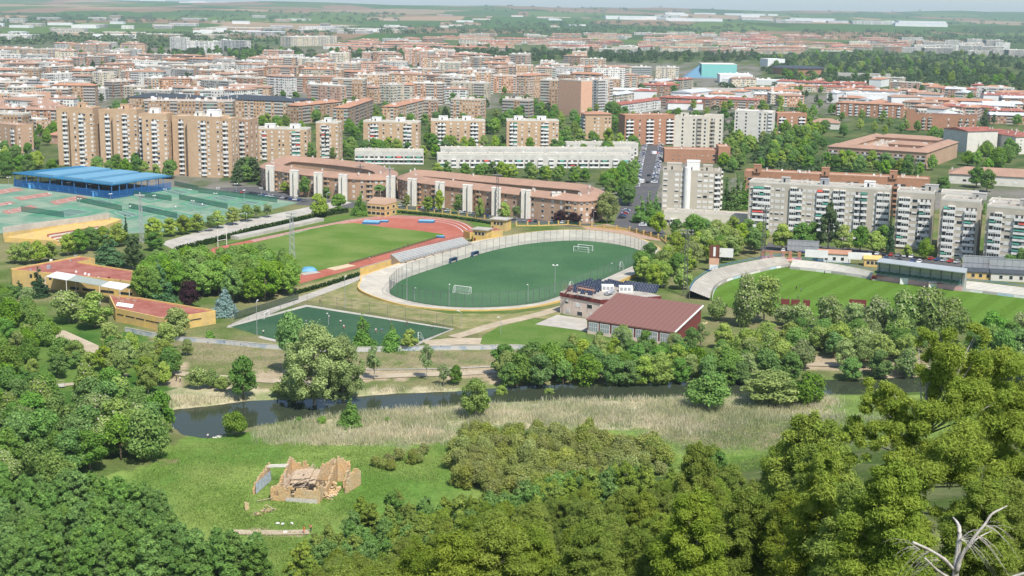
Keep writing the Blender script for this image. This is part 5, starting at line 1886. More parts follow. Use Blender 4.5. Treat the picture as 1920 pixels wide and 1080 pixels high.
def mast(label, a, b_, top_y, lamps=10, dark=False, wd=1.0):
    p = W(a, b_)
    k = mpp(p)
    h = (b_ - top_y) * k * 1.0
    root = thing('floodlight_mast', label, 'floodlight mast', tuple(p), random.uniform(-.2, .2))
    mb = MB()
    m = m_dksteel if dark else m_steel
    for sx in (-1, 1):
        for sy in (-1, 1):
            mb.tube([(sx * .8 * wd, sy * .8 * wd, 0), (sx * .45 * wd, sy * .45 * wd, h)], .10, 4)
    n = int(h / 1.5)
    for i in range(n):
        z0, z1 = h * i / n, h * (i + 1) / n
        r0, r1 = (.8 - .35 * i / n) * wd, (.8 - .35 * (i + 1) / n) * wd
        for s in (1, -1):
            sgn = 1 if i % 2 else -1
            mb.tube([(-r0 * sgn, s * r0, z0), (r1 * sgn, s * r1, z1)], .055, 4)
            mb.tube([(s * r0, -r0 * sgn, z0), (s * r1, r1 * sgn, z1)], .055, 4)
    mb.build('lattice', m, root)
    mb = MB()
    rows = 2 if lamps > 6 else 1
    for i in range(rows):
        mb.box(-2.4, -.5, h - .2 + i * 1.3, 2.4, -.35, h + i * 1.3)
    mb.box(-.2, -.4, h - .3, .2, .4, h + 1.6)
    mb.box(-2.2, -.3, h - .35, 2.2, .7, h - .25)
    mb.build('lamp_frame', m, root)
    per = lamps // rows
    for i in range(rows):
        for j in range(per):
            x = -2.1 + 4.2 * j / max(1, per - 1)
            MB().tube([(x, -.75, h + .25 + i * 1.3), (x, -.45, h + .35 + i * 1.3)], [.42, .3], 8).build('lamp', m_white if not dark else m_grey, root)
    return root


mast('white-headed lattice floodlight mast in front of the running track grass', 548, 487, 405, 12, wd=1.3)
mast('lattice floodlight mast rising from the trees before the tennis courts', 266, 455, 366, 6)
mast('dark floodlight mast in front of the rounded brown block', 932, 415, 328, 6, True)
mast('dark floodlight mast between stadium trees and velodrome', 1284, 555, 437, 8, True)
mast('dark floodlight mast in front of the longest beige slab', 1430, 488, 392, 8, True)
mast('dark lattice floodlight mast over the first curved brick block', 676, 372, 312, 4, True, .8)
mast('pale lattice floodlight mast beside the yellow pavilion', 731, 388, 316, 4, False, .6)

lampm = {}


def street_lamp(label, a, b_, top_y, kind='single', group='lamp posts of the sports grounds', m=None):
    p = W(a, b_)
    h = round((b_ - top_y) * mpp(p), 1)
    root = thing('lamp_post', label, 'lamp post', tuple(p), random.uniform(0, 6), group)
    MB().tube([(0, 0, 0), (0, 0, h)], [.11, .07], 6).build('pole', m or m_steel, root)
    mb = MB()
    if kind == 'twin':
        mb.box(-.9, -.05, h - .05, .9, .05, h + .05)
        mb.box(-1.1, -.3, h + .05, -.4, .3, h + .4).box(.4, -.3, h + .05, 1.1, .3, h + .4)
    else:
        mb.tube([(0, 0, h - .1), (.6, 0, h + .35), (1.3, 0, h + .45)], .06, 4)
        mb.box(.9, -.2, h + .36, 1.7, .2, h + .55)
    mb.build('lamp_head', m_white, root)
    return root


for a, b_, t_, k, lab in ((1040, 552, 497, 'twin', 'tall lamp post with twin head between the oval pitch and solar hall'), (990, 567, 534, 'single', 'lamp post on the near edge of the oval track, before the solar hall'), (763, 567, 505, 'twin', 'twin-headed lamp post at the near tip of the oval pitch'),
                          (842, 574, 533, 'single', 'lamp post in front of the near goal on the oval track'), (777, 564, 540, 'single', 'thin lamp post inside the near tip of the oval track'), (647, 580, 520, 'single', 'lamp post beside the scrub slope above the small field'), (616, 610, 588, 'single', 'white lamp post standing in the small turf field'),
                          (482, 630, 565, 'single', 'lamp post at the tree end of the small turf field'), (939, 627, 595, 'single', 'white post at the bend of the pale path by the lawn'), (865, 612, 585, 'single', 'lamp post at the path corner of the small turf field'), (1144, 510, 494, 'single', 'curved lamp post beside the training goal'), (1190, 492, 476, 'single', 'curved lamp post at the far right of the oval pitch'),
                          (1112, 425, 397, 'single', 'lamp post beside the rounded end of the brown block'), (463, 425, 403, 'single', 'curved lamp post on the promenade by the clipped hedge'), (613, 380, 362, 'single', 'curved lamp post near the yellow pavilion drive')):
    street_lamp(lab, a, b_, t_, k)
rows = []
for a, b_ in ((17, 352), (39, 350), (105, 350), (118, 345), (130, 362), (208, 383), (255, 358), (170, 365), (302, 352), (310, 374), (357, 375), (409, 372), (458, 376), (404, 382), (290, 386), (245, 406), (362, 396), (20, 402), (95, 382), (150, 392), (330, 407), (443, 364), (490, 372), (380, 402)):
    rows.append((street_lamp('x', a, b_, b_ - 19, 'twin', 'floodlights of the tennis courts', m_steel), 'thin white-headed court light'))
label_rows(rows, 'of the tennis courts', 3)

# ------------------------------------------------------------------ cars
CARC = {'white': (0.72, 0.72, 0.72), 'black': (0.015, 0.016, 0.018), 'silver': (0.42, 0.43, 0.45), 'grey': (0.16, 0.17, 0.18), 'red': (0.42, 0.03, 0.025), 'blue': (0.035, 0.07, 0.2)}
m_tyre = mat('tyre_rubber', (0.02, 0.02, 0.02), .9)
m_rim = mat('wheel_rim', (0.4, 0.4, 0.41), .4, metal=.6)
CARS = {}


def car_proto(c):
    if c in CARS:
        return CARS[c]
    m = mat('car_paint_' + c, CARC[c], .3, .03, spec=.6)
    prof = [(-2.1, .35), (-2.15, .75), (-2.0, .95), (-1.55, 1.0), (1.05, .92), (1.9, .8), (2.12, .6), (2.1, .35)]
    mb = MB()
    n = len(prof)
    mb.add([(x, -.85, z) for x, z in prof] + [(x, .85, z) for x, z in prof], [tuple(range(n))[::-1], tuple(range(n, 2 * n))] + [(i, (i + 1) % n, (i + 1) % n + n, i + n) for i in range(n)])
    mb.add([(-1.35, -.62, 1.43), (.15, -.62, 1.43), (.15, .62, 1.43), (-1.35, .62, 1.43), (-1.4, -.64, 1.38), (.25, -.64, 1.38), (.25, .64, 1.38), (-1.4, .64, 1.38)], [(0, 1, 2, 3), (4, 5, 1, 0), (5, 6, 2, 1), (6, 7, 3, 2), (7, 4, 0, 3)])
    body = mb.mesh('car_body', m)
    mb = MB()
    mb.add([(-1.85, -.76, .98), (.95, -.76, .93), (.95, .76, .93), (-1.85, .76, .98), (-1.4, -.64, 1.38), (.25, -.64, 1.38), (.25, .64, 1.38), (-1.4, .64, 1.38)], [(0, 1, 5, 4), (1, 2, 6, 5), (2, 3, 7, 6), (3, 0, 4, 7)])
    glass = mb.mesh('car_glass', m_glass)
    mb = MB()
    mb.tube([(0, -.1, 0), (0, .1, 0)], .32, 10, 0)
    mb.tube([(0, -.115, 0), (0, .115, 0)], .19, 8, 1)
    wheel = mb.mesh('wheel', [m_tyre, m_rim])
    CARS[c] = (body, glass, wheel)
    return CARS[c]


def car(p, rz, c, group):
    b_, g, w_ = car_proto(c)
    r_ = thing('parked_car', None, 'car', tuple(p), rz, group)
    link('body', b_, r_)
    link('windows', g, r_).name = 'glasshouse'
    for x in (-1.3, 1.3):
        for y in (-.78, .78):
            link('wheel', w_, r_, Matrix.Translation((x, y, .32)))
    return r_


def car_row(pts, gap, place, group, cols, across=True, fill=.9, nrow=1, off=0.0):
    rn = random.Random(int(pts[0][0] * 7 + pts[0][1]))
    ps = [W(a, b_, .06) for a, b_ in pts]
    out = []
    for i in range(len(ps) - 1):
        e = ps[i + 1] - ps[i]
        k = int(e.length / gap)
        an = math.atan2(e.y, e.x) + (math.pi / 2 if across else 0)
        for j in range(k):
            if rn.random() > fill:
                continue
            c = rn.choice(cols)
            out.append((car(ps[i].lerp(ps[i + 1], (j + .5) / k), an + rn.choice((0, math.pi)) + rn.uniform(-.05, .05) + off, c, group), c + ' car'))
    label_rows(out, place, nrow)


DK = ['black', 'black', 'grey', 'grey', 'blue', 'silver', 'white', 'red']
LT = ['white', 'silver', 'silver', 'grey', 'black', 'white', 'blue']
car_row([(440, 360), (520, 371), (575, 378)], 3.0, 'between the tennis courts and curved block', 'cars parked by the tennis courts', DK)
car_row([(745, 387), (800, 392), (860, 399), (915, 406)], 2.8, 'behind the yellow pillar fence', 'cars parked behind the pillar fence', DK)
car_row([(965, 415), (1010, 416), (1090, 421)], 2.8, 'before the rounded brown block', 'cars parked before the rounded brown block', DK)
car_row([(1193, 352), (1199, 315), (1206, 285), (1210, 268)], 3.0, 'on the terrace side of the avenue', 'cars parked along the avenue', LT)
car_row([(1226, 345), (1232, 318), (1237, 292), (1239, 270)], 3.0, 'on the grey tower side of the avenue', 'cars parked along the avenue', LT)
car_row([(1205, 425), (1212, 410), (1218, 398)], 2.9, 'at the avenue foot by the shops', 'cars parked along the avenue', LT)
car_row([(1164, 412), (1176, 394)], 2.9, 'at the rounded end of the brown block', 'cars parked along the avenue', DK)
car_row([(1450, 470), (1500, 473), (1545, 478)], 3.0, 'behind the rear-facing grey billboard', 'cars parked by the stadium', LT)
car_row([(1580, 484), (1630, 484), (1680, 488), (1730, 493)], 2.8, 'in the car park behind the covered stand', 'cars parked by the stadium', LT)
car_row([(1625, 476), (1690, 481), (1740, 486), (1800, 494)], 2.8, 'at the foot of the beige slabs', 'cars parked by the stadium', LT + ['red'])
car_row([(35, 300), (60, 285), (70, 268)], 3.2, 'in the tree-lined side street', 'cars parked in the side street', LT)
for i, (a, b_, c) in enumerate(((1215, 343, 'black'), (1217, 330, 'black'), (1213, 440, 'red'))):
    r_ = car(W(a, b_, .07), 1.2 if i < 2 else 0, c, None)
    r_['label'] = ('black car driving on the avenue, nearer the roundabout', 'black car driving on the avenue, further up', 'red car passing behind the velodrome on the avenue mouth')[i]
for a, b_, lab, rz in ((1204, 344, 'white and red van stopped on the avenue roundabout', 1.2), (1227, 290, 'red and white lorry at the top of the avenue', .6)):
    p = W(a, b_, .07)
    r_ = thing('delivery_van', lab, 'van', tuple(p), rz)
    MB().box(-2.8, -1.05, .5, 1.4, 1.05, 2.7).build('cargo_box', mat('car_paint_white', CARC['white']), r_)
    mb = MB()
    mb.add([(1.42, -1, .5), (3.0, -1, .5), (3.0, 1, .5), (1.42, 1, .5), (1.42, -1, 2.2), (2.3, -.95, 2.2), (2.3, .95, 2.2), (1.42, 1, 2.2), (3.0, -1, 1.2), (3.0, 1, 1.2)], [(0, 1, 8, 5, 4), (3, 7, 6, 9, 2), (4, 5, 6, 7), (5, 8, 9, 6), (1, 2, 9, 8), (0, 4, 7, 3)])
    mb.build('cab', mat('car_paint_red', CARC['red']), r_)
    MB().add([(2.34, -.85, 2.12), (2.98, -.85, 1.3), (2.98, .85, 1.3), (2.34, .85, 2.12)], [(0, 1, 2, 3)]).build('windscreen', m_glass, r_)
    for x in (-1.8, 2.1):
        for y in (-.95, .95):
            link('wheel', car_proto('white')[2], r_, Matrix.Translation((x, y, .42)) @ Matrix.Scale(1.3, 4))


# ------------------------------------------------------------------ people: one skinned body each, clothes over it
def person_mesh(pose):
    """One continuous skinned body from a jointed skeleton."""
    J = {'pel': (0, 0, .95, .13), 'wai': (0, 0, 1.12, .125), 'che': (0, .01, 1.32, .15), 'nek': (0, 0, 1.5, .055), 'hea': (0, -.01, 1.60, .085), 'top': (0, -.01, 1.72, .075)}
    E = [('pel', 'wai'), ('wai', 'che'), ('che', 'nek'), ('nek', 'hea'), ('hea', 'top')]
    st, ar = {'stand': (.05, .1), 'run': (.38, .45), 'sit': (0, .2)}[pose]
    for s, sg in (('l', 1), ('r', -1)):
        f = st * sg
        if pose == 'sit':
            J['hip' + s] = (sg * .1, 0, .93, .10)
            J['kne' + s] = (sg * .14, -.42, .95, .07)
            J['ank' + s] = (sg * .14, -.46, .52, .045)
            J['toe' + s] = (sg * .15, -.64, .48, .035)
        else:
            J['hip' + s] = (sg * .1, 0, .90, .10)
            J['kne' + s] = (sg * .11, -f * .6, .50, .065)
            J['ank' + s] = (sg * .11, -f * .35 + (.22 if f < -.2 else 0), .10 if f > -.2 else .24, .042)
            J['toe' + s] = (sg * .12, -f * .35 - .17 + (.2 if f < -.2 else 0), .035 if f > -.2 else .14, .035)
        a = -ar * sg
        J['sho' + s] = (sg * .19, 0, 1.42, .065)
        J['elb' + s] = (sg * .27, -a * .35 + .03, 1.15, .045)
        J['wri' + s] = (sg * .26, -a * .8 - .06, .95 + abs(a) * .25, .032)
        J['han' + s] = (sg * .25, -a * .95 - .09, .86 + abs(a) * .3, .036)
        E += [('pel', 'hip' + s), ('hip' + s, 'kne' + s), ('kne' + s, 'ank' + s), ('ank' + s, 'toe' + s), ('che', 'sho' + s), ('sho' + s, 'elb' + s), ('elb' + s, 'wri' + s), ('wri' + s, 'han' + s)]

    def skin(names, grow, name):
        keys = [k for k in J if k in names]
        me = D.meshes.new(name)
        me.from_pydata([J[k][:3] for k in keys], [(keys.index(a), keys.index(b_)) for a, b_ in E if a in keys and b_ in keys], [])
        ob = link('tmp', me)
        ob.modifiers.new('s', 'SKIN')
        for i, k in enumerate(keys):
            r0 = J[k][3] * grow
            v = me.skin_vertices[0].data[i]
            v.radius = (r0, r0 * (.75 if k in ('che', 'wai', 'pel') else 1))
            v.use_root = k in ('pel', 'che') and (k == 'pel' or 'pel' not in keys)
        ob.modifiers.new('d', 'SUBSURF').levels = 1
        dg = bpy.context.evaluated_depsgraph_get()
        out = D.meshes.new_from_object(ob.evaluated_get(dg))
        out.name = name
        D.objects.remove(ob)
        return out
    body = skin(set(J), 1.0, 'person_body')
    shirt = skin({'wai', 'che', 'shol', 'shor', 'elbl', 'elbr', 'pel'}, 1.17, 'shirt')
    pants = skin({'pel', 'hipl', 'hipr', 'knel', 'kner'} | ({'ankl', 'ankr'} if pose != 'run' else set()), 1.16, 'trousers')
    return body, shirt, pants


m_skin = mat('skin', (0.42, 0.24, 0.16), .7, .05)
m_hair = mat('dark_hair', (0.03, 0.02, 0.015), .8, .05)
PM = {k: person_mesh(k) for k in ('stand', 'run', 'sit')}
CLOTH = {}
hairm = None


def person(label, a, b_, pose, shirt, pants, z=None, group=None):
    global hairm
    p = W(a, b_, .15 if z is None else z)
    r_ = thing('person', label, 'person', tuple(p), random.uniform(0, 6.28), group)
    bm_, sm2, pm2 = PM[pose]

    def col(me, c, nm):
        k = (me.name, c)
        if k not in CLOTH:
            q = me.copy()
            q.materials.clear()
            q.materials.append(mat('cloth_%.2f_%.2f_%.2f' % c, c, .85, .06))
            CLOTH[k] = q
        return link(nm, CLOTH[k], r_)
    if not bm_.materials:
        bm_.materials.append(m_skin)
    link('body', bm_, r_)
    col(sm2, shirt, 'shirt')
    col(pm2, pants, 'trousers')
    if hairm is None:
        mb = MB()
        vs, fs = [], []
        for i in range(5):
            for j in range(8):
                t0, f0_ = i / 4 * 1.35, j / 8 * 6.283
                vs.append((math.sin(t0) * math.cos(f0_) * .105, math.sin(t0) * math.sin(f0_) * .115 + .012, 1.655 + math.cos(t0) * .13))
        for i in range(4):
            for j in range(8):
                fs.append((i * 8 + j, (i + 1) * 8 + j, (i + 1) * 8 + (j + 1) % 8, i * 8 + (j + 1) % 8))
        hairm = mb.add(vs, fs).mesh('hair', m_hair)
    link('hair', hairm, r_)
    return r_


wht, drk, red_, org, blu = (0.75, 0.75, 0.75), (0.03, 0.03, 0.04), (0.5, 0.05, 0.04), (0.75, 0.16, 0.04), (0.12, 0.3, 0.6)
pl = []
for a, b_, po, s, t_ in ((617, 599, 'run', wht, drk), (639, 608, 'run', wht, drk), (645, 617, 'run', wht, red_), (705, 624, 'run', wht, red_), (716, 624, 'run', blu, drk), (732, 606, 'run', wht, drk), (763, 611, 'run', drk, drk), (810, 618, 'stand', wht, drk), (494, 627, 'stand', wht, drk), (574, 608, 'stand', wht, drk)):
    pl.append((person('x', a, b_, po, s, t_, group='players on the small field'), ('white' if s == wht else 'black' if s == drk else 'blue') + ' shirted player'))
label_rows(pl, 'on the small turf field', 2)
for a, b_, s, lab in ((1496, 560, blu, 'person in blue shirt standing on the mown stadium pitch'), (1493, 543, drk, 'person in dark clothes on the mown stadium pitch, further out'), (1546, 514, drk, 'person in dark clothes by the far touchline boards'), (1457, 558, drk, 'person in dark clothes at the goal end, under the stadium trees'), (1502, 548, blu, 'person in pale blue beside another on the stadium pitch')):
    person(lab, a, b_, 'stand', s, drk)
person('person in a white top crouched fishing at the river edge by the bright bush', 390, 824, 'sit', wht, drk, -.9)
person('person in an orange vest standing on the dirt track below the ruin', 570, 1000, 'stand', org, org, .3)
person('person in red by the pines beside the dirt track', 583, 997, 'stand', (0.6, .2, .12), drk, .3)
person('person in a red shirt walking the pale path at the photo edge', 105, 722, 'stand', red_, drk, .2)
person('walker in dark clothes on the river path by the dirt clearing, first of two', 331, 714, 'stand', drk, drk, .2)
person('walker in white on the river path by the dirt clearing, second of two', 338, 716, 'stand', wht, drk, .2)
person('person in dark clothes at the fence corner of the small field', 600, 569, 'stand', drk, drk)
person('person in white on the running track by the yellow wall', 693, 489, 'run', wht, drk)
person('person in dark clothes at the track railing, first of two', 765, 462, 'stand', drk, drk)
person('person in orange at the track railing beside two others', 757, 464, 'stand', org, drk)

# ------------------------------------------------------------------ ruined brick house
o, e = W(508, 938), W(597, 944)
ru = thing('ruined_house', 'roofless ruined brick house with fallen beams and crumbling walls in the meadow', 'ruin', (o.x, o.y, 0), math.atan2((e - o).y, (e - o).x))
RW = (e - o).length
RD = 15.0
m_adobe = mat('ruin_brick', (0.53, 0.35, 0.175), .95, .3, 2.2, (0.50, 0.385, 0.24), .35)
m_plas = mat('ruin_plaster', (0.52, 0.46, 0.38), .95, .2, 1.2, (0.55, 0.40, 0.26), .6)
m_wood = mat('old_timber', (0.38, 0.30, 0.21), .95, .25, 2.0)
rr = random.Random(3)


def ragged_wall(x0, y0, x1, y1, hs, th, holes=(), m=None, plaster=None):
    """brick wall with a broken top (heights hs along it) and real openings (s0, s1, z0, z1)"""
    L_ = math.hypot(x1 - x0, y1 - y0)
    ux, uy = (x1 - x0) / L_, (y1 - y0) / L_
    mb = MB()
    mb.M = Matrix(((ux, -uy, 0, x0), (uy, ux, 0, y0), (0, 0, 1, 0), (0, 0, 0, 1)))
    step = .45
    n = int(L_ / step)
    zs = .35
    for i in range(n):
        s0, s1 = i * L_ / n, (i + 1) * L_ / n
        t_ = (s0 + s1) / 2 / L_ * (len(hs) - 1)
        k = min(int(t_), len(hs) - 2)
        h = hs[k] + (hs[k + 1] - hs[k]) * (t_ - k) + rr.uniform(-.4, .3) - (rr.uniform(.4, 1.1) if rr.random() < .16 else 0)
        j = rr.uniform(-.02, .02)
        segs, z = [], 0.0
        cuts = sorted((c, d) for a, b_, c, d in holes if a < (s0 + s1) / 2 < b_)
        for c, d in cuts:
            if c > z:
                segs.append((z, c))
            z = d
        if z < h:
            segs.append((z, h))
        for a, b_ in segs:
            if b_ > a + .01:
                mb.box(s0, -th / 2 + j, a, s1 - .002, th / 2 + j, b_, 1 if plaster and b_ < plaster else 0)
    return mb.build('wall', [m or m_adobe, m_plas], ru)


ragged_wall(0, 0, RW, 0, [2.6, 3.4, 3.5, 3.3, 3.2, 2.9, 3.6], .45, [(.8, 1.8, 1.1, 2.3), (4.6, 5.7, .9, 2.9), (8.5, 9.6, 3.0, 3.9)])
mb = MB()
mb.box(3.5, -.25, 0, RW - .3, -.235, 1.0)
mb.build('plaster_patch', mat('grey_plaster', (0.50, 0.47, 0.43), .95, .25, 2.5), ru)
ragged_wall(0, .25, 0, RD, [2.8, 2.2, 1.4, 2.6, 3.2, 4.4, 5.2], .5)
ragged_wall(RW, .25, RW, RD, [4.2, 3.0, 1.6, 2.0, 3.4, 4.6, 5.6], .45, m=m_adobe)
MB().box(.3, .3, 0, RW - .3, RD - .3, .12).build('floor', mat('ruin_soil_shade', (0.15, 0.11, 0.07), .95, .3, 1.0), ru)  # soil floor, coloured dark so the wall openings read as shaded
ragged_wall(.3, RD, RW - .3, RD, [5.2, 3.6, 4.4, 3.0, 3.6, 4.6, 5.6], .5)
ragged_wall(.3, 8.6, RW - 4, 8.6, [3.6, 3.2, 4.4, 3.6, 2.4], .35, [(1.5, 2.6, 0, 2.1)], m=m_plas)
ragged_wall(RW + .3, RD - .2, RW + 3.2, RD + .5, [6.2, 5.6, 4.6], .45)
ragged_wall(RW + 3.2, RD + .3, RW + 3.0, RD - 4.5, [4.6, 3.2, 1.6], .45)
# fallen roof: a broken slope of tiles and bare rafters
mb = MB()
for i in range(8):
    for j in range(5):
        if rr.random() < .12:
            continue
        x, y = 3.6 + i * .72, 3.0 + j * .95
        z = 3.6 + .25 * j + .12 * i - .5 * (i > 5) + rr.uniform(-.12, .12) - .35 * (j == 0)
        mb.add([(x, y, z), (x + .75, y + .05, z + rr.uniform(-.1, .1)), (x + .75, y + 1.0, z + .28), (x, y + 1.0, z + .25), (x, y, z - .12), (x + .75, y, z - .12)], [(0, 1, 2, 3), (4, 5, 1, 0)])
mb.build('roof', mat('old_tiles', (0.42, 0.32, 0.22), .95, .3, 2.5), ru)
for i in range(30):
    a = Vector((rr.uniform(.4, 7), rr.uniform(1.0, 11), rr.uniform(2.0, 4.2)))
    an = rr.uniform(.3, 1.6)
    q = a + Vector((math.cos(an), math.sin(an), rr.uniform(-.2, .5))) * rr.uniform(2, 5)
    MB().bar(a, q, rr.uniform(.14, .24)).build('rafter', m_wood, ru)
for i in range(120):                                      # rubble heaped inside and along the side wall
    side = i % 2
    x, y = ((rr.uniform(RW + .4, RW + 2.4), rr.uniform(2, 11)) if i % 4 else (rr.uniform(-2.4, -.3), rr.uniform(-2.5, 9))) if side else (rr.uniform(1, RW - 1), rr.uniform(1.0, RD - 1))
    s = rr.uniform(.2, .55)
    z = max(0, (1.3 - abs(x - RW - .3) * .5) if side else .3) * rr.random()
    mb = MB()
    mb.M = Matrix.Translation((x, y, z)) @ Matrix.Rotation(rr.uniform(0, 3), 4, (rr.random(), rr.random(), 1))
    mb.box(-s, -s * .7, -s * .3, s, s * .7, s * .5)
    if i < 98:
        mb.build('rubble', m_adobe if rr.random() < .7 else m_plas, ru)
for i in range(3):
    MB().bar((-4.4, 10.6 + i * .8, 3.9), (.2, 10.9 + i * .9, 4.2), .26).build('tie_beam', m_offw, ru)
ragged_wall(-5.0, 2.6, -4.4, 12.6, [1.6, 3.0, 3.4, 3.6, 3.9, 4.2], .4, [(4.6, 5.6, .8, 2.0)], m=m_adobe)
mb = MB()
mb.M = Matrix.Translation((-4.75, 2.7, 0)) @ Matrix.Rotation(math.atan2(10, .6), 4, 'Z')
mb.box(.2, -.245, .1, 9.5, -.23, 2.6)
mb.build('plaster_patch', mat('bluish_plaster', (0.42, 0.47, 0.52), .95, .3, 1.5), ru)
p = W(648, 925)
fw = thing('wall_fragment', 'tall leaning brick wall fragment standing alone beside the ruin', 'ruin', (p.x, p.y, 0), 1.15)
ru_keep, ru = ru, fw
ragged_wall(0, 0, 6.5, 0, [1.6, 3.2, 4.2, 4.4, 4.2, 3.2], .5)
ru = ru_keep
p = W(459, 957)
fw = thing('wall_fragment', 'small brick pier stump in the grass off the ruin corner', 'ruin', (p.x, p.y, 0), .3)
ru_keep, ru = ru, fw
ragged_wall(0, 0, .9, 0, [2.2, 1.6], .6)
ru = ru_keep
p = W(492, 962)
db = thing('debris_heap', 'heap of broken beams and bricks spilling from the ruin corner', 'debris', (p.x, p.y, 0), .9)
for i in range(22):
    a = Vector((rr.uniform(-2.6, 2.8), rr.uniform(-.6, .6), rr.uniform(.1, .6)))
    q = a + Vector((rr.uniform(-.6, .6), rr.uniform(-1.3, 1.3), rr.uniform(-.3, .5))) * rr.uniform(.6, 1.8)
    MB().bar(a, q, rr.uniform(.12, .26)).build('beam', m_wood if i % 3 else m_adobe, db)
for i in range(26):
    s = rr.uniform(.15, .4)
    x, y = rr.uniform(-2.8, 2.8), rr.uniform(-.8, .8)
    mb = MB()
    mb.M = Matrix.Translation((x, y, s * .3)) @ Matrix.Rotation(rr.uniform(0, 3), 4, (rr.random(), .3, 1))
    mb.box(-s, -s * .6, -s * .4, s, s * .6, s * .4).build('brick_lump', m_adobe, db)
p = W(482, 941)
tag(MB().bar((p.x, p.y, .2), (p.x + 5, p.y + 1.2, .9), .22).build('fallen_beam', m_wood), 'single long pale beam lying in the grass before the ruin', 'beam')
for a, b_, i in ((521, 982, 0), (530, 983, 1), (547, 982, 2), (535, 998, 3)):
    p = W(a, b_, .25)
    mb = MB()
    mb.M = Matrix.Translation(p) @ Matrix.Rotation(i * 1.1, 4, 'Z')
    mb.box(-.4, -.2, 0, .4, .2, .2).box(-.25, -.15, .2, .15, .15, .3)
    tag(mb.build('limestone_block', m_white), f'small white stone block by the dirt track below the ruin, {nth(i + 1)} along it', 'stone', 'white stones by the dirt track')
p = W(425, 821, -.6)
mb = MB()
for i in range(14):
    mb.M = Matrix.Translation((p.x + rr.uniform(-3.5, 1), p.y + rr.uniform(-1, 1), p.z)) @ Matrix.Rotation(rr.uniform(0, 3), 4, (.3, rr.random(), 1))
    s = rr.uniform(.2, .5)
    mb.box(-s, -s * .7, -.2, s, s * .7, s * .5)
mb.M = None
tag(mb.build('shore_stones', m_offw), 'pale stones at the river edge beside the fisher', 'stones', kind='stuff')
# footbridge on the left path
p = W(88, 728)
fb = thing('footbridge', 'small plank footbridge on the pale path at the photo edge', 'bridge', (p.x, p.y, .4), .35)
MB().box(-5, -1.3, 0, 5, 1.3, .25).build('deck', m_conc, fb)
for y in (-1.25, 1.25):
    mb = MB()
    for x in (-4.8, -2.4, 0, 2.4, 4.8):
        mb.tube([(x, y, .25), (x, y, 1.25)], .06, 4)
    mb.tube([(-4.9, y, 1.25), (4.9, y, 1.25)], .06, 4)
    mb.build('railing', m_wood, fb)
# ------------------------------------------------------------------ plants
m_leaf = foliage('leaf', .36, (0.479, 0.5))
m_needle = foliage('needle', .36, (0.487, 0.501), (0.86, 1.12), (0.88, 1.0))
m_big = foliage('big_pine_needle', .45, (0.5, 0.5))
m_bark = mat('bark', (0.16, 0.125, 0.09), .95, .2, 2.0)
m_pale = mat('pale_bark', (0.36, 0.33, 0.28), .95, .25, 2.0)


def leaf_mesh(name, puffs, n, size, cols, m, elong=1.3, updir=.25, seed=0, shell=.55, flat=.95, jit=.16, soft=0.0):
    """n small leaf sprays spread through the puffs' outer volume; colour varies from puff to puff and leaf to leaf"""
    g = np.random.default_rng(seed)
    pf = np.array(puffs, float)
    wgt = (pf[:, 3] * pf[:, 4] + pf[:, 3] * pf[:, 5] + pf[:, 4] * pf[:, 5])
    k = g.choice(len(pf), int(n * 1.5), p=wgt / wgt.sum())
    d = g.normal(size=(len(k), 3))
    d[:, 2] += updir
    d /= np.linalg.norm(d, axis=1)[:, None]
    r = shell + (1.08 - shell) * g.random(len(k)) ** .6
    if soft:
        r = np.abs(g.normal(.78, soft, len(k)))
    p = pf[k, :3] + d * pf[k, 3:6] * r[:, None]
    deep = np.zeros(len(k), bool)
    for i in range(len(pf)):
        q = (p - pf[i, :3]) / pf[i, 3:6]
        deep |= ((q ** 2).sum(1) < .36) & (k != i)
    p, d, k = p[~deep][:n], d[~deep][:n], k[~deep][:n]
    n = len(p)
    nr = d * flat + g.normal(size=(n, 3)) * .42
    nr[:, 2] += .25
    nr /= np.linalg.norm(nr, axis=1)[:, None]
    a = np.cross(nr, g.normal(size=(n, 3)))
    a /= np.linalg.norm(a, axis=1)[:, None] + 1e-9
    b_ = np.cross(nr, a)
    s = size * g.uniform(.6, 1.35, n)[:, None]
    a, b_ = a * s * elong, b_ * s
    v = np.stack([p - a * .5, p + b_ * .5, p + a * .6, p - b_ * .45], 1).reshape(-1, 3)
    f = np.arange(4 * n, dtype=np.int32)
    me = D.meshes.new(name)
    me.vertices.add(4 * n)
    me.vertices.foreach_set('co', v.ravel().astype(np.float32))
    me.loops.add(4 * n)
    me.loops.foreach_set('vertex_index', f)
    me.polygons.add(n)
    me.polygons.foreach_set('loop_start', np.arange(0, 4 * n, 4, dtype=np.int32))
    me.polygons.foreach_set('loop_total', np.full(n, 4, np.int32))
    me.update()
    cols = np.array(cols, float)
    t = g.random(len(pf))[k][:, None] * .6 + g.random(n)[:, None] * .4
    c = cols[0] * (1 - t) + cols[1] * t
    c = c * (1 + g.normal(size=(n, 1)) * jit)
    if len(cols) > 2:
        w_ = g.random(n) < .07
        c[w_] = cols[2]
    c = np.clip(c, .004, 1)
    c4 = np.repeat(np.concatenate([c, np.ones((n, 1))], 1), 4, 0).astype(np.float32)
    me.color_attributes.new('Col', 'FLOAT_COLOR', 'POINT').data.foreach_set('color', c4.ravel())
    me.materials.append(m)
    return me


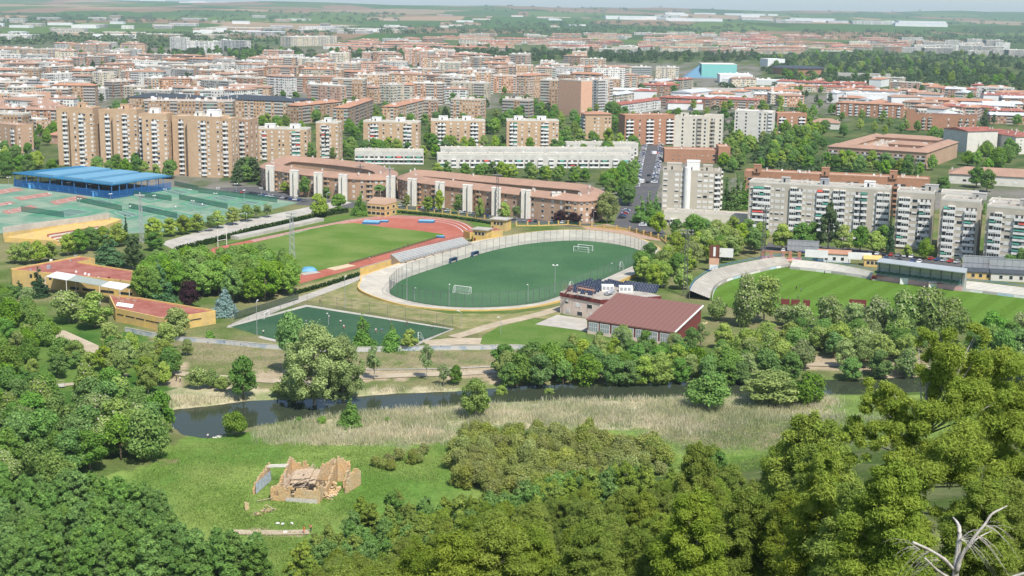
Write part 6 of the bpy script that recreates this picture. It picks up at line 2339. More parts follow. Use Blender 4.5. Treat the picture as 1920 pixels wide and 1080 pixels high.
def wood_mesh(name, h, r0, puffs, nlimb, m, rnd, lean=.03):
    mb = MB()
    top = max(p[2] for p in puffs)
    n = 5
    tr = [Vector((rnd.uniform(-lean, lean) * h * i / n, rnd.uniform(-lean, lean) * h * i / n, (top if i == n else top * i / n))) for i in range(n + 1)]
    tr[0] = Vector((0, 0, -.4))
    mb.tube(tr, [r0 * (1 - .85 * i / n) for i in range(n + 1)], 7)
    for p in sorted(puffs, key=lambda q: rnd.random())[:nlimb]:
        c = Vector(p[:3])
        z0 = max(.18 * h, c.z - .35 * math.hypot(c.x, c.y) - .12 * h)
        t_ = min(.99, z0 / top)
        i = int(t_ * n)
        s = tr[i].lerp(tr[min(i + 1, n)], t_ * n - i)
        md = s.lerp(c, .5) + Vector((0, 0, -.03 * h))
        mb.tube([s, md, c], [r0 * .42, r0 * .26, r0 * .07], 5)
    return mb.mesh(name, m, smooth_=True)


def puffs_round(rnd, h, w_, base=.22, n=18, r=(.16, .26), sq=.85):
    """puffs spread over an egg-shaped crown"""
    out, ch = [], h * (1 - base)
    for i in range(n):
        for _ in range(30):
            v = Vector((rnd.uniform(-1, 1), rnd.uniform(-1, 1), rnd.uniform(-1, 1)))
            if .25 < v.length < .95:
                break
        rr_ = rnd.uniform(*r) * w_
        wz = 1 - .25 * max(0, v.z)
        out.append((v.x * (w_ / 2 - rr_ * .8) * wz, v.y * (w_ / 2 - rr_ * .8) * wz, h * base + ch * (.5 + .5 * v.z) * .92 + rr_ * .15, rr_, rr_, rr_ * sq))
    out.append((0, 0, h - w_ * .18, w_ * .2, w_ * .2, w_ * .16))
    return out


def puffs_cone(rnd, h, w_, base=.06, layers=9, per=6, sq=.4):
    out = []
    for i in range(layers):
        t_ = i / (layers - 1)
        z = h * (base + (1 - base) * t_ * .97)
        R_ = w_ / 2 * (1 - t_) ** .85 + .04 * w_
        k = max(1, int(per * (1 - t_ * .8)))
        for j in range(k):
            a = 6.283 * j / k + rnd.random() * 2
            q = R_ * rnd.uniform(.45, .68)
            rr_ = R_ * rnd.uniform(.4, .55) + .02 * w_
            out.append((math.cos(a) * q, math.sin(a) * q, z, rr_, rr_, rr_ * sq + .03 * h))
    return out


def puffs_pine(rnd, h, w_, base=.3, n=34, r=(.10, .17)):
    """irregular pine crown: boughs in loose whorls, longest low down, a few leaders at the top"""
    out = []
    a0 = rnd.random() * 6
    lop = rnd.uniform(.7, 1.0)
    for i in range(n):
        t_ = ((i + rnd.random()) / n) ** 1.15
        z = h * (base + (.97 - base) * t_)
        a = a0 + i * 2.4 + rnd.uniform(-.5, .5)
        env = w_ / 2 * (.22 + .78 * (1 - t_) ** .75) * min(1, .55 + t_ * 2.2) * (1 - (1 - lop) * math.cos(a - a0))
        q = env * rnd.choice((.4, .75, .95)) * rnd.uniform(.85, 1.1)
        rr_ = w_ * rnd.uniform(*r) * (1 - .35 * t_)
        out.append((math.cos(a) * q, math.sin(a) * q, z + q * .18, rr_ * 1.15, rr_ * 1.15, rr_ * .8))
    for j in range(3):
        out.append((rnd.uniform(-.06, .06) * w_, rnd.uniform(-.06, .06) * w_, h * (.93 + .03 * j), w_ * .05, w_ * .05, w_ * .10))
    return out


PROTO = {}
SPEC = {   # height, width, puff maker, leaf count, leaf size, colours, material, limbs, bark, trunk radius
    'plane': (12, 9.5, 'round', dict(base=.12, n=54, r=(.095, .145)), 7500, .40, [(0.150, 0.328, 0.043), (0.257, 0.433, 0.073)], 10, 'b', .3),
    'broad': (10, 8.5, 'round', dict(base=.10, n=40, r=(.10, .17)), 5600, .36, [(0.124, 0.276, 0.057), (0.204, 0.367, 0.078)], 10, 'b', .25),
    'willow': (10, 9, 'round', dict(base=.08, n=42, r=(.09, .16)), 5600, .34, [(0.229, 0.340, 0.083), (0.360, 0.467, 0.127)], 12, 'p', .28),
    'silver': (10, 9.5, 'round', dict(base=.06, n=26, r=(.13, .22)), 4200, .42, [(0.172, 0.303, 0.078), (0.320, 0.429, 0.127), (0.500, 0.483, 0.331)], 8, 'p', .25),
    'dense': (8, 8.5, 'round', dict(base=.03, n=26, r=(.16, .24)), 4600, .38, [(0.123, 0.269, 0.035), (0.201, 0.333, 0.054)], 6, 'b', .2),
    'fresh': (9, 7, 'round', dict(base=.12, n=34, r=(.10, .17)), 4800, .34, [(0.231, 0.406, 0.057), (0.367, 0.460, 0.095)], 9, 'b', .2),
    'sparse': (9, 6, 'round', dict(base=.3, n=13, r=(.14, .24)), 1500, .36, [(0.178, 0.276, 0.090), (0.246, 0.360, 0.116)], 12, 'p', .22),
    'upright': (10, 6, 'cone', dict(base=.08, layers=8, per=5, sq=.8), 3600, .38, [(0.150, 0.342, 0.052), (0.231, 0.419, 0.078)], 6, 'b', .2),
    'poplar': (14, 4.8, 'cone', dict(base=.06, layers=10, per=4, sq=.9), 3000, .42, [(0.124, 0.276, 0.057), (0.191, 0.354, 0.078)], 6, 'p', .22),
    'cypress': (11, 3, 'cone', dict(base=.02, layers=10, per=4, sq=.9), 2600, .3, [(0.049, 0.118, 0.047), (0.081, 0.157, 0.062)], 3, 'b', .16),
    'cedar': (13, 9.5, 'cone', dict(base=.08, layers=9, per=6, sq=.22), 4200, .36, [(0.081, 0.224, 0.078), (0.150, 0.300, 0.118)], 10, 'b', .3),
    'spruce': (9, 7.5, 'cone', dict(base=.02, layers=15, per=8, sq=.32), 6000, .28, [(0.209, 0.333, 0.302), (0.313, 0.424, 0.384)], 6, 'b', .2),
    'plum': (8, 7.5, 'round', dict(base=.08, n=22, r=(.16, .25)), 3600, .36, [(0.046, 0.022, 0.026), (0.078, 0.034, 0.036)], 6, 'b', .2),
    'darkpine': (11, 8, 'pine', dict(base=.2, n=30), 5200, .34, [(0.085, 0.150, 0.058), (0.143, 0.215, 0.078)], 12, 'p', .25),
    'pine': (11, 7.0, 'pine', dict(base=.16, n=44), 15000, .225, [(0.126, 0.262, 0.058), (0.224, 0.398, 0.083)], 18, 'p', .2),
    'slopepine': (9, 6.2, 'pine', dict(base=.05, n=46, r=(.09, .15)), 17000, .19, [(0.169, 0.267, 0.039), (0.305, 0.403, 0.062)], 26, 'p', .17),
    'nearpine': (9, 6.4, 'pine', dict(base=.05, n=64, r=(.085, .15)), 110000, .075, [(0.16, 0.25, 0.03), (0.30, 0.385, 0.055)], 30, 'p', .15),
    'shrub': (4, 5.4, 'round', dict(base=.03, n=15, r=(.13, .22)), 3200, .22, [(0.208, 0.280, 0.058), (0.351, 0.397, 0.111)], 10, 'b', .1),
    'bush': (3, 3.6, 'round', dict(base=.0, n=12, r=(.18, .28)), 1500, .28, [(0.137, 0.300, 0.057), (0.231, 0.406, 0.091)], 4, 'b', .08),
    'oldwillow': (16, 15, 'round', dict(base=.06, n=80, r=(.06, .11)), 22000, .30, [(0.231, 0.347, 0.086), (0.357, 0.459, 0.143)], 22, 'p', .45),
}


def proto(kind):
    if kind not in PROTO:
        h, w_, mk, kw, n, s, cols, nl, bk, r0 = SPEC[kind]
        lst = []
        for v in range(4 if kind in ('pine', 'slopepine', 'shrub', 'broad', 'willow', 'plane') else 3):
            rn = random.Random(hash((len(kind), kind[0], v)) if False else sum(map(ord, kind)) * 7 + v)
            pf = {'round': puffs_round, 'cone': puffs_cone, 'pine': puffs_pine}[mk](rn, h, w_, **kw)
            ndl = kind in ('pine', 'slopepine', 'nearpine', 'darkpine', 'cedar', 'cypress', 'spruce')
            lst.append((leaf_mesh(kind + '_crown', pf, n, s, cols, m_needle if ndl else m_leaf, elong=3.2 if kind == 'nearpine' else 1.9 if ndl else 1.25, updir=.55 if ndl else .3, soft=.27 if kind == 'nearpine' else .22 if kind in ('pine', 'slopepine', 'shrub') else .16, flat=.55 if kind == 'nearpine' else .85, seed=v + len(kind) * 31),
                        wood_mesh(kind + '_trunk', h, r0, pf, nl, m_pale if bk == 'p' else m_bark, rn)))
        PROTO[kind] = lst
    return PROTO[kind]


TREES = []
NAME = {'plane': 'plane_tree', 'broad': 'leafy_tree', 'willow': 'willow_tree', 'oldwillow': 'willow_tree', 'silver': 'silver_poplar', 'dense': 'dense_tree', 'fresh': 'fresh_green_tree', 'sparse': 'sparse_tree', 'upright': 'upright_tree', 'poplar': 'poplar_tree', 'cypress': 'cypress_tree',
        'cedar': 'cedar_tree', 'spruce': 'blue_spruce', 'plum': 'purple_plum_tree', 'darkpine': 'dark_pine', 'pine': 'pine_tree', 'slopepine': 'slope_pine', 'nearpine': 'slope_pine', 'shrub': 'shrub', 'bush': 'bush'}
DESC = {'plane': 'dense green plane tree', 'broad': 'mid-green leafy tree', 'willow': 'grey-green willow', 'oldwillow': 'big willow', 'silver': 'silvery flecked tree', 'dense': 'dense bright tree', 'fresh': 'fresh yellow-green tree', 'sparse': 'thin sparse tree', 'upright': 'upright green tree',
        'poplar': 'slim poplar', 'cypress': 'dark cypress', 'cedar': 'layered cedar', 'spruce': 'blue spruce', 'plum': 'purple plum tree', 'darkpine': 'dark pine', 'pine': 'olive pine', 'slopepine': 'yellow-green pine', 'nearpine': 'yellow-green pine', 'shrub': 'olive shrub', 'bush': 'green bush'}
CAT = lambda k: 'shrub' if k in ('shrub', 'bush') else 'tree'
vr = random.Random(11)


def tree_at(kind, p, h, w_=None, label=None, group=None, rz=None, name=None):
    h0, w0 = SPEC[kind][:2]
    crown, trunk = vr.choice(proto(kind))
    r_ = thing(name or NAME[kind], label, CAT(kind), tuple(p), vr.uniform(0, 6.28) if rz is None else rz, group)
    sz = h / h0
    sx = (w_ / w0) if w_ else sz * vr.uniform(.9, 1.12)
    r_.scale = (sx, sx, sz)
    link('crown', crown, r_)
    link('trunk', trunk, r_)
    TREES.append(r_)
    return r_


def tree(kind, px, py, hpx, wpx=None, label=None, group=None, name=None):
    p = W(px, py)
    k = mpp(p)
    p.z = ground_z(p.x, p.y) - .05
    return tree_at(kind, p, hpx * k * 1.02, wpx * k * 1.05 if wpx else None, label, group, name=name)


def scatter(poly, n, hr, kinds, place, group, mind, nrow=None, avoid=True, name=None, suffix=''):
    xs, ys = [q[0] for q in poly], [q[1] for q in poly]
    pts, out = [], []
    arr = [(np.array([0.0]))]
    for _ in range(n * 40):
        if len(pts) >= n:
            break
        a, b_ = vr.uniform(min(xs), max(xs)), vr.uniform(min(ys), max(ys))
        if not inpoly(np.array([a]), np.array([b_]), poly)[0]:
            continue
        p = W(a, b_)
        if any((p.x - q.x) ** 2 + (p.y - q.y) ** 2 < mind * mind for q in pts):
            continue
        if avoid and not free(p.x, p.y, -1.5):
            continue
        pts.append(p)
        k = vr.choice(kinds)
        p.z = ground_z(p.x, p.y) - .05
        out.append((tree_at(k, p, vr.uniform(*hr), None, None, group, name=name), DESC[k]))
    label_rows(out, place, nrow)
    return out


def each(lst, kind, place, group):
    out = [(tree(k if isinstance(k, str) else kind, a, b_, h, w_, None, group), DESC[k if isinstance(k, str) else kind]) for a, b_, h, w_, k in [(*q, None) if len(q) == 4 else q for q in lst]]
    label_rows(out, place, 1 if len(out) < 16 else None)


# --- sports grounds
scatter([(268, 548), (300, 528), (420, 518), (530, 522), (552, 536), (548, 557), (450, 574), (405, 558), (330, 560), (268, 574)], 54, (13, 14.5), ['plane'], 'of the clipped-looking grove', 'plane trees of the grove', 4.9, 4)
tree('cedar', 206, 500, 66, 62, 'layered green cedar beside the clubhouse notch')
tree('cedar', 298, 566, 80, 60, 'drooping pale green cedar against the plane grove, by the clubhouse corner')
tree('darkpine', 250, 506, 62, 46, 'dark blunt conifer between the layered cedar and the plane grove')
tree('cypress', 237, 455, 52, 16, 'small dark pointed fir in front of the tennis courts')
tree('cypress', 74, 556, 56, 38, 'dark conical fir in front of the yellow clubhouse wall')
tree('cypress', 36, 556, 30, 34, 'short dark fir at the clubhouse corner')
tree('plum', 357, 580, 52, 50, 'round dark purple tree in front of the plane grove')
tree('spruce', 422, 592, 54, 46, 'pale blue spruce between purple tree and small turf field')
tree('silver', 130, 606, 62, 72, 'broad whitish flowering tree before the clubhouse')
tree('fresh', 178, 616, 70, 76, 'big yellow-green tree hiding the joint of the two yellow buildings')
tree('willow', 331, 636, 62, 66, 'soft grey-green tree leaning over the changing-room corner')
tree('bush', 394, 640, 18, 22, 'small round bush at the changing-room building corner')
each([(28, 494, 38, 34), (50, 496, 44, 38), (72, 494, 44, 40), (95, 490, 38, 34)], 'fresh', 'above the clubhouse roof', 'trees behind the clubhouse')
each([(128, 480, 42, 36, 'fresh'), (150, 476, 48, 44, 'broad'), (172, 470, 46, 44, 'broad'), (194, 468, 44, 40, 'fresh'), (222, 462, 44, 46, 'fresh')], 'broad', 'by the red banded steps', 'trees at the banded steps')
each([(288, 452, 44, 44), (318, 444, 36, 34), (344, 440, 38, 36), (370, 436, 36, 34), (394, 434, 28, 28, 'sparse'), (408, 428, 34, 34), (436, 422, 34, 34), (462, 415, 32, 32), (480, 410, 26, 26, 'sparse'), (500, 408, 26, 26, 'sparse')], 'fresh', 'along the promenade', 'trees along the promenade')
tree('broad', 290, 470, 36, 40, 'small dull green tree at the foot of the lattice mast')
tree('fresh', 597, 408, 46, 42, 'bright round tree by the hedge end, next to the yellow pavilion trees')
tree('broad', 636, 396, 34, 34, 'round green tree between bright hedge tree and pavilion')
tree('upright', 676, 404, 44, 30, 'oval green tree standing right before the yellow pavilion')
tree('bush', 712, 379, 12, 24, 'dark shrubs in the rooftop garden of the yellow pavilion').location.z = 6.3
tree('bush', 892, 452, 20, 16, 'small climbing bush on the yellow gate lodge wall')
each([(572, 370, 40, 28), (533, 362, 22, 20, 'fresh'), (612, 372, 22, 20), (500, 350, 18, 22)], 'broad', 'before the first curved block', 'trees before the curved blocks')
each([(763, 388, 24, 16), (802, 398, 30, 26), (824, 400, 44, 22), (858, 402, 36, 26, 'sparse'), (900, 410, 40, 20), (945, 412, 34, 30), (968, 414, 28, 22, 'sparse')], 'fresh', 'before the second curved block', 'trees before the curved blocks')
tree('fresh', 1065, 414, 44, 30, 'bright yellow-green tree before the rounded brown block end')
tree('plum', 1076, 420, 22, 30, 'dark reddish bush tree in the car park by the rounded block')
tree('plum', 1050, 418, 24, 26, 'dull purple tree among cars by the rounded block')
tree('plum', 1108, 418, 26, 30, 'dark purple tree at the rounded end of the brown block')
tree('willow', 1138, 418, 60, 52, 'large grey-green tree at the rounded end of the brown block')
# --- avenue and behind the curved blocks
scatter([(1130, 352), (1150, 335), (1192, 335), (1188, 368), (1175, 395), (1150, 390)], 15, (11, 14), ['plane', 'broad'], 'in the mass beside the avenue', 'trees beside the avenue', 6, 2, False)
scatter([(815, 328), (900, 330), (1000, 333), (1130, 343), (1130, 350), (1000, 342), (900, 336), (820, 333)], 22, (8.5, 11), ['plane', 'fresh', 'broad'], 'behind the second curved block', 'trees behind the curved blocks', 5, 1, False)
each([(1200, 418, 50, 30), (1216, 416, 56, 32), (1230, 410, 48, 30), (1226, 425, 34, 24)], 'poplar', 'on the avenue by the grey tower', 'poplars by the grey tower')
each([(1360, 392, 60, 26), (1378, 394, 70, 30), (1396, 392, 60, 26)], 'poplar', 'between grey tower and longest slab', 'poplars by the grey tower')
each([(1234, 440, 44, 36, 'fresh'), (1268, 450, 40, 30), (1300, 452, 52, 50), (1320, 448, 40, 36)], 'broad', 'in front of the shops', 'trees in front of the shops')
scatter([(480, 302), (660, 304), (800, 300), (1190, 300), (1190, 262), (1050, 262), (800, 270), (640, 285), (480, 300)], 84, (9, 14), ['broad', 'plane', 'fresh'], 'around the brick slabs', 'trees around the brick slabs', 5, 5)
# --- stadium surroundings
scatter([(1198, 530), (1215, 500), (1275, 498), (1290, 535), (1285, 560), (1240, 560)], 11, (9.5, 12.5), ['broad', 'willow', 'fresh'], 'between velodrome and stadium', 'trees between velodrome and stadium', 5.5, 2, False)
scatter([(1255, 492), (1290, 470), (1330, 458), (1440, 452), (1440, 478), (1390, 486), (1330, 500), (1290, 512)], 24, (10, 13.5), ['broad', 'fresh', 'fresh', 'willow'], 'behind the curved terrace', 'trees behind the curved terrace', 6, 2, False)
each([(1466, 470, 52, 42, 'fresh'), (1502, 472, 56, 46), (1525, 468, 52, 40), (1552, 470, 86, 46, 'darkpine'), (1580, 474, 54, 42, 'fresh'), (1612, 474, 52, 42), (1640, 476, 44, 40, 'fresh'), (1668, 476, 86, 18, 'cypress'), (1655, 470, 50, 34), (1735, 486, 42, 34, 'dense'), (1700, 482, 24, 24, 'fresh'), (1812, 506, 26, 26, 'fresh'), (1890, 520, 44, 52), (1912, 520, 56, 30)], 'broad', 'before the beige slabs', 'trees before the beige slabs')
each([(1345, 602, 44, 40), (1400, 612, 96, 70), (1432, 606, 92, 66), (1470, 610, 40, 50), (1500, 622, 56, 50), (1555, 622, 72, 60), (1598, 616, 50, 50), (1640, 630, 78, 66), (1690, 640, 100, 78), (1742, 642, 106, 84), (1785, 644, 84, 70)], 'silver', 'on the near side of the stadium pitch', 'grey-green trees by the stadium pitch')
scatter([(1800, 650), (1960, 640), (1990, 720), (1830, 720)], 14, (10, 13), ['broad', 'silver'], 'behind the big yellow-green pine', 'trees behind the big pine', 5, 2)
# --- both river banks
scatter([(930, 706), (1100, 698), (1400, 690), (1400, 713), (1150, 718), (1000, 722), (940, 728)], 40, (8, 11), ['broad', 'broad', 'dense', 'willow', 'fresh'], 'along the far river bank', 'trees on the far river bank', 4.2, 3)
scatter([(1060, 662), (1400, 650), (1400, 676), (1080, 682)], 18, (6.5, 9.5), ['broad', 'willow', 'sparse', 'fresh'], 'between gym lawn and river path', 'trees between lawn and river path', 5, 2)
scatter([(1400, 650), (1560, 648), (1720, 656), (1730, 700), (1600, 708), (1400, 712)], 36, (8, 11.5), ['willow', 'broad', 'silver', 'willow', 'broad'], 'on the far bank below the stadium', 'trees on the bank below the stadium', 4.6, 3)
tree('dense', 1328, 766, 66, 92, 'dense bright green round tree on the near river bank')
tree('willow', 1440, 758, 66, 124, 'wide hazy grey-green willow beside the dense round tree')
tree('dense', 1512, 758, 64, 72, 'bright green tree at the far end of the riverside clump')
tree('dense', 1488, 752, 40, 40, 'small bright bush beside the hazy grey-green willow')
tree('willow', 892, 784, 80, 62, 'hazy grey-green tree standing in the reeds at the water edge')
tree('fresh', 905, 772, 44, 32, 'small fresh green tree in front of the reed-edge tree')
tree('upright', 660, 798, 52, 46, 'bright green sapling clump at the near water edge')
tree('dense', 443, 818, 50, 52, 'round bright green bush at the water edge beside the fisher')
each([(604, 794, 14, 20), (560, 790, 10, 16), (726, 793, 12, 14)], 'bush', 'at the near water edge', 'bushes at the water edge')
tree('oldwillow', 590, 752, 172, 142, 'big spreading grey-green tree on the far bank in front of the turf field')
tree('oldwillow', 643, 746, 140, 92, 'spreading grey-green tree, the smaller half of the big bank pair')
tree('broad', 545, 704, 124, 66, 'tall darker green tree behind the big spreading bank tree')
tree('willow', 556, 748, 76, 70, 'low grey-green tree at the foot of the big spreading bank tree')
tree('upright', 681, 652, 66, 42, 'pointed bright green tree at the small field edge, the tallest of three')
tree('upright', 735, 656, 48, 42, 'pointed bright green tree at the small field edge, the middle one of three')
tree('fresh', 768, 656, 40, 40, 'rounded bright green tree at the small field edge beside the small goal')
tree('sparse', 702, 712, 66, 34, 'thin pale-trunked tree by the river path, the fuller one of two')
tree('sparse', 800, 712, 70, 28, 'thin pale-trunked tree by the river path, the barer one of two')
tree('sparse', 832, 722, 44, 28, 'short twiggy tree at the path end near the water')
tree('broad', 855, 720, 40, 28, 'small leafy tree at the path end near the water')
tree('broad', 456, 744, 86, 58, 'rounded grey-green tree on the dry bank over the river bend')
each([(372, 730, 44, 44, 'silver'), (398, 728, 36, 36, 'silver'), (418, 734, 30, 34), (350, 668, 34, 28), (520, 740, 30, 30), (1030, 728, 20, 26), (940, 730, 26, 28)], 'willow', 'on the dry far bank', 'bank shrub trees')
scatter([(-30, 610), (60, 600), (110, 640), (60, 700), (-30, 720)], 16, (7, 10), ['broad', 'dense', 'willow'], 'in the park by the clubhouse', 'park trees by the clubhouse', 5, 2)
scatter([(190, 655), (250, 648), (330, 660), (330, 700), (310, 735), (250, 745), (190, 705)], 17, (7, 10.5), ['willow', 'broad', 'willow', 'fresh'], 'in the grove above the river bend', 'trees above the river bend', 4.6, 2)
scatter([(-30, 560), (60, 570), (100, 600), (20, 610)], 9, (6, 8.5), ['broad', 'silver', 'dense'], 'by the clubhouse drive', 'trees by the clubhouse drive', 5, 1)
scatter([(60, 648), (100, 640), (190, 700), (190, 712), (110, 715), (60, 712)], 8, (4.5, 8), ['dense', 'willow', 'broad'], 'beside the pale bend path', 'trees beside the bend path', 5, 1)
scatter([(-60, 760), (80, 742), (200, 748), (300, 790), (326, 822), (325, 846), (250, 880), (120, 922), (-60, 935)], 52, (8, 12.5), ['broad', 'broad', 'dense', 'silver', 'silver', 'broad'], 'of the thicket left of the water', 'thicket trees beside the water', 4.2, 4)
# --- shrub wood and pines below
scatter([(838, 862), (850, 838), (900, 822), (1000, 822), (1110, 832), (1180, 836), (1255, 852), (1268, 880), (1215, 905), (1100, 925), (960, 935), (860, 915)], 150, (3.6, 5.6), ['shrub'], 'of the olive shrub wood', 'shrubs of the olive wood', 2.1, 9)
scatter([(700, 874), (745, 858), (800, 852), (795, 874), (730, 882)], 9, (2.6, 3.6), ['shrub'], 'of the small patch beside the ruin', 'shrubs beside the ruin', 2.0, 1)
tree('shrub', 872, 830, 34, 36, 'lone olive shrub tree before the reeds, first of the wood top')
tree('shrub', 1105, 826, 46, 36, 'taller olive shrub tree rising over the wood top')
tree('bush', 657, 900, 20, 28, 'dark bush behind the lone brick wall fragment')
tree('bush', 592, 898, 26, 20, 'green bush growing inside the roofless ruin')


def wood(xr, yr, n, hr, kinds, topline, place, group, mind, nrow, jitter=0):
    """pines over a patch of hillside, kept below the wood's upper outline"""
    pts, out = [], []
    tx, ty = [q[0] for q in topline], [q[1] for q in topline]
    for _ in range(n * 60):
        if len(pts) >= n:
            break
        y = vr.uniform(*yr)
        px = vr.uniform(*xr)
        x = (px - 960) / F * y
        z = float(hill(x, y))
        h = vr.uniform(*hr)
        qx, qy = P((x, y, z + h))
        if not (tx[0] < qx < tx[-1]) or qy < np.interp(qx, tx, ty) - 4 or qy > 1110:
            continue
        if any((x - a) ** 2 + (y - b_) ** 2 < mind * mind for a, b_ in pts):
            continue
        pts.append((x, y))
        k = vr.choice(kinds)
        out.append((tree_at(k, (x, y, ground_z(x, y) - .2), h, None, None, group), DESC[k]))
    label_rows(out, place, nrow)
    return out


wood((-60, 525), (236, 335), 105, (9, 12.5), ['pine'], [(-80, 905), (0, 900), (60, 888), (130, 880), (200, 892), (280, 912), (335, 945), (362, 985), (430, 980), (480, 1005), (506, 1085)], 'of the pine wood below the meadow', 'pines below the meadow', 3.7, 7)
wood((540, 1560), (215, 335), 130, (8, 10.5), ['pine', 'slopepine', 'slopepine'], [(556, 1090), (562, 1010), (600, 968), (680, 930), (740, 918), (800, 935), (870, 940), (960, 915), (1040, 888), (1100, 884), (1160, 872), (1240, 878), (1285, 884), (1322, 840), (1340, 840), (1380, 880), (1440, 905), (1480, 890), (1500, 850), (1560, 800)], 'at the slope foot', 'pines at the slope foot', 3.9, 8)
wood((560, 1640), (95, 225), 165, (6.5, 9.5), ['nearpine'], [(570, 1090), (600, 1005), (700, 965), (900, 940), (1100, 905), (1280, 890), (1320, 845), (1345, 845), (1390, 885), (1440, 900), (1500, 880), (1580, 880), (1650, 930)], 'on the hillside', 'pines on the hillside', 3.3, 9)
for a, y, top, w_, lab in ((1552, 128, 788, 11, 'dark tall pine behind the big pine, its tip over the meadow'), (1500, 142, 838, 8, 'dark pine beside the tall dark pine, lower tip'), (1590, 118, 835, 9, 'dark pine half hidden by the big bright pine'), (1332, 172, 838, 8, 'pointed bright pine standing clear of the slope wood against the meadow')):
    x = (a - 960) / F * y
    z = float(hill(x, y))
    d = ray(a, top)
    zt = H + d.z * (y / d.y)
    tree_at('nearpine', (x, y, z - .2), zt - z, w_, lab, 'pines on the hillside')

# --- the big pine and the dead snag on the near slope
BP = [(1800, 668, 62, 0), (1745, 700, 50, 1), (1862, 690, 60, 1), (1915, 715, 62, 2), (1672, 742, 42, -1), (1636, 765, 34, -1), (1700, 770, 52, 0), (1770, 745, 66, -1), (1850, 760, 70, -1), (1925, 790, 72, 0), (1650, 812, 50, -2), (1720, 830, 62, -2), (1800, 825, 76, -3), (1880, 850, 76, -2), (1950, 880, 80, -1),
      (1610, 845, 40, -2), (1690, 890, 58, -3), (1770, 905, 70, -4), (1850, 925, 74, -3), (1920, 960, 70, -2), (1540, 905, 38, -4), (1528, 940, 30, -4), (1580, 935, 50, -5), (1625, 965, 56, -5), (1690, 965, 56, -5), (1750, 985, 52, -4), (1590, 985, 36, -5), (1660, 1010, 44, -4), (1820, 1000, 60, -3), (1560, 860, 26, -3), (1548, 872, 22, -4),
      (1735, 640, 26, 1), (1835, 632, 28, 1), (1960, 760, 60, 1), (1985, 840, 70, 1), (1900, 1030, 60, 3), (1840, 1060, 56, 4), (1935, 1085, 60, 3), (1700, 1040, 50, 3), (1740, 1080, 50, 4), (1640, 1060, 46, 3)]
YB = 78.0
bx, by = (1770 - 960) / F * YB, YB
bz = float(hill(bx, by)) - 1.0
big = thing('big_pine', 'big bright yellow-green pine filling the near slope corner', 'tree', (bx, by, bz))
rn = random.Random(5)
pf = []
for a, b_, r_px, dd in BP:
    d = ray(a, b_)
    q = CAM + d * ((YB + dd * 1.0) / d.y)
    k = mpp(q)
    r0 = r_px * k
    c = q - Vector((bx, by, bz))
    for j in range(9):
        v = Vector((rn.gauss(0, 1), rn.gauss(0, 1), rn.gauss(0, 1))).normalized() * r0 * rn.uniform(.5, .8)
        rr_ = r0 * rn.uniform(.2, .38)
        pf.append((c.x + v.x, c.y + v.y + rn.uniform(-.5, 1.8), c.z + v.z * .85, rr_, rr_, rr_ * .8))
link('crown', leaf_mesh('big_pine_crown', pf, 360000, .062, [(0.21, 0.305, 0.034), (0.37, 0.445, 0.065)], m_big, 3.6, .6, 77, .1, .6, .22, .28), big)
mb = MB()
ztop = max(q[2] for q in pf) - 6.0
mb.tube([(0, 0, 0), (.1, .1, ztop * .35), (-.1, .2, ztop * .7), (.2, 0, ztop)], [.32, .26, .17, .04], 8)
for q in rn.sample([q for q in pf if math.hypot(q[0], q[1]) < 4.6], 46):
    c = Vector(q[:3])
    z0 = max(1, min(ztop - .3, c.z - .3 * math.hypot(c.x, c.y)))
    mb.tube([(0, .1, z0), (c.x * .5, c.y * .5, (z0 + c.z) / 2 - .2), c], [.07, .045, .012], 5)
mb.build('trunk', m_pale, big, smooth_=True)
for a, y, hh, lab in ((1905, 62, 5.2, 'bright pine sapling at the photo corner behind the dead snag'), (1650, 68, 6, 'dark understorey pine at the bottom, before the big pine'), (1945, 70, 5.5, 'low pine partly out of the photo behind the dead snag'), (1720, 60, 6, 'low understorey pine just before the dead snag'), (1590, 84, 8, 'low pine under the long drooping bough of the big pine')):
    x = (a - 960) / F * y
    z = float(hill(x, y))
    tree_at('nearpine', (x, y, z - .3), hh, hh * .8, lab, 'understorey pines')
YS = 46.0


def at(a, b_, y=YS):
    d = ray(a, b_)
    return CAM + d * (y / d.y)


s0 = at(1792, 1130)
sn = thing('dead_pine_snag', 'bare grey dead pine with broken branches in front of the big pine', 'tree', tuple(s0))
m_dead = mat('dead_wood', (0.50, 0.47, 0.42), .95, .25, 6.0, (0.36, 0.32, 0.28), 2.0)


def limb(nm, pts, rad):
    q = [at(a + rn.uniform(-2, 2), b_ + rn.uniform(-2, 2), YS + dy) - s0 for a, b_, dy in pts]
    return MB().tube(smooth(q, False, 4), list(.54 * np.array([1 + rn.uniform(-.14, .14) for _ in range((len(q) - 1) * 4 + 1)]) * np.interp(np.linspace(0, 1, (len(q) - 1) * 4 + 1), np.linspace(0, 1, len(rad)), rad)), 8).build(nm, m_dead, sn, smooth_=True)


limb('trunk', [(1792, 1160, 0), (1790, 1080, 0), (1796, 1030, .1), (1800, 1000, .2), (1795, 985, .4), (1786, 970, .7)], [.24, .21, .17, .12, .04])
limb('branch', [(1792, 1072, -.1), (1806, 1038, -.2), (1830, 1003, -.3), (1845, 985, -.3), (1858, 965, -.2), (1876, 955, -.1), (1890, 949, 0)], [.15, .12, .10, .085, .06, .03])
limb('branch', [(1786, 1066, -.1), (1770, 1048, -.4), (1744, 1033, -.7), (1712, 1015, -.9)], [.14, .12, .10, .085])
limb('branch', [(1784, 1086, -.2), (1760, 1068, -.5), (1733, 1048, -.9)], [.10, .085, .07])
limb('branch', [(1880, 1098, -.6), (1895, 1085, -.8), (1925, 1074, -.9)], [.09, .10, .10])
limb('branch', [(1806, 1040, .2), (1830, 1010, .6), (1860, 995, 1.0)], [.07, .05, .02])
mb = MB()
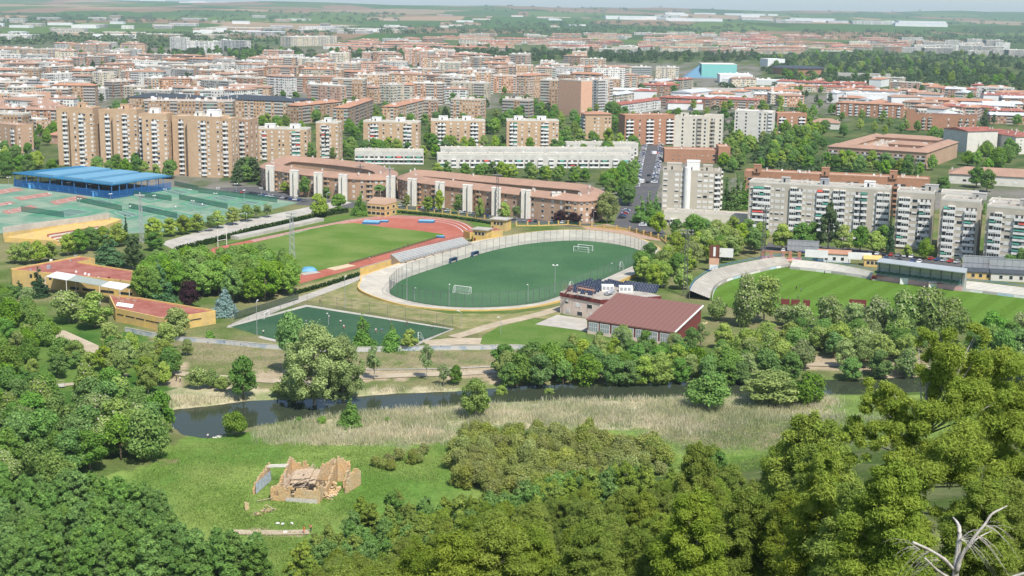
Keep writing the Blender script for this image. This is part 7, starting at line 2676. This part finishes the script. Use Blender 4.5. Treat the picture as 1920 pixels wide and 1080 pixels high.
for i in range(55):
    a0, b0 = rn.choice([(1745, 1034), (1760, 1050), (1725, 1030), (1830, 1004), (1846, 985), (1800, 1010)])
    sgn = -1 if a0 < 1790 else 1
    ln = rn.uniform(18, 80)
    dy = rn.uniform(-1.2, 1.2)
    e = rn.uniform(-.9, .8)
    pts = [at(a0 + sgn * ln * t_, b0 + ln * (e * t_ + .75 * t_ * t_) - 6 * t_, YS + dy * t_) - s0 for t_ in (0, .35, .7, 1)]
    mb.tube(pts, [.010, .008, .006, .003], 3)
mb.build('twigs', m_dead, sn)


# --- reeds and meadow grass: too many blades to count
def blades(name, polys, n, hr, wd, cols, seed, stiff=.25, dens=None):
    g = np.random.default_rng(seed)
    P_ = []
    for poly, share in polys:
        xs, ys = [q[0] for q in poly], [q[1] for q in poly]
        k = int(n * share)
        px, py = g.uniform(min(xs), max(xs), k * 4), g.uniform(min(ys), max(ys), k * 4)
        ok = inpoly(px + g.normal(0, 16, k * 4), py + g.normal(0, 6, k * 4), poly)
        px, py = px[ok][:k], py[ok][:k]
        dx = np.outer(px - 960, list(cR)) + np.outer(540 - py, list(cU)) + np.array(list(cF)) * F
        t_ = -H / dx[:, 2]
        P_.append(np.array([0, 0, H]) + dx * t_[:, None])
    p = np.concatenate(P_)
    nz = fbm(p[:, 0] / 7, p[:, 1] / 7, seed)
    keep = g.random(len(p)) < np.clip((nz - .25) * 2.6, .12, 1)
    p = p[keep]
    zz = terrain(p[:, 0], p[:, 1])
    ok = zz > -1.0
    p, zz = p[ok], zz[ok]
    n = len(p)
    p[:, 2] = zz - .05
    a = g.uniform(0, 6.283, n)
    h = g.uniform(hr[0], hr[1], n) * (.6 + .8 * fbm(p[:, 0] / 4, p[:, 1] / 4, seed + 3))
    w_ = wd * g.uniform(.6, 1.4, n)
    ln = g.normal(0, stiff, (n, 2)) * h[:, None]
    s = np.stack([np.cos(a) * w_, np.sin(a) * w_, np.zeros(n)], 1)
    tip = p + np.concatenate([ln, h[:, None]], 1)
    v = np.stack([p - s, p + s, tip + s * .35, tip - s * .35], 1).reshape(-1, 3)
    me = D.meshes.new(name)
    me.vertices.add(4 * n)
    me.vertices.foreach_set('co', v.ravel().astype(np.float32))
    me.loops.add(4 * n)
    me.loops.foreach_set('vertex_index', np.arange(4 * n, dtype=np.int32))
    me.polygons.add(n)
    me.polygons.foreach_set('loop_start', np.arange(0, 4 * n, 4, dtype=np.int32))
    me.polygons.foreach_set('loop_total', np.full(n, 4, np.int32))
    me.update()
    cols = np.array(cols, float)
    t_ = np.clip(fbm(p[:, 0] / 11, p[:, 1] / 11, seed + 9) * 1.6 - .3 + g.normal(0, .2, n), 0, 1)[:, None]
    c = (cols[0] * (1 - t_) + cols[1] * t_) * (1 + g.normal(0, .15, (n, 1)))
    c4 = np.repeat(np.concatenate([np.clip(c, .01, 1), np.ones((n, 1))], 1), 4, 0).astype(np.float32)
    me.color_attributes.new('Col', 'FLOAT_COLOR', 'POINT').data.foreach_set('color', c4.ravel())
    me.materials.append(foliage('blade_leaf', .5))
    return tag(link(name, me), kind='stuff')


REED = [(470, 812), (560, 790), (640, 779), (700, 772), (860, 762), (1000, 753), (1150, 748), (1300, 748), (1420, 742), (1565, 742), (1585, 790), (1480, 800), (1380, 796), (1290, 815), (1180, 798), (1000, 798), (900, 798), (850, 832), (760, 838), (600, 832), (500, 830)]
blades('reeds', [(REED, .85), ([(270, 757), (330, 745), (430, 742), (560, 745), (640, 745), (430, 764), (330, 774)], .08), ([(660, 735), (760, 728), (870, 722), (870, 736), (740, 742), (660, 748)], .07)], 70000, (.6, 1.6), .07, [(0.74, 0.66, 0.44), (0.36, 0.42, 0.19)], 5)
blades('dry_grass', [([(1080, 775), (1300, 765), (1720, 748), (1700, 800), (1560, 860), (1400, 840), (1290, 850), (1190, 815)], 1)], 42000, (.3, .9), .07, [(0.60, 0.56, 0.34), (0.30, 0.40, 0.14)], 15, .4)
blades('meadow_grass', [(REED, .2), ([(230, 900), (330, 840), (420, 822), (500, 830), (640, 836), (860, 838), (850, 900), (760, 930), (600, 985), (560, 1090), (480, 1090), (470, 1000), (360, 985), (330, 930)], .66), ([(1250, 800), (1390, 786), (1600, 780), (1640, 850), (1520, 930), (1280, 920), (1200, 860)], .3),
                        ([(240, 640), (480, 660), (930, 662), (930, 690), (640, 694), (480, 700), (330, 680)], .14)], 100000, (.14, .42), .09, [(0.21, 0.38, 0.06), (0.43, 0.53, 0.17)], 8, .6)
# ------------------------------------------------------------------ the town beyond
FAC = {'tan': facade('facade_tan', (0.52, 0.335, 0.20), (0.58, 0.55, 0.5)), 'red': facade('facade_red', (0.47, 0.265, 0.155), (0.56, 0.52, 0.46)), 'cream': facade('facade_cream', (0.58, 0.50, 0.36), (0.6, 0.58, 0.52)),
       'white': facade('facade_white', (0.66, 0.64, 0.58), (0.66, 0.65, 0.62), blind=.3), 'pink': facade('facade_pink', (0.58, 0.36, 0.25), (0.62, 0.58, 0.52)), 'grey': facade('facade_grey', (0.40, 0.38, 0.34), (0.5, 0.49, 0.46)),
       'green': facade('facade_green', (0.30, 0.36, 0.32), (0.55, 0.58, 0.54), balcony=.8), 'shed': mat('shed_wall', (0.66, 0.66, 0.64), .7, .08, .05), 'plainpink': m_pink, 'teal': mat('teal_cladding', (0.20, 0.50, 0.46), .6, .05, .05), 'brickplain': m_brick3}
RFM = {'tile': m_tile2, 'brown': m_tile, 'gravel': m_gravel, 'white': m_white, 'terr': m_terr, 'slate': m_slate, 'red': m_redroof, 'metal': mat('metal_roof', (0.55, 0.56, 0.56), .5, .06, .05)}
cr_ = random.Random(21)


def far_block(name, label, cat, x, y, ang, w_, d_, h, fac, roof, rm, pent=2, group=None, rise=2.2, centre=False):
    """a block of the far town: walls with storeys, a roof with its penthouses and chimneys"""
    r_ = thing(name, label, cat, (x, y, -.1), ang, group)
    o = -w_ / 2 if centre else 0
    MB().box(o, 0, 0, o + w_, d_, h).build('wall', FAC[fac], r_, uv=True)
    mb = MB()
    if roof == 'flat':
        roof_flat(mb, o, o + w_, 0, d_, h)
        top = h
    else:
        roof_hip(mb, o, o + w_, 0, d_, h + .02, rise, .6, roof == 'gable')
        top = h + .4
    for i in range(pent):
        s = cr_.uniform(2, 4.5)
        px_, py_ = o + cr_.uniform(.5, max(.6, w_ - s - .5)), cr_.uniform(.8, max(.9, d_ - 4))
        mb.box(px_, py_, top, px_ + s, py_ + 2.6, top + cr_.uniform(1.8, 3.2), 2)
    for i in range(pent * 2):
        px_, py_ = o + cr_.uniform(.5, w_ - 1), cr_.uniform(.5, d_ - 1)
        mb.box(px_, py_, top, px_ + .7, py_ + .6, top + rise * .6 + 1.2, 1)
    mb.build('roof', [RFM[rm], m_offw if fac != 'shed' else FAC['shed'], m_white], r_)
    n = max(1, int(w_ / max(6, d_)))
    ca, sa = math.cos(ang), math.sin(ang)
    for i in range(n):
        lx, ly = o + (i + .5) / n * w_, d_ / 2
        occupy(x + lx * ca - ly * sa, y + lx * sa + ly * ca, .6 * max(d_, w_ / n))
    return r_


def fb(name, label, cat, A, B, h, d_, fac, roof='flat', rm='gravel', pent=2, rise=2.2):
    a, b_ = W(*A, h), W(*B, h)
    e = b_ - a
    return far_block(name, label, cat, a.x, a.y, math.atan2(e.y, e.x), math.hypot(e.x, e.y), d_, h, fac, roof, rm, pent, None, rise)


AB = 'apartment block'
fb('apartment_block', 'long brick block with dark red flat roof right behind the tall tan towers', AB, (270, 188), (436, 190), 26, 14, 'tan', 'flat', 'red', 6)
fb('apartment_block', 'wide brick block under a big dark slate roof, behind the red-roofed block', AB, (392, 184), (548, 190), 20, 40, 'tan', 'hip', 'slate', 4, 3)
fb('apartment_block', 'brick block with a dark slate hipped roof at the town side of the towers', AB, (240, 182), (372, 184), 16, 30, 'tan', 'hip', 'slate', 3, 3)
r_ = thing('drum_hall', 'round brown ribbed hall standing among the brick streets', 'hall', tuple(W(188, 162)))
mb = MB()
n = 20
mb.tube([(0, 0, 0), (0, 0, 13)], 22, 28)
mb.build('wall', mat('rust_brown', (0.33, 0.13, 0.07), .9, .1, .1), r_)
for i in range(28):
    a = 6.283 * i / 28
    MB().box(22.05 * math.cos(a) - .4, 22.05 * math.sin(a) - .4, 0, 22.05 * math.cos(a) + .4, 22.05 * math.sin(a) + .4, 12.9).build('rib', m_maroon, r_)
MB().tube([(0, 0, 13), (0, 0, 13.8)], 23, 28).build('roof', m_tile, r_)
occupy(*r_.location.xy, 26)
for A, B, h, d_, fac, ro, rm, lab in (((318, 70), (348, 71), 29, 14, 'white', 'flat', 'white', 'white hospital wing, tallest and nearest the brick town'), ((348, 77), (410, 78), 24, 16, 'white', 'flat', 'white', 'long white hospital middle wing behind dark trees'), ((410, 75), (460, 77), 24, 16, 'white', 'flat', 'white', 'white hospital wing furthest along, behind dark trees'),
                                   ((545, 69), (632, 68), 24, 40, 'cream', 'flat', 'white', 'big white-roofed office block at the town edge'), ((590, 130), (640, 131), 24, 16, 'tan', 'flat', 'terr', 'brick tower with white balcony bands over the roofs, town centre'),
                                   ((626, 118), (668, 119), 28, 20, 'tan', 'flat', 'tile', 'tall orange-roofed brick block above the centre roofs'), ((664, 140), (744, 141), 24, 14, 'tan', 'flat', 'tile', 'brick block with white balconies and yellowish end, town centre'),
                                   ((748, 128), (824, 130), 24, 14, 'tan', 'flat', 'gravel', 'long brick block with three white balcony stacks, town centre'), ((845, 154), (915, 156), 22, 14, 'cream', 'flat', 'gravel', 'cream yellow block with white gallery columns, town centre'),
                                   ((845, 186), (902, 188), 20, 16, 'tan', 'flat', 'tile', 'brick block with brown centre strip in front of the cream block'), ((942, 186), (992, 188), 19, 14, 'tan', 'flat', 'tile', 'brick block with balconies beside the big dark trees'),
                                   ((1048, 149), (1090, 152), 36, 16, 'plainpink', 'flat', 'terr', 'tall salmon tower with blank end walls'), ((1012, 150), (1046, 151), 33, 14, 'tan', 'flat', 'tile', 'slim brick tower beside the tall salmon tower'), ((1092, 149), (1122, 151), 33, 16, 'white', 'flat', 'terr', 'white balconied face block next to the salmon tower'), ((1122, 155), (1150, 153), 30, 14, 'tan', 'flat', 'tile', 'brick block with white balconies, furthest of the salmon tower cluster'),
                                   ((560, 198), (640, 190), 17, 13, 'tan', 'hip', 'tile', 'long orange-tiled brick block running away behind the awning slab'), ((652, 202), (700, 186), 20, 13, 'tan', 'hip', 'tile', 'orange-tiled brick block running away, middle of three'), ((742, 200), (800, 186), 20, 13, 'tan', 'hip', 'tile', 'orange-tiled brick block running away, last of three'), ((764, 186), (812, 188), 20, 12, 'red', 'flat', 'terr', 'deep red painted block with a white stair strip'),
                                   ((1064, 125), (1108, 125), 16, 14, 'green', 'flat', 'tile', 'greenish glazed balcony block, end of the pair nearest the white roofs'), ((1108, 124), (1142, 125), 16, 14, 'green', 'flat', 'tile', 'greenish glazed block with cream stair strip, middle'), ((1148, 125), (1222, 126), 16, 14, 'green', 'flat', 'tile', 'long greenish glazed balcony block, furthest of three'), ((1230, 126), (1272, 127), 18, 14, 'cream', 'flat', 'gravel', 'dark and cream block beside the blue glass pyramid'),
                                   ((1236, 182), (1330, 186), 11, 13, 'red', 'hip', 'red', 'long low red-roofed brick block behind the ivory tower'), ((1330, 184), (1420, 188), 11, 13, 'red', 'hip', 'red', 'long low red-roofed brick block behind the white tower'), ((1165, 196), (1240, 186), 11, 12, 'white', 'gable', 'red', 'white-gabled terrace with red roof running away'),
                                   ((1530, 162), (1645, 164), 8, 12, 'pink', 'hip', 'red', 'long low pink-roofed terrace beyond the pale hangars'), ((1455, 160), (1530, 162), 8, 12, 'cream', 'hip', 'tile', 'long low orange-roofed terrace beyond the pale hangars'), ((1766, 166), (1900, 169), 8, 12, 'pink', 'hip', 'red', 'long low pink-roofed terrace at the tree belt'), ((1700, 158), (1762, 160), 8, 12, 'cream', 'hip', 'tile', 'cream terraced houses with curved orange roofs in trees')):
    fb('apartment_block', lab, AB, A, B, h, d_, fac, ro, rm, 3)
fb('market_hall', 'white hangar with low grey gables before the blue glass pyramid', 'hall', (1258, 172), (1296, 174), 9, 60, 'shed', 'gable', 'metal', 0, 3)
fb('market_hall', 'wide pale grey-roofed hangar among red roofs', 'hall', (1298, 170), (1408, 172), 7, 50, 'shed', 'gable', 'gravel', 1, 3)
fb('factory', 'white stepped factory block in front of the teal hall', 'factory', (1350, 140), (1412, 141), 12, 40, 'shed', 'flat', 'white', 5)
fb('factory', 'teal clad factory hall standing over white blocks', 'factory', (1316, 120), (1382, 121), 22, 40, 'teal', 'flat', 'white', 0)
fb('factory', 'low white factory wing reaching along the tree belt', 'factory', (1410, 150), (1480, 152), 7, 30, 'shed', 'flat', 'white', 3)
fb('white_box_store', 'plain white box store beside the brick bullring', 'store', (1440, 111), (1472, 111), 14, 30, 'shed', 'flat', 'white', 0)
p = W(1312, 146)
r_ = thing('glass_pyramid', 'blue glass pyramid roofed hall beside the teal factory', 'hall', tuple(p))
mb = MB()
mb.add([(-24, 0, 0), (24, 0, 0), (24, 30, 0), (-24, 30, 0), (0, 16, 19)], [(0, 1, 4), (1, 2, 4), (2, 3, 4), (3, 0, 4)])
mb.build('glass_roof', mat('blue_glass', (0.10, 0.22, 0.32), .3, .1), r_)
p = W(1506, 141)
r_ = thing('bullring', 'round brick bullring with dark roof edge among trees', 'arena', tuple(p))
MB().tube([(0, 45, 0), (0, 45, 11)], 44, 32).build('wall', m_brick3, r_)
MB().tube([(0, 45, 11), (0, 45, 13)], [46, 40], 32).build('roof', m_slate, r_)
occupy(p.x, p.y + 45, 50)
p = W(1620, 148)
r_ = thing('open_stand', 'grey concrete sports stand with white arches below a sandy field', 'stand', tuple(p), -.15)
MB().box(-42, 0, 4, 42, 12, 9).build('tier', m_grey, r_)
for i in range(9):
    MB().box(-41 + i * 10, -.4, 0, -38.5 + i * 10, 1, 9).build('pier', m_conc, r_)
MB().box(-41, 2, 0, 41, 3, 3.9).build('wall', m_white, r_)

ANG = [R(-28), R(62), R(2), R(-4)]


def fill(name, cat, place, group, poly, n, hr, wr, dr, facs, roofs, tries=40, ang=None, nrow=None, pad=2, pent=(1, 3), desc=None):
    xs, ys = [q[0] for q in poly], [q[1] for q in poly]
    out = []
    for _ in range(n * tries):
        if len(out) >= n:
            break
        a, b_ = cr_.uniform(min(xs), max(xs)), cr_.uniform(min(ys), max(ys))
        if not inpoly(np.array([a]), np.array([b_]), poly)[0]:
            continue
        p = W(a, b_)
        w_, d_ = cr_.uniform(*wr), cr_.uniform(*dr)
        an = cr_.choice(ang or ANG) + cr_.uniform(-.05, .05)
        ca, sa = math.cos(an), math.sin(an)
        k = max(1, int(w_ / d_))
        if not all(free(p.x + ((i + .5) / k - .5) * w_ * ca - d_ / 2 * sa, p.y + ((i + .5) / k - .5) * w_ * sa + d_ / 2 * ca, d_ * .5 + pad) for i in range(k)):
            continue
        f_ = cr_.choice(facs)
        ro, rm = cr_.choice(roofs)
        o_ = far_block(name, None, cat, p.x, p.y, an, w_, d_, cr_.uniform(*hr), f_, ro, rm, cr_.randint(*pent), group, centre=True)
        o_.location.z = ground_z(p.x, p.y) - .3 if p.y > 4200 else -.1
        word = {'tan': 'tan brick', 'red': 'red brick', 'cream': 'cream', 'white': 'white', 'pink': 'salmon', 'grey': 'grey', 'shed': 'white', 'green': 'greenish', 'teal': 'teal'}[f_]
        out.append((o_, f'{word} {desc or "block"}'))
    label_rows(out, place, nrow)
    return out


FL = [('flat', 'terr'), ('flat', 'gravel'), ('flat', 'white'), ('hip', 'brown'), ('hip', 'tile'), ('hip', 'brown')]
TILE = [('hip', 'tile'), ('hip', 'brown'), ('hip', 'tile'), ('hip', 'red')]
fill('town_block', AB, 'of the streets behind the tan towers', 'blocks behind the tan towers', [(-20, 262), (-20, 150), (480, 150), (470, 215), (300, 200), (130, 205), (90, 255)], 74, (13, 22), (22, 48), (11, 15), ['tan', 'tan', 'red', 'cream', 'white', 'grey'], FL, nrow=5, pad=0)
fill('town_block', AB, 'of the old streets', 'blocks of the old streets', [(-20, 150), (-20, 92), (265, 92), (285, 121), (640, 121), (640, 150)], 84, (13, 20), (26, 60), (12, 18), ['tan', 'tan', 'red', 'white', 'grey', 'cream'], FL, nrow=5)
fill('centre_block', AB, 'of the town centre', 'blocks of the town centre', [(470, 204), (470, 120), (1040, 118), (1180, 140), (1180, 184), (1010, 188), (800, 200)], 120, (16, 29), (22, 46), (12, 15), ['tan', 'tan', 'tan', 'red', 'cream', 'white', 'pink'], FL, nrow=7, pad=0)
fill('low_block', AB, 'beyond the avenue', 'low blocks beyond the avenue', [(1160, 215), (1180, 150), (1480, 160), (1920, 160), (1920, 235), (1760, 235), (1500, 205), (1380, 200)], 66, (7, 13), (24, 56), (11, 18), ['red', 'pink', 'white', 'cream', 'shed'], TILE + [('flat', 'white'), ('gable', 'metal')], nrow=5, pad=0)
fill('terraced_house', 'houses', 'of the far tiled estate', 'terraces of the far estate', [(640, 104), (640, 82), (900, 68), (1440, 66), (1640, 74), (1700, 92), (1440, 104), (1200, 100), (900, 96)], 170, (7, 11), (45, 130), (13, 20), ['pink', 'cream', 'red', 'tan', 'white', 'cream'], TILE + [('flat', 'white')], nrow=6, desc='terrace', pad=2)
fill('grey_office', 'office', 'at the far tree belt', 'pale blocks at the far tree belt', [(1640, 98), (1640, 80), (1930, 86), (1930, 112)], 22, (14, 20), (40, 80), (16, 22), ['grey', 'white', 'grey', 'red'], [('flat', 'gravel'), ('flat', 'white')], nrow=2, ang=[R(-10), R(10)])
fill('warehouse', 'warehouse', 'of the industrial estate beyond town', 'warehouses beyond town', [(-40, 80), (-40, 44), (120, 38), (500, 40), (760, 55), (760, 66), (560, 66), (400, 72), (150, 80)], 62, (9, 14), (40, 130), (25, 50), ['shed', 'grey', 'grey', 'tan', 'white', 'cream'], [('flat', 'white'), ('gable', 'metal'), ('flat', 'gravel'), ('flat', 'terr')], nrow=4, ang=[R(0), R(8), R(-6)], pent=(0, 1), desc='shed', pad=14)
fill('warehouse', 'warehouse', 'in the fields under the hills', 'warehouses under the hills', [(250, 26), (250, 17), (720, 17), (720, 27)], 14, (10, 16), (120, 320), (60, 120), ['shed'], [('flat', 'white')], nrow=1, ang=[R(0)], pent=(0, 0), desc='shed', pad=30)
fill('warehouse', 'warehouse', 'of the long white works in the fields', 'white works in the fields', [(1165, 52), (1165, 40), (1420, 42), (1760, 54), (1760, 62), (1420, 52)], 26, (12, 20), (120, 330), (50, 110), ['shed', 'shed', 'white'], [('flat', 'white'), ('gable', 'metal')], nrow=2, ang=[R(-6), R(2)], pent=(0, 1), desc='shed', pad=10)
fill('farm_shed', 'shed', 'scattered in the far green fields', 'sheds in the far green fields', [(640, 50), (640, 38), (1100, 40), (1100, 56), (800, 60)], 20, (6, 10), (30, 110), (18, 40), ['shed', 'white', 'pink'], [('flat', 'white'), ('hip', 'tile')], nrow=2, ang=[R(0), R(10)], pent=(0, 0), desc='shed', pad=20)

# trees of the town
scatter([(1350, 335), (1365, 262), (1545, 225), (1545, 300), (1640, 318), (1740, 318), (1740, 338), (1400, 320)], 84, (9, 14), ['broad', 'plane', 'fresh', 'poplar'], 'by the courtyard block', 'trees round the courtyard block', 6, 6, name='park_tree')
scatter([(1480, 205), (1720, 222), (1725, 262), (1560, 258), (1500, 262)], 26, (9, 13), ['broad', 'plane', 'fresh'], 'above the courtyard block', 'trees round the courtyard block', 8, 2, False, name='park_tree')
scatter([(1745, 320), (1745, 250), (1940, 270), (1940, 335)], 26, (10, 14), ['broad', 'poplar', 'plane', 'dense'], 'round the white gabled blocks', 'trees round the gabled blocks', 7, 3, name='park_tree')
scatter([(1545, 298), (1740, 314), (1745, 336), (1540, 318)], 15, (7, 10), ['fresh', 'broad', 'plane'], 'before the courtyard block', 'trees round the courtyard block', 5.5, 1, False, name='park_tree')
scatter([(1420, 300), (1470, 246), (1540, 232), (1545, 296), (1500, 316)], 40, (9, 13), ['broad', 'plane', 'fresh', 'broad', 'poplar'], 'beside the courtyard block', 'trees round the courtyard block', 6, 3, False, name='park_tree')
scatter([(1740, 300), (1745, 262), (1765, 250), (1775, 300)], 10, (8, 12), ['broad', 'plane'], 'between courtyard and gabled blocks', 'trees round the courtyard block', 6, 1, False, name='park_tree')
each([(1790, 404, 36, 30), (1815, 408, 40, 34, 'dense'), (1838, 410, 34, 26), (1768, 360, 30, 30), (1850, 360, 44, 34), (1830, 352, 40, 40)], 'broad', 'between slabs and school', 'trees between slabs and school')
scatter([(160, 334), (200, 318), (330, 318), (335, 338), (250, 336)], 16, (9, 13), ['broad', 'fresh', 'broad', 'plane'], 'behind the blue canopy', 'trees behind the blue canopy', 6, 1, False)
scatter([(432, 352), (440, 330), (476, 318), (484, 345)], 12, (10, 15), ['broad', 'poplar', 'darkpine'], 'beside the widest brick tower', 'trees beside the widest tower', 5, 1, False)
scatter([(-20, 345), (-20, 290), (30, 255), (60, 300), (130, 325), (100, 335), (20, 338)], 24, (10, 13), ['broad', 'broad', 'fresh'], 'at the side street end', 'trees at the side street', 6.5, 2, name='street_tree')
scatter([(20, 260), (30, 190), (60, 175), (120, 210), (118, 250), (70, 290)], 26, (10, 13), ['broad', 'plane'], 'along the side street', 'trees along the side street', 8, 2, name='street_tree')
scatter([(120, 230), (470, 235), (470, 150), (20, 150), (20, 200)], 110, (9, 13), ['broad', 'plane', 'darkpine'], 'among the streets behind the towers', 'trees behind the towers', 7, 6, name='town_tree')
scatter([(470, 250), (1160, 250), (1180, 130), (480, 125)], 150, (10, 15), ['broad', 'plane', 'broad', 'darkpine'], 'among the centre blocks', 'trees among the centre blocks', 7, 8, name='street_tree')
scatter([(480, 262), (480, 204), (640, 204), (800, 202), (1020, 192), (1170, 205), (1190, 262)], 110, (9, 14), ['broad', 'plane', 'fresh', 'broad'], 'between slabs and centre blocks', 'trees behind the brick slabs', 6, 6, name='park_tree')
scatter([(1130, 262), (1130, 165), (1230, 150), (1300, 176), (1480, 170), (1560, 210), (1500, 250), (1370, 270)], 62, (10, 15), ['broad', 'plane', 'fresh', 'broad'], 'between towers and avenue', 'trees between towers and avenue', 11, 4, name='park_tree')
scatter([(1480, 200), (1480, 155), (1920, 160), (1940, 250), (1740, 240), (1600, 215)], 54, (9, 13), ['broad', 'plane', 'darkpine'], 'among the low red roofs', 'trees among the low red roofs', 12, 3, name='garden_tree')
scatter([(1480, 160), (1440, 118), (1500, 104), (1940, 100), (1940, 165), (1660, 150)], 150, (12, 18), ['broad', 'plane', 'darkpine', 'fresh'], 'of the town-edge woods', 'trees of the town-edge woods', 14, 7, name='belt_tree')
scatter([(275, 112), (275, 97), (480, 95), (640, 98), (640, 112), (480, 118)], 60, (13, 18), ['darkpine', 'broad', 'broad'], 'of the hospital woods', 'trees of the hospital woods', 12, 3, name='belt_tree')
scatter([(640, 114), (640, 98), (860, 90), (1060, 98), (1440, 104), (1440, 116), (1200, 118), (900, 116)], 84, (12, 18), ['darkpine', 'broad', 'darkpine'], 'of the dark belt beyond the centre', 'trees of the dark belt', 16, 4, name='belt_tree')

scatter([(-20, 150), (-20, 100), (300, 98), (640, 106), (640, 150)], 90, (11, 15), ['broad', 'plane', 'darkpine'], 'among the old streets', 'trees among the old streets', 10, 5, name='town_tree')


def far_wood(name, polys, seed, per=26, size=5.5):
    """woods so far off that they read as one mass"""
    g = np.random.default_rng(seed)
    pf = []
    for poly, n, r0 in polys:
        xs, ys = [q[0] for q in poly], [q[1] for q in poly]
        k = 0
        while k < n:
            a, b_ = g.uniform(min(xs), max(xs)), g.uniform(min(ys), max(ys))
            if inpoly(np.array([a]), np.array([b_]), poly)[0]:
                p = W(a, b_)
                k += 1
                if not free(p.x, p.y, 2):
                    continue
                z = ground_z(p.x, p.y)
                r1 = r0 * g.uniform(.7, 1.3)
                pf.append((p.x, p.y, z + r1 * .5, r1 * 1.3, r1, r1 * .8))
    me = leaf_mesh(name, pf, len(pf) * per, size, [(0.075, 0.14, 0.05), (0.12, 0.19, 0.065)], m_leaf, 1.2, .8, seed)
    tag(link(name, me), kind='stuff')


far_wood('far_woods', [([(640, 66), (640, 56), (900, 48), (1100, 50), (1440, 58), (1440, 68), (900, 66)], 420, 9), ([(1500, 72), (1500, 62), (1930, 66), (1930, 84), (1640, 78)], 240, 9), ([(-20, 84), (-20, 66), (640, 62), (640, 80), (300, 90)], 300, 9), ([(0, 46), (0, 36), (760, 36), (760, 50)], 220, 10), ([(900, 40), (900, 30), (1930, 44), (1930, 62), (1500, 54)], 130, 12), ([(1440, 100), (1640, 98), (1930, 112), (1930, 118), (1500, 112)], 90, 7)], 4)

far_wood('town_edge_wood', [([(1440, 165), (1420, 112), (1500, 102), (1940, 100), (1940, 170), (1660, 158)], 420, 6), ([(640, 114), (640, 100), (860, 90), (1060, 98), (1440, 104), (1440, 116), (1200, 118), (900, 116)], 260, 7), ([(280, 114), (280, 99), (480, 96), (640, 100), (640, 112)], 90, 7), ([(1370, 330), (1380, 270), (1540, 240), (1545, 330)], 50, 4.5), ([(1150, 260), (1170, 170), (1240, 150), (1480, 172), (1500, 215), (1380, 250)], 60, 4.5)], 9, 160, 2.0)
# ------------------------------------------------------------------ air, sky, sun, camera
hm, t, out = nt('haze_air')
pv = N(t, 'ShaderNodeVolumePrincipled')
pv.inputs['Color'].default_value = (0.68, 0.87, 0.97, 1)
pv.inputs['Density'].default_value = 4.8e-5
pv.inputs['Anisotropy'].default_value = 0.0
L(t, pv.outputs[0], out.inputs['Volume'])
MB().box(-14500, -60, -4.5, 14500, 22500, 240).build('haze', hm)['kind'] = 'stuff'
SUN_EL, SUN_AZ = 54.0, 26.0          # the sun stands behind the camera, to its right
w = D.worlds.new('World')
SC.world = w
w.use_nodes = True
t = w.node_tree
bg = t.nodes['Background']
sk = t.nodes.new('ShaderNodeTexSky')
sk.sky_type = 'NISHITA'
sk.sun_disc = False
sk.sun_elevation = R(SUN_EL)
sv = Vector((math.sin(R(SUN_AZ)) * math.cos(R(SUN_EL)), -math.cos(R(SUN_AZ)) * math.cos(R(SUN_EL)), math.sin(R(SUN_EL))))
sk.sun_rotation = math.atan2(sv.x, sv.y)
sk.altitude = 700
sk.air_density, sk.dust_density, sk.ozone_density = 1.0, 1.5, 1.5
t.links.new(sk.outputs[0], bg.inputs[0])
bg.inputs[1].default_value = 0.115
sl = D.lights.new('sun', 'SUN')
sl.energy = 3.7
sl.angle = R(0.53)
sl.color = (1.0, 0.955, 0.88)
so = D.objects.new('sun', sl)
COL.objects.link(so)
so.rotation_euler = sv.to_track_quat('Z', 'Y').to_euler()
cd = D.cameras.new('camera')
co = D.objects.new('camera', cd)
COL.objects.link(co)
cd.sensor_width = 36.0
cd.lens = F / 1920 * 36.0
cd.clip_start = 0.5
cd.clip_end = 60000
co.matrix_world = Matrix(((cR.x, cU.x, -cF.x, 0), (cR.y, cU.y, -cF.y, 0), (cR.z, cU.z, -cF.z, H), (0, 0, 0, 1)))
SC.camera = co
vs = SC.view_settings
vs.view_transform = 'Standard'
vs.look = 'None'
vs.exposure = 0.62
vs.gamma = 1.0
cy = SC.cycles
cy.use_denoising = True
try:
    cy.denoiser = 'OPENIMAGEDENOISE'
    cy.denoising_input_passes = 'RGB_ALBEDO_NORMAL'
    cy.denoising_prefilter = 'ACCURATE'
except Exception:
    pass
cy.max_bounces = 8
cy.diffuse_bounces = 4
cy.glossy_bounces = 2
cy.transmission_bounces = 4
cy.transparent_max_bounces = 12
cy.volume_bounces = 0
cy.caustics_reflective = cy.caustics_refractive = False
cy.sample_clamp_indirect = 4
